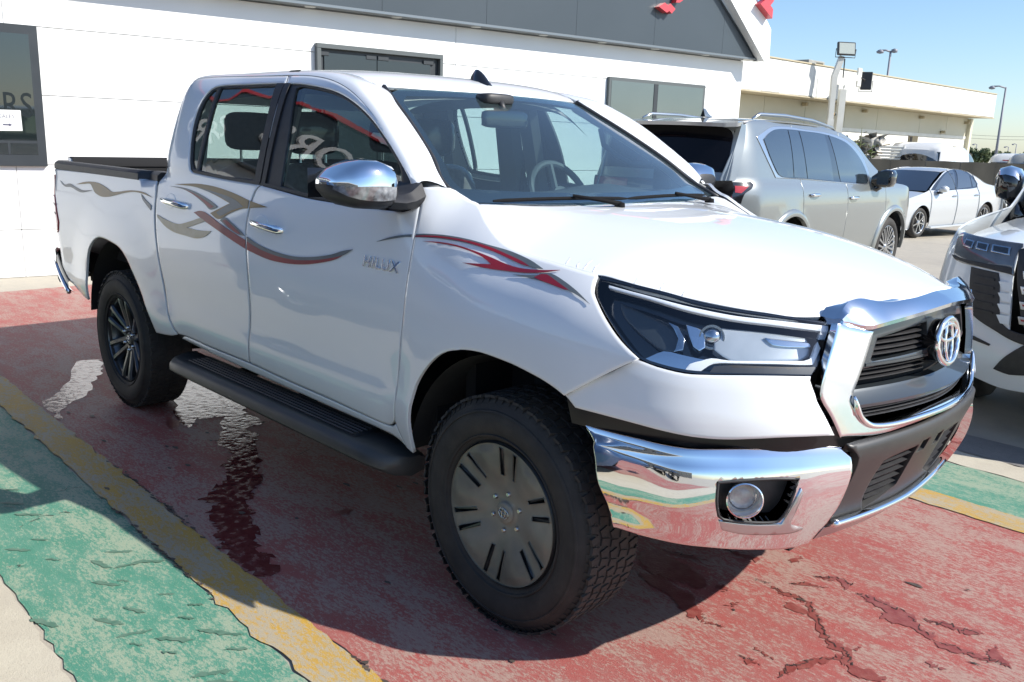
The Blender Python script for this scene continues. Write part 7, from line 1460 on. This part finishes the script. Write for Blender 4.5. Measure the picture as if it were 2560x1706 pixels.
def build_beyond():
    # louvred screen
    P=thing('louvre_screen','white louvred screen beside the weed behind the fence','screen',(-11.95,28.75,GZF))
    wl=simple('louvre_white',(.70,.70,.66),rough=.5); dv=Vector((.66,.70,0)).normalized()
    M=Matrix((dv.to_tuple()+(0,),(-dv.y,dv.x,0,0),(0,0,1,0),(0,0,0,1))).transposed()
    for k in range(19): MB().box((0,0,.2+k*.102),(1.75,.03,.080),.006,M=M@Matrix.Rotation(.35,4,'X')).build('louvre_blade',wl,P)
    for s in(-.9,.9): MB().box(tuple(dv*s+Vector((0,0,1.08))),(.05,.06,2.1),.005,M=M).build('louvre_post',wl,P)
    # heap of torn sheeting
    P=thing('junk_heap','heap of torn grey sheeting and boards by the warehouse wall','junk',(-12.15,27.55,GZF),math.radians(46)); R=random.Random(5)
    for k in range(11):
        w_,h_=R.uniform(.3,.8),R.uniform(.25,.6); x=R.uniform(-.75,.95); z=R.uniform(1.75,2.30); rows=[[(x+w_*(i/4-.5),R.uniform(-.3,.3)+.12*math.sin(i*2+j),z+h_*(j/3-.5)*.7+.06*math.sin(i*1.7+k)) for j in range(4)] for i in range(5)]
        MB().grid(rows).build('torn_sheet',simple('torn_sheet_%d'%k,*(((.42,.40,.36),.7) if k%3==0 else ((.16,.14,.12),.8) if k%3==1 else ((.55,.53,.49),.6))),P,smooth=True)
    for k in range(6):
        a=(R.uniform(-.7,.6),R.uniform(-.3,.2),R.uniform(1.8,2.2)); MB().tube([a,(a[0]+R.uniform(.3,.6),a[1],a[2]+R.uniform(-.15,.2))],.02,5).build('board',simple('board_%d'%k,(.20,.15,.09),rough=.8),P)
    MB().box((0,.1,.85),(1.7,.5,1.75),.1).build('heap_base',simple('heap_base_grey',(.30,.28,.25),rough=.8,noise=(.2,.18,.16),nscale=4),P)
    # broad-leaved weed
    P=thing('broadleaf_weed','tall broad-leaved green weed growing against the louvred screen','plant',(-11.32,26.35,GZF)); R=random.Random(9)
    lf=simple('weed_leaf',(.115,.17,.045),rough=.55,noise=(.20,.25,.10),nscale=3); stm=simple('weed_stem',(.16,.17,.09),rough=.7)
    for (tx,ty,tz,bx,by) in((-.20,.02,2.62,-.12,-.1),(.15,.22,2.16,.08,.02),(.02,.12,1.9,0,0),(-.3,-.1,2.2,-.05,0)):
        pts=[Vector((bx+(tx-bx)*t+.03*math.sin(t*5),by+(ty-by)*t,tz*t)) for t in np.linspace(0,1,9)]; MB().tube(pts,[.02]*8+[.006],5).build('stem',stm,P,smooth=True)
        for k in range(26):
            t=R.uniform(.45,1); i=int(t*7.99); p=pts[i].lerp(pts[i+1],t*8-i); an=R.uniform(0,6.28); L=R.uniform(.11,.20); up=R.uniform(-.1,.6)
            dv=Vector((math.cos(an),math.sin(an),up)).normalized(); sd=dv.cross(Vector((0,0,1))).normalized()*L*.42; c=p+dv*.05
            V=[c,c+dv*L*.35+sd,c+dv*L*.75+sd*.85+Vector((0,0,.01)),c+dv*L,c+dv*L*.75-sd*.85+Vector((0,0,.01)),c+dv*L*.35-sd,c+dv*L*.5+Vector((0,0,-.015))]
            MB().add(V,[(0,1,6),(1,2,6),(2,3,6),(3,4,6),(4,5,6),(5,0,6)]).build('leaf',lf,P,smooth=True)
    # trees on the horizon
    def tree(lab,loc,w_,h_,seed,dark_=False):
        P=thing('tree',lab,'tree',loc,0,'trees on the horizon'); R=random.Random(seed); rn=np.random.RandomState(seed)
        f=simple('far_foliage_%d'%seed,(.055,.085,.030) if not dark_ else (.030,.055,.022),rough=.6,noise=(.10,.13,.05) if not dark_ else (.05,.08,.03),nscale=1.2)
        MB().tube([(0,0,0),(.1,.05,h_*.5)],[.16,.09],6).build('trunk',simple('bark_%d'%seed,(.13,.10,.07),rough=.9),P,smooth=True)
        lb=MB()
        for k in range(5): a=R.uniform(0,6.28); lb.tube([(.05,0,h_*.35),(math.cos(a)*w_*.3,math.sin(a)*w_*.3,h_*.75)],[.07,.03],5)
        lb.build('limb',MATS['bark_%d'%seed],P)
        cl=[(R.uniform(-.42,.42)*w_,R.uniform(-.3,.3)*w_,R.uniform(.35,.86)*h_,R.uniform(.10,.20)*w_) for k in range(16)]; V=[];F=[]
        for (cx,cy,cz,cr) in cl:
            for k in range(170):
                d=rn.normal(size=3); d/=np.linalg.norm(d); p=np.array([cx,cy,cz])+d*cr*rn.uniform(.5,1.05)*np.array([1,1,.75]); a=rn.normal(size=3); a/=np.linalg.norm(a); b=np.cross(a,d); b/=np.linalg.norm(b)+1e-9; s=rn.uniform(.12,.26); n0=len(V)
                V+=[p-a*s,p+b*s*.55,p+a*s,p-b*s*.55]; F.append((n0,n0+1,n0+2,n0+3))
        c=link('crown',mesh('crown',V,F,False),f,P)
    tree('low green tree line left of the tall lamp foot',(-38.3,117.2,GZF),4.6,2.95,21); tree('low pale green tree just right of the tall lamp foot',(-36.6,119.2,GZF),2.8,2.7,22); tree('dark rounded tree at the right picture edge',(-28.2,105.6,GZF),4.4,3.5,23,True); tree('green bushy tree beside the warehouse corner',(-40.2,115.6,GZF),3.0,2.7,24)
    # cables and small far lamp heads
    cb=MB()
    for dz in(0,.5): cb.tube([(-54+9.5*t*1.35,146+13.5*t,4.35+dz+1.2*(t-.5)**2) for t in np.linspace(0,1,9)],.022,4)
    w=cb.build('overhead_cable',greypl,None); tag(w,'thin overhead cables crossing the sky right of the warehouse','cable',None,'stuff')
    for lab,x,y,z in(('far small lamp just right of the warehouse corner',-42.25,128.4,3.2),('far small lamp left of the dark tree',-39.2,131.5,3.0),('far small lamp above the dark tree edge',-38.5,132.3,3.4)): street_lamp(lab,(x,y,GZF),z-GZF,(-.35,-.3),.9)
    ridge=MB(); ridge.grid([[(-400+ 70*i,520-18*i,GZF-.5),(-400+70*i,520-18*i,GZF+1.4+1.0*math.sin(i*2.1)+.8*math.sin(i*5.3))] for i in range(14)]); o=ridge.build('tree_line',simple('hazy_tree_line',(.20,.25,.24),rough=.9),None); o['kind']='structure'
build_beyond()
def build_far_cars():
    wm=carpaint('far_white_paint',(.72,.72,.70))
    dg=simple('far_dark_glass',(.014,.015,.017),rough=.08,coat=1)
    st=[(-4.55,.55,1.25,1.98,.90,.70),(-4.45,.50,1.26,2.06,.98,.80),(-3.0,.48,1.26,2.14,1.0,.84),(-1.7,.48,1.24,2.10,1.0,.82),(-1.05,.48,1.22,1.86,1.0,.80),(-.45,.48,1.20,1.36,.99,.82),(.5,.48,1.12,1.22,.96,.80),(.85,.55,.95,1.02,.86,.7)]
    P,sp=loft_car('parked_van','white van body with wide dark rear window behind the fence','van',(-11.05,33.9,GZF),1.60,st,wm,None)
    MB().grid([[(-4.62+.05*abs(y)**2-.16*(z-1.3)*-1*.8,y,z) for z in(1.30,1.60,1.92)] for y in np.linspace(-.84,.84,9)]).build('rear_window',dg,P,smooth=True)
    MB().box((-4.36,.0,2.045),(.05,.28,.06),.01).build('stop_lamp',simple('dark_red_lamp',(.10,.012,.014),rough=.3),P)
    for s in(-1,1):
        loft_window(P,sp,-1.62,-.62,dg,s,.80,.10,8,(0,-.5)); car_wheel(P,(0,s*.88,.38),.38,.25,'steel',s>0); car_wheel(P,(-3.3,s*.88,.38),.38,.25,'steel',s>0)
    MB().grid([[(-1.0,y,1.93),(-.42,y*1.08,1.34)] for y in(-.74,0,.74)]).build('windscreen',dg,P)
    st2=[(-3.75,.45,1.08,1.50,.86,.60),(-3.65,.38,1.10,1.66,.93,.64),(-2.4,.35,1.10,1.80,.95,.68),(-1.5,.35,1.08,1.78,.95,.66),(-.9,.35,1.06,1.55,.95,.68),(-.4,.35,1.02,1.14,.94,.74),(.5,.36,.92,.98,.90,.7),(.85,.45,.75,.80,.78,.6)]
    for lab,loc,rz,pm,sc in(('white estate car roof with red stop lamp over the fence',(-10.35,40.6,GZF),1.62,wm,1.0),('pale grey car roof nearest the right edge over the fence',(-8.1,35.1,GZF),1.66,simple('far_grey_paint',(.34,.34,.31),rough=.35,coat=1),1.0)):
        P,sp=loft_car('parked_car',lab,'car',loc,rz,st2,pm,None,group='cars beyond the fence')
        MB().grid([[(-3.83+.06*abs(y)**2+.22*(z-1.1),y,z) for z in(1.14,1.40,1.62)] for y in np.linspace(-.66,.66,7)]).build('rear_window',dg,P,smooth=True)
        MB().box((-3.62,0,1.70),(.06,.5,.035),.008).build('stop_lamp',redlens,P)
        MB().box((-2.2,0,1.83),(.16,.03,.09),.012).build('roof_fin',pm,P)
        for s in(-1,1):
            loft_window(P,sp,-3.4,-.75,dg,s,.80,.08,9,(.15,-.55)); car_wheel(P,(0,s*.82,.34),.34,.22,'twin',s>0); car_wheel(P,(-2.8,s*.82,.34),.34,.22,'twin',s>0)
    # dark blue car in the next bay, made taller to darken the pickup side
    st3=[(-3.75,.42,1.05,1.12,.80,.6),(-3.65,.34,1.08,1.60,.90,.6),(-3.0,.30,1.09,1.76,.94,.66),(-1.6,.30,1.08,1.75,.95,.66),(-1.0,.30,1.07,1.50,.95,.7),(-.35,.30,1.05,1.15,.93,.75),(.5,.30,.98,1.03,.89,.7),(.80,.36,.8,.85,.76,.5),(.90,.46,.66,.70,.60,.4)]
    P,sp=loft_car('parked_crossover','dark blue crossover whose nose just enters at the lower left corner','car',(-1.02,-3.17,0),0.02,st3,carpaint('blue_paint',(.010,.028,.075)),None)
    for s in(-1,1):
        loft_window(P,sp,-3.4,-.75,dg,s,.80,.08,9,(.15,-.5)); car_wheel(P,(0,s*.80,.34),.34,.20,'twin',s>0); car_wheel(P,(-2.75,s*.80,.34),.34,.20,'twin',s>0)
        MB().tube([(.48,s*.84,.80),(.74,s*.68,.78)],[.04,.05],8).build('headlight',lens_dark,P,smooth=True)
    MB().grid([[(-1.02,y,1.54),(-.36,y*1.1,1.16)] for y in(-.66,0,.66)]).build('windscreen',dg,P)
build_far_cars()

# ------------------------------------------------------------ behind the camera: what the chrome and the glass mirror
def build_opposite():
    P=thing('added_building','added dark grey building opposite, out of view, darkening reflections on the pickup','building',(-2,-21,0))  # unseen building put in to darken side light and reflections
    m=simple('dark_facade',(.055,.058,.060),rough=.6,noise=(.075,.075,.075),nscale=.5); c=simple('pale_band',(.40,.39,.36),rough=.6)
    MB().box((0,-4,2.2),(46,8,4.4)).build('wall',m,P); MB().box((0,.06,4.5),(46.4,.3,.5),.03).build('roof_band',c,P)
    for x in np.arange(-20,21,4.0): o=MB().box((x,.03,1.9),(2.4,.06,1.7),.01).build('window',tglass,P)
    st=[(-3.7,.42,1.0,1.10,.80,.6),(-3.6,.34,1.05,1.60,.90,.6),(-3.0,.30,1.06,1.72,.94,.66),(-1.6,.30,1.05,1.70,.95,.66),(-1.0,.30,1.04,1.48,.95,.7),(-.35,.30,1.02,1.12,.93,.75),(.5,.30,.95,1.0,.90,.7),(.85,.4,.8,.85,.75,.55)]
    dk=carpaint('dark_car_paint',(.012,.013,.015))
    P0,sp=loft_car('parked_car','black estate car opposite, mirrored in the chrome bumper, nearest','car',(-3.2,-8.2,0),1.50,st,dk,None,group='black cars opposite')
    for s in(-1,1):
        loft_window(P0,sp,-3.4,-.75,tglass,s,.80,.08,9,(.15,-.5)); car_wheel(P0,(0,s*.82,.34),.34,.22,'twin',s>0); car_wheel(P0,(-2.8,s*.82,.34),.34,.22,'twin',s>0)
    for k,(x,l) in enumerate(((-6.4,'left of the nearest'),(0.2,'right of the nearest'),(3.4,'furthest right'))):
        c=copy_tree(P0); c.location.x=x; c['label']='black estate car opposite, mirrored in the chrome bumper, '+l
build_opposite()
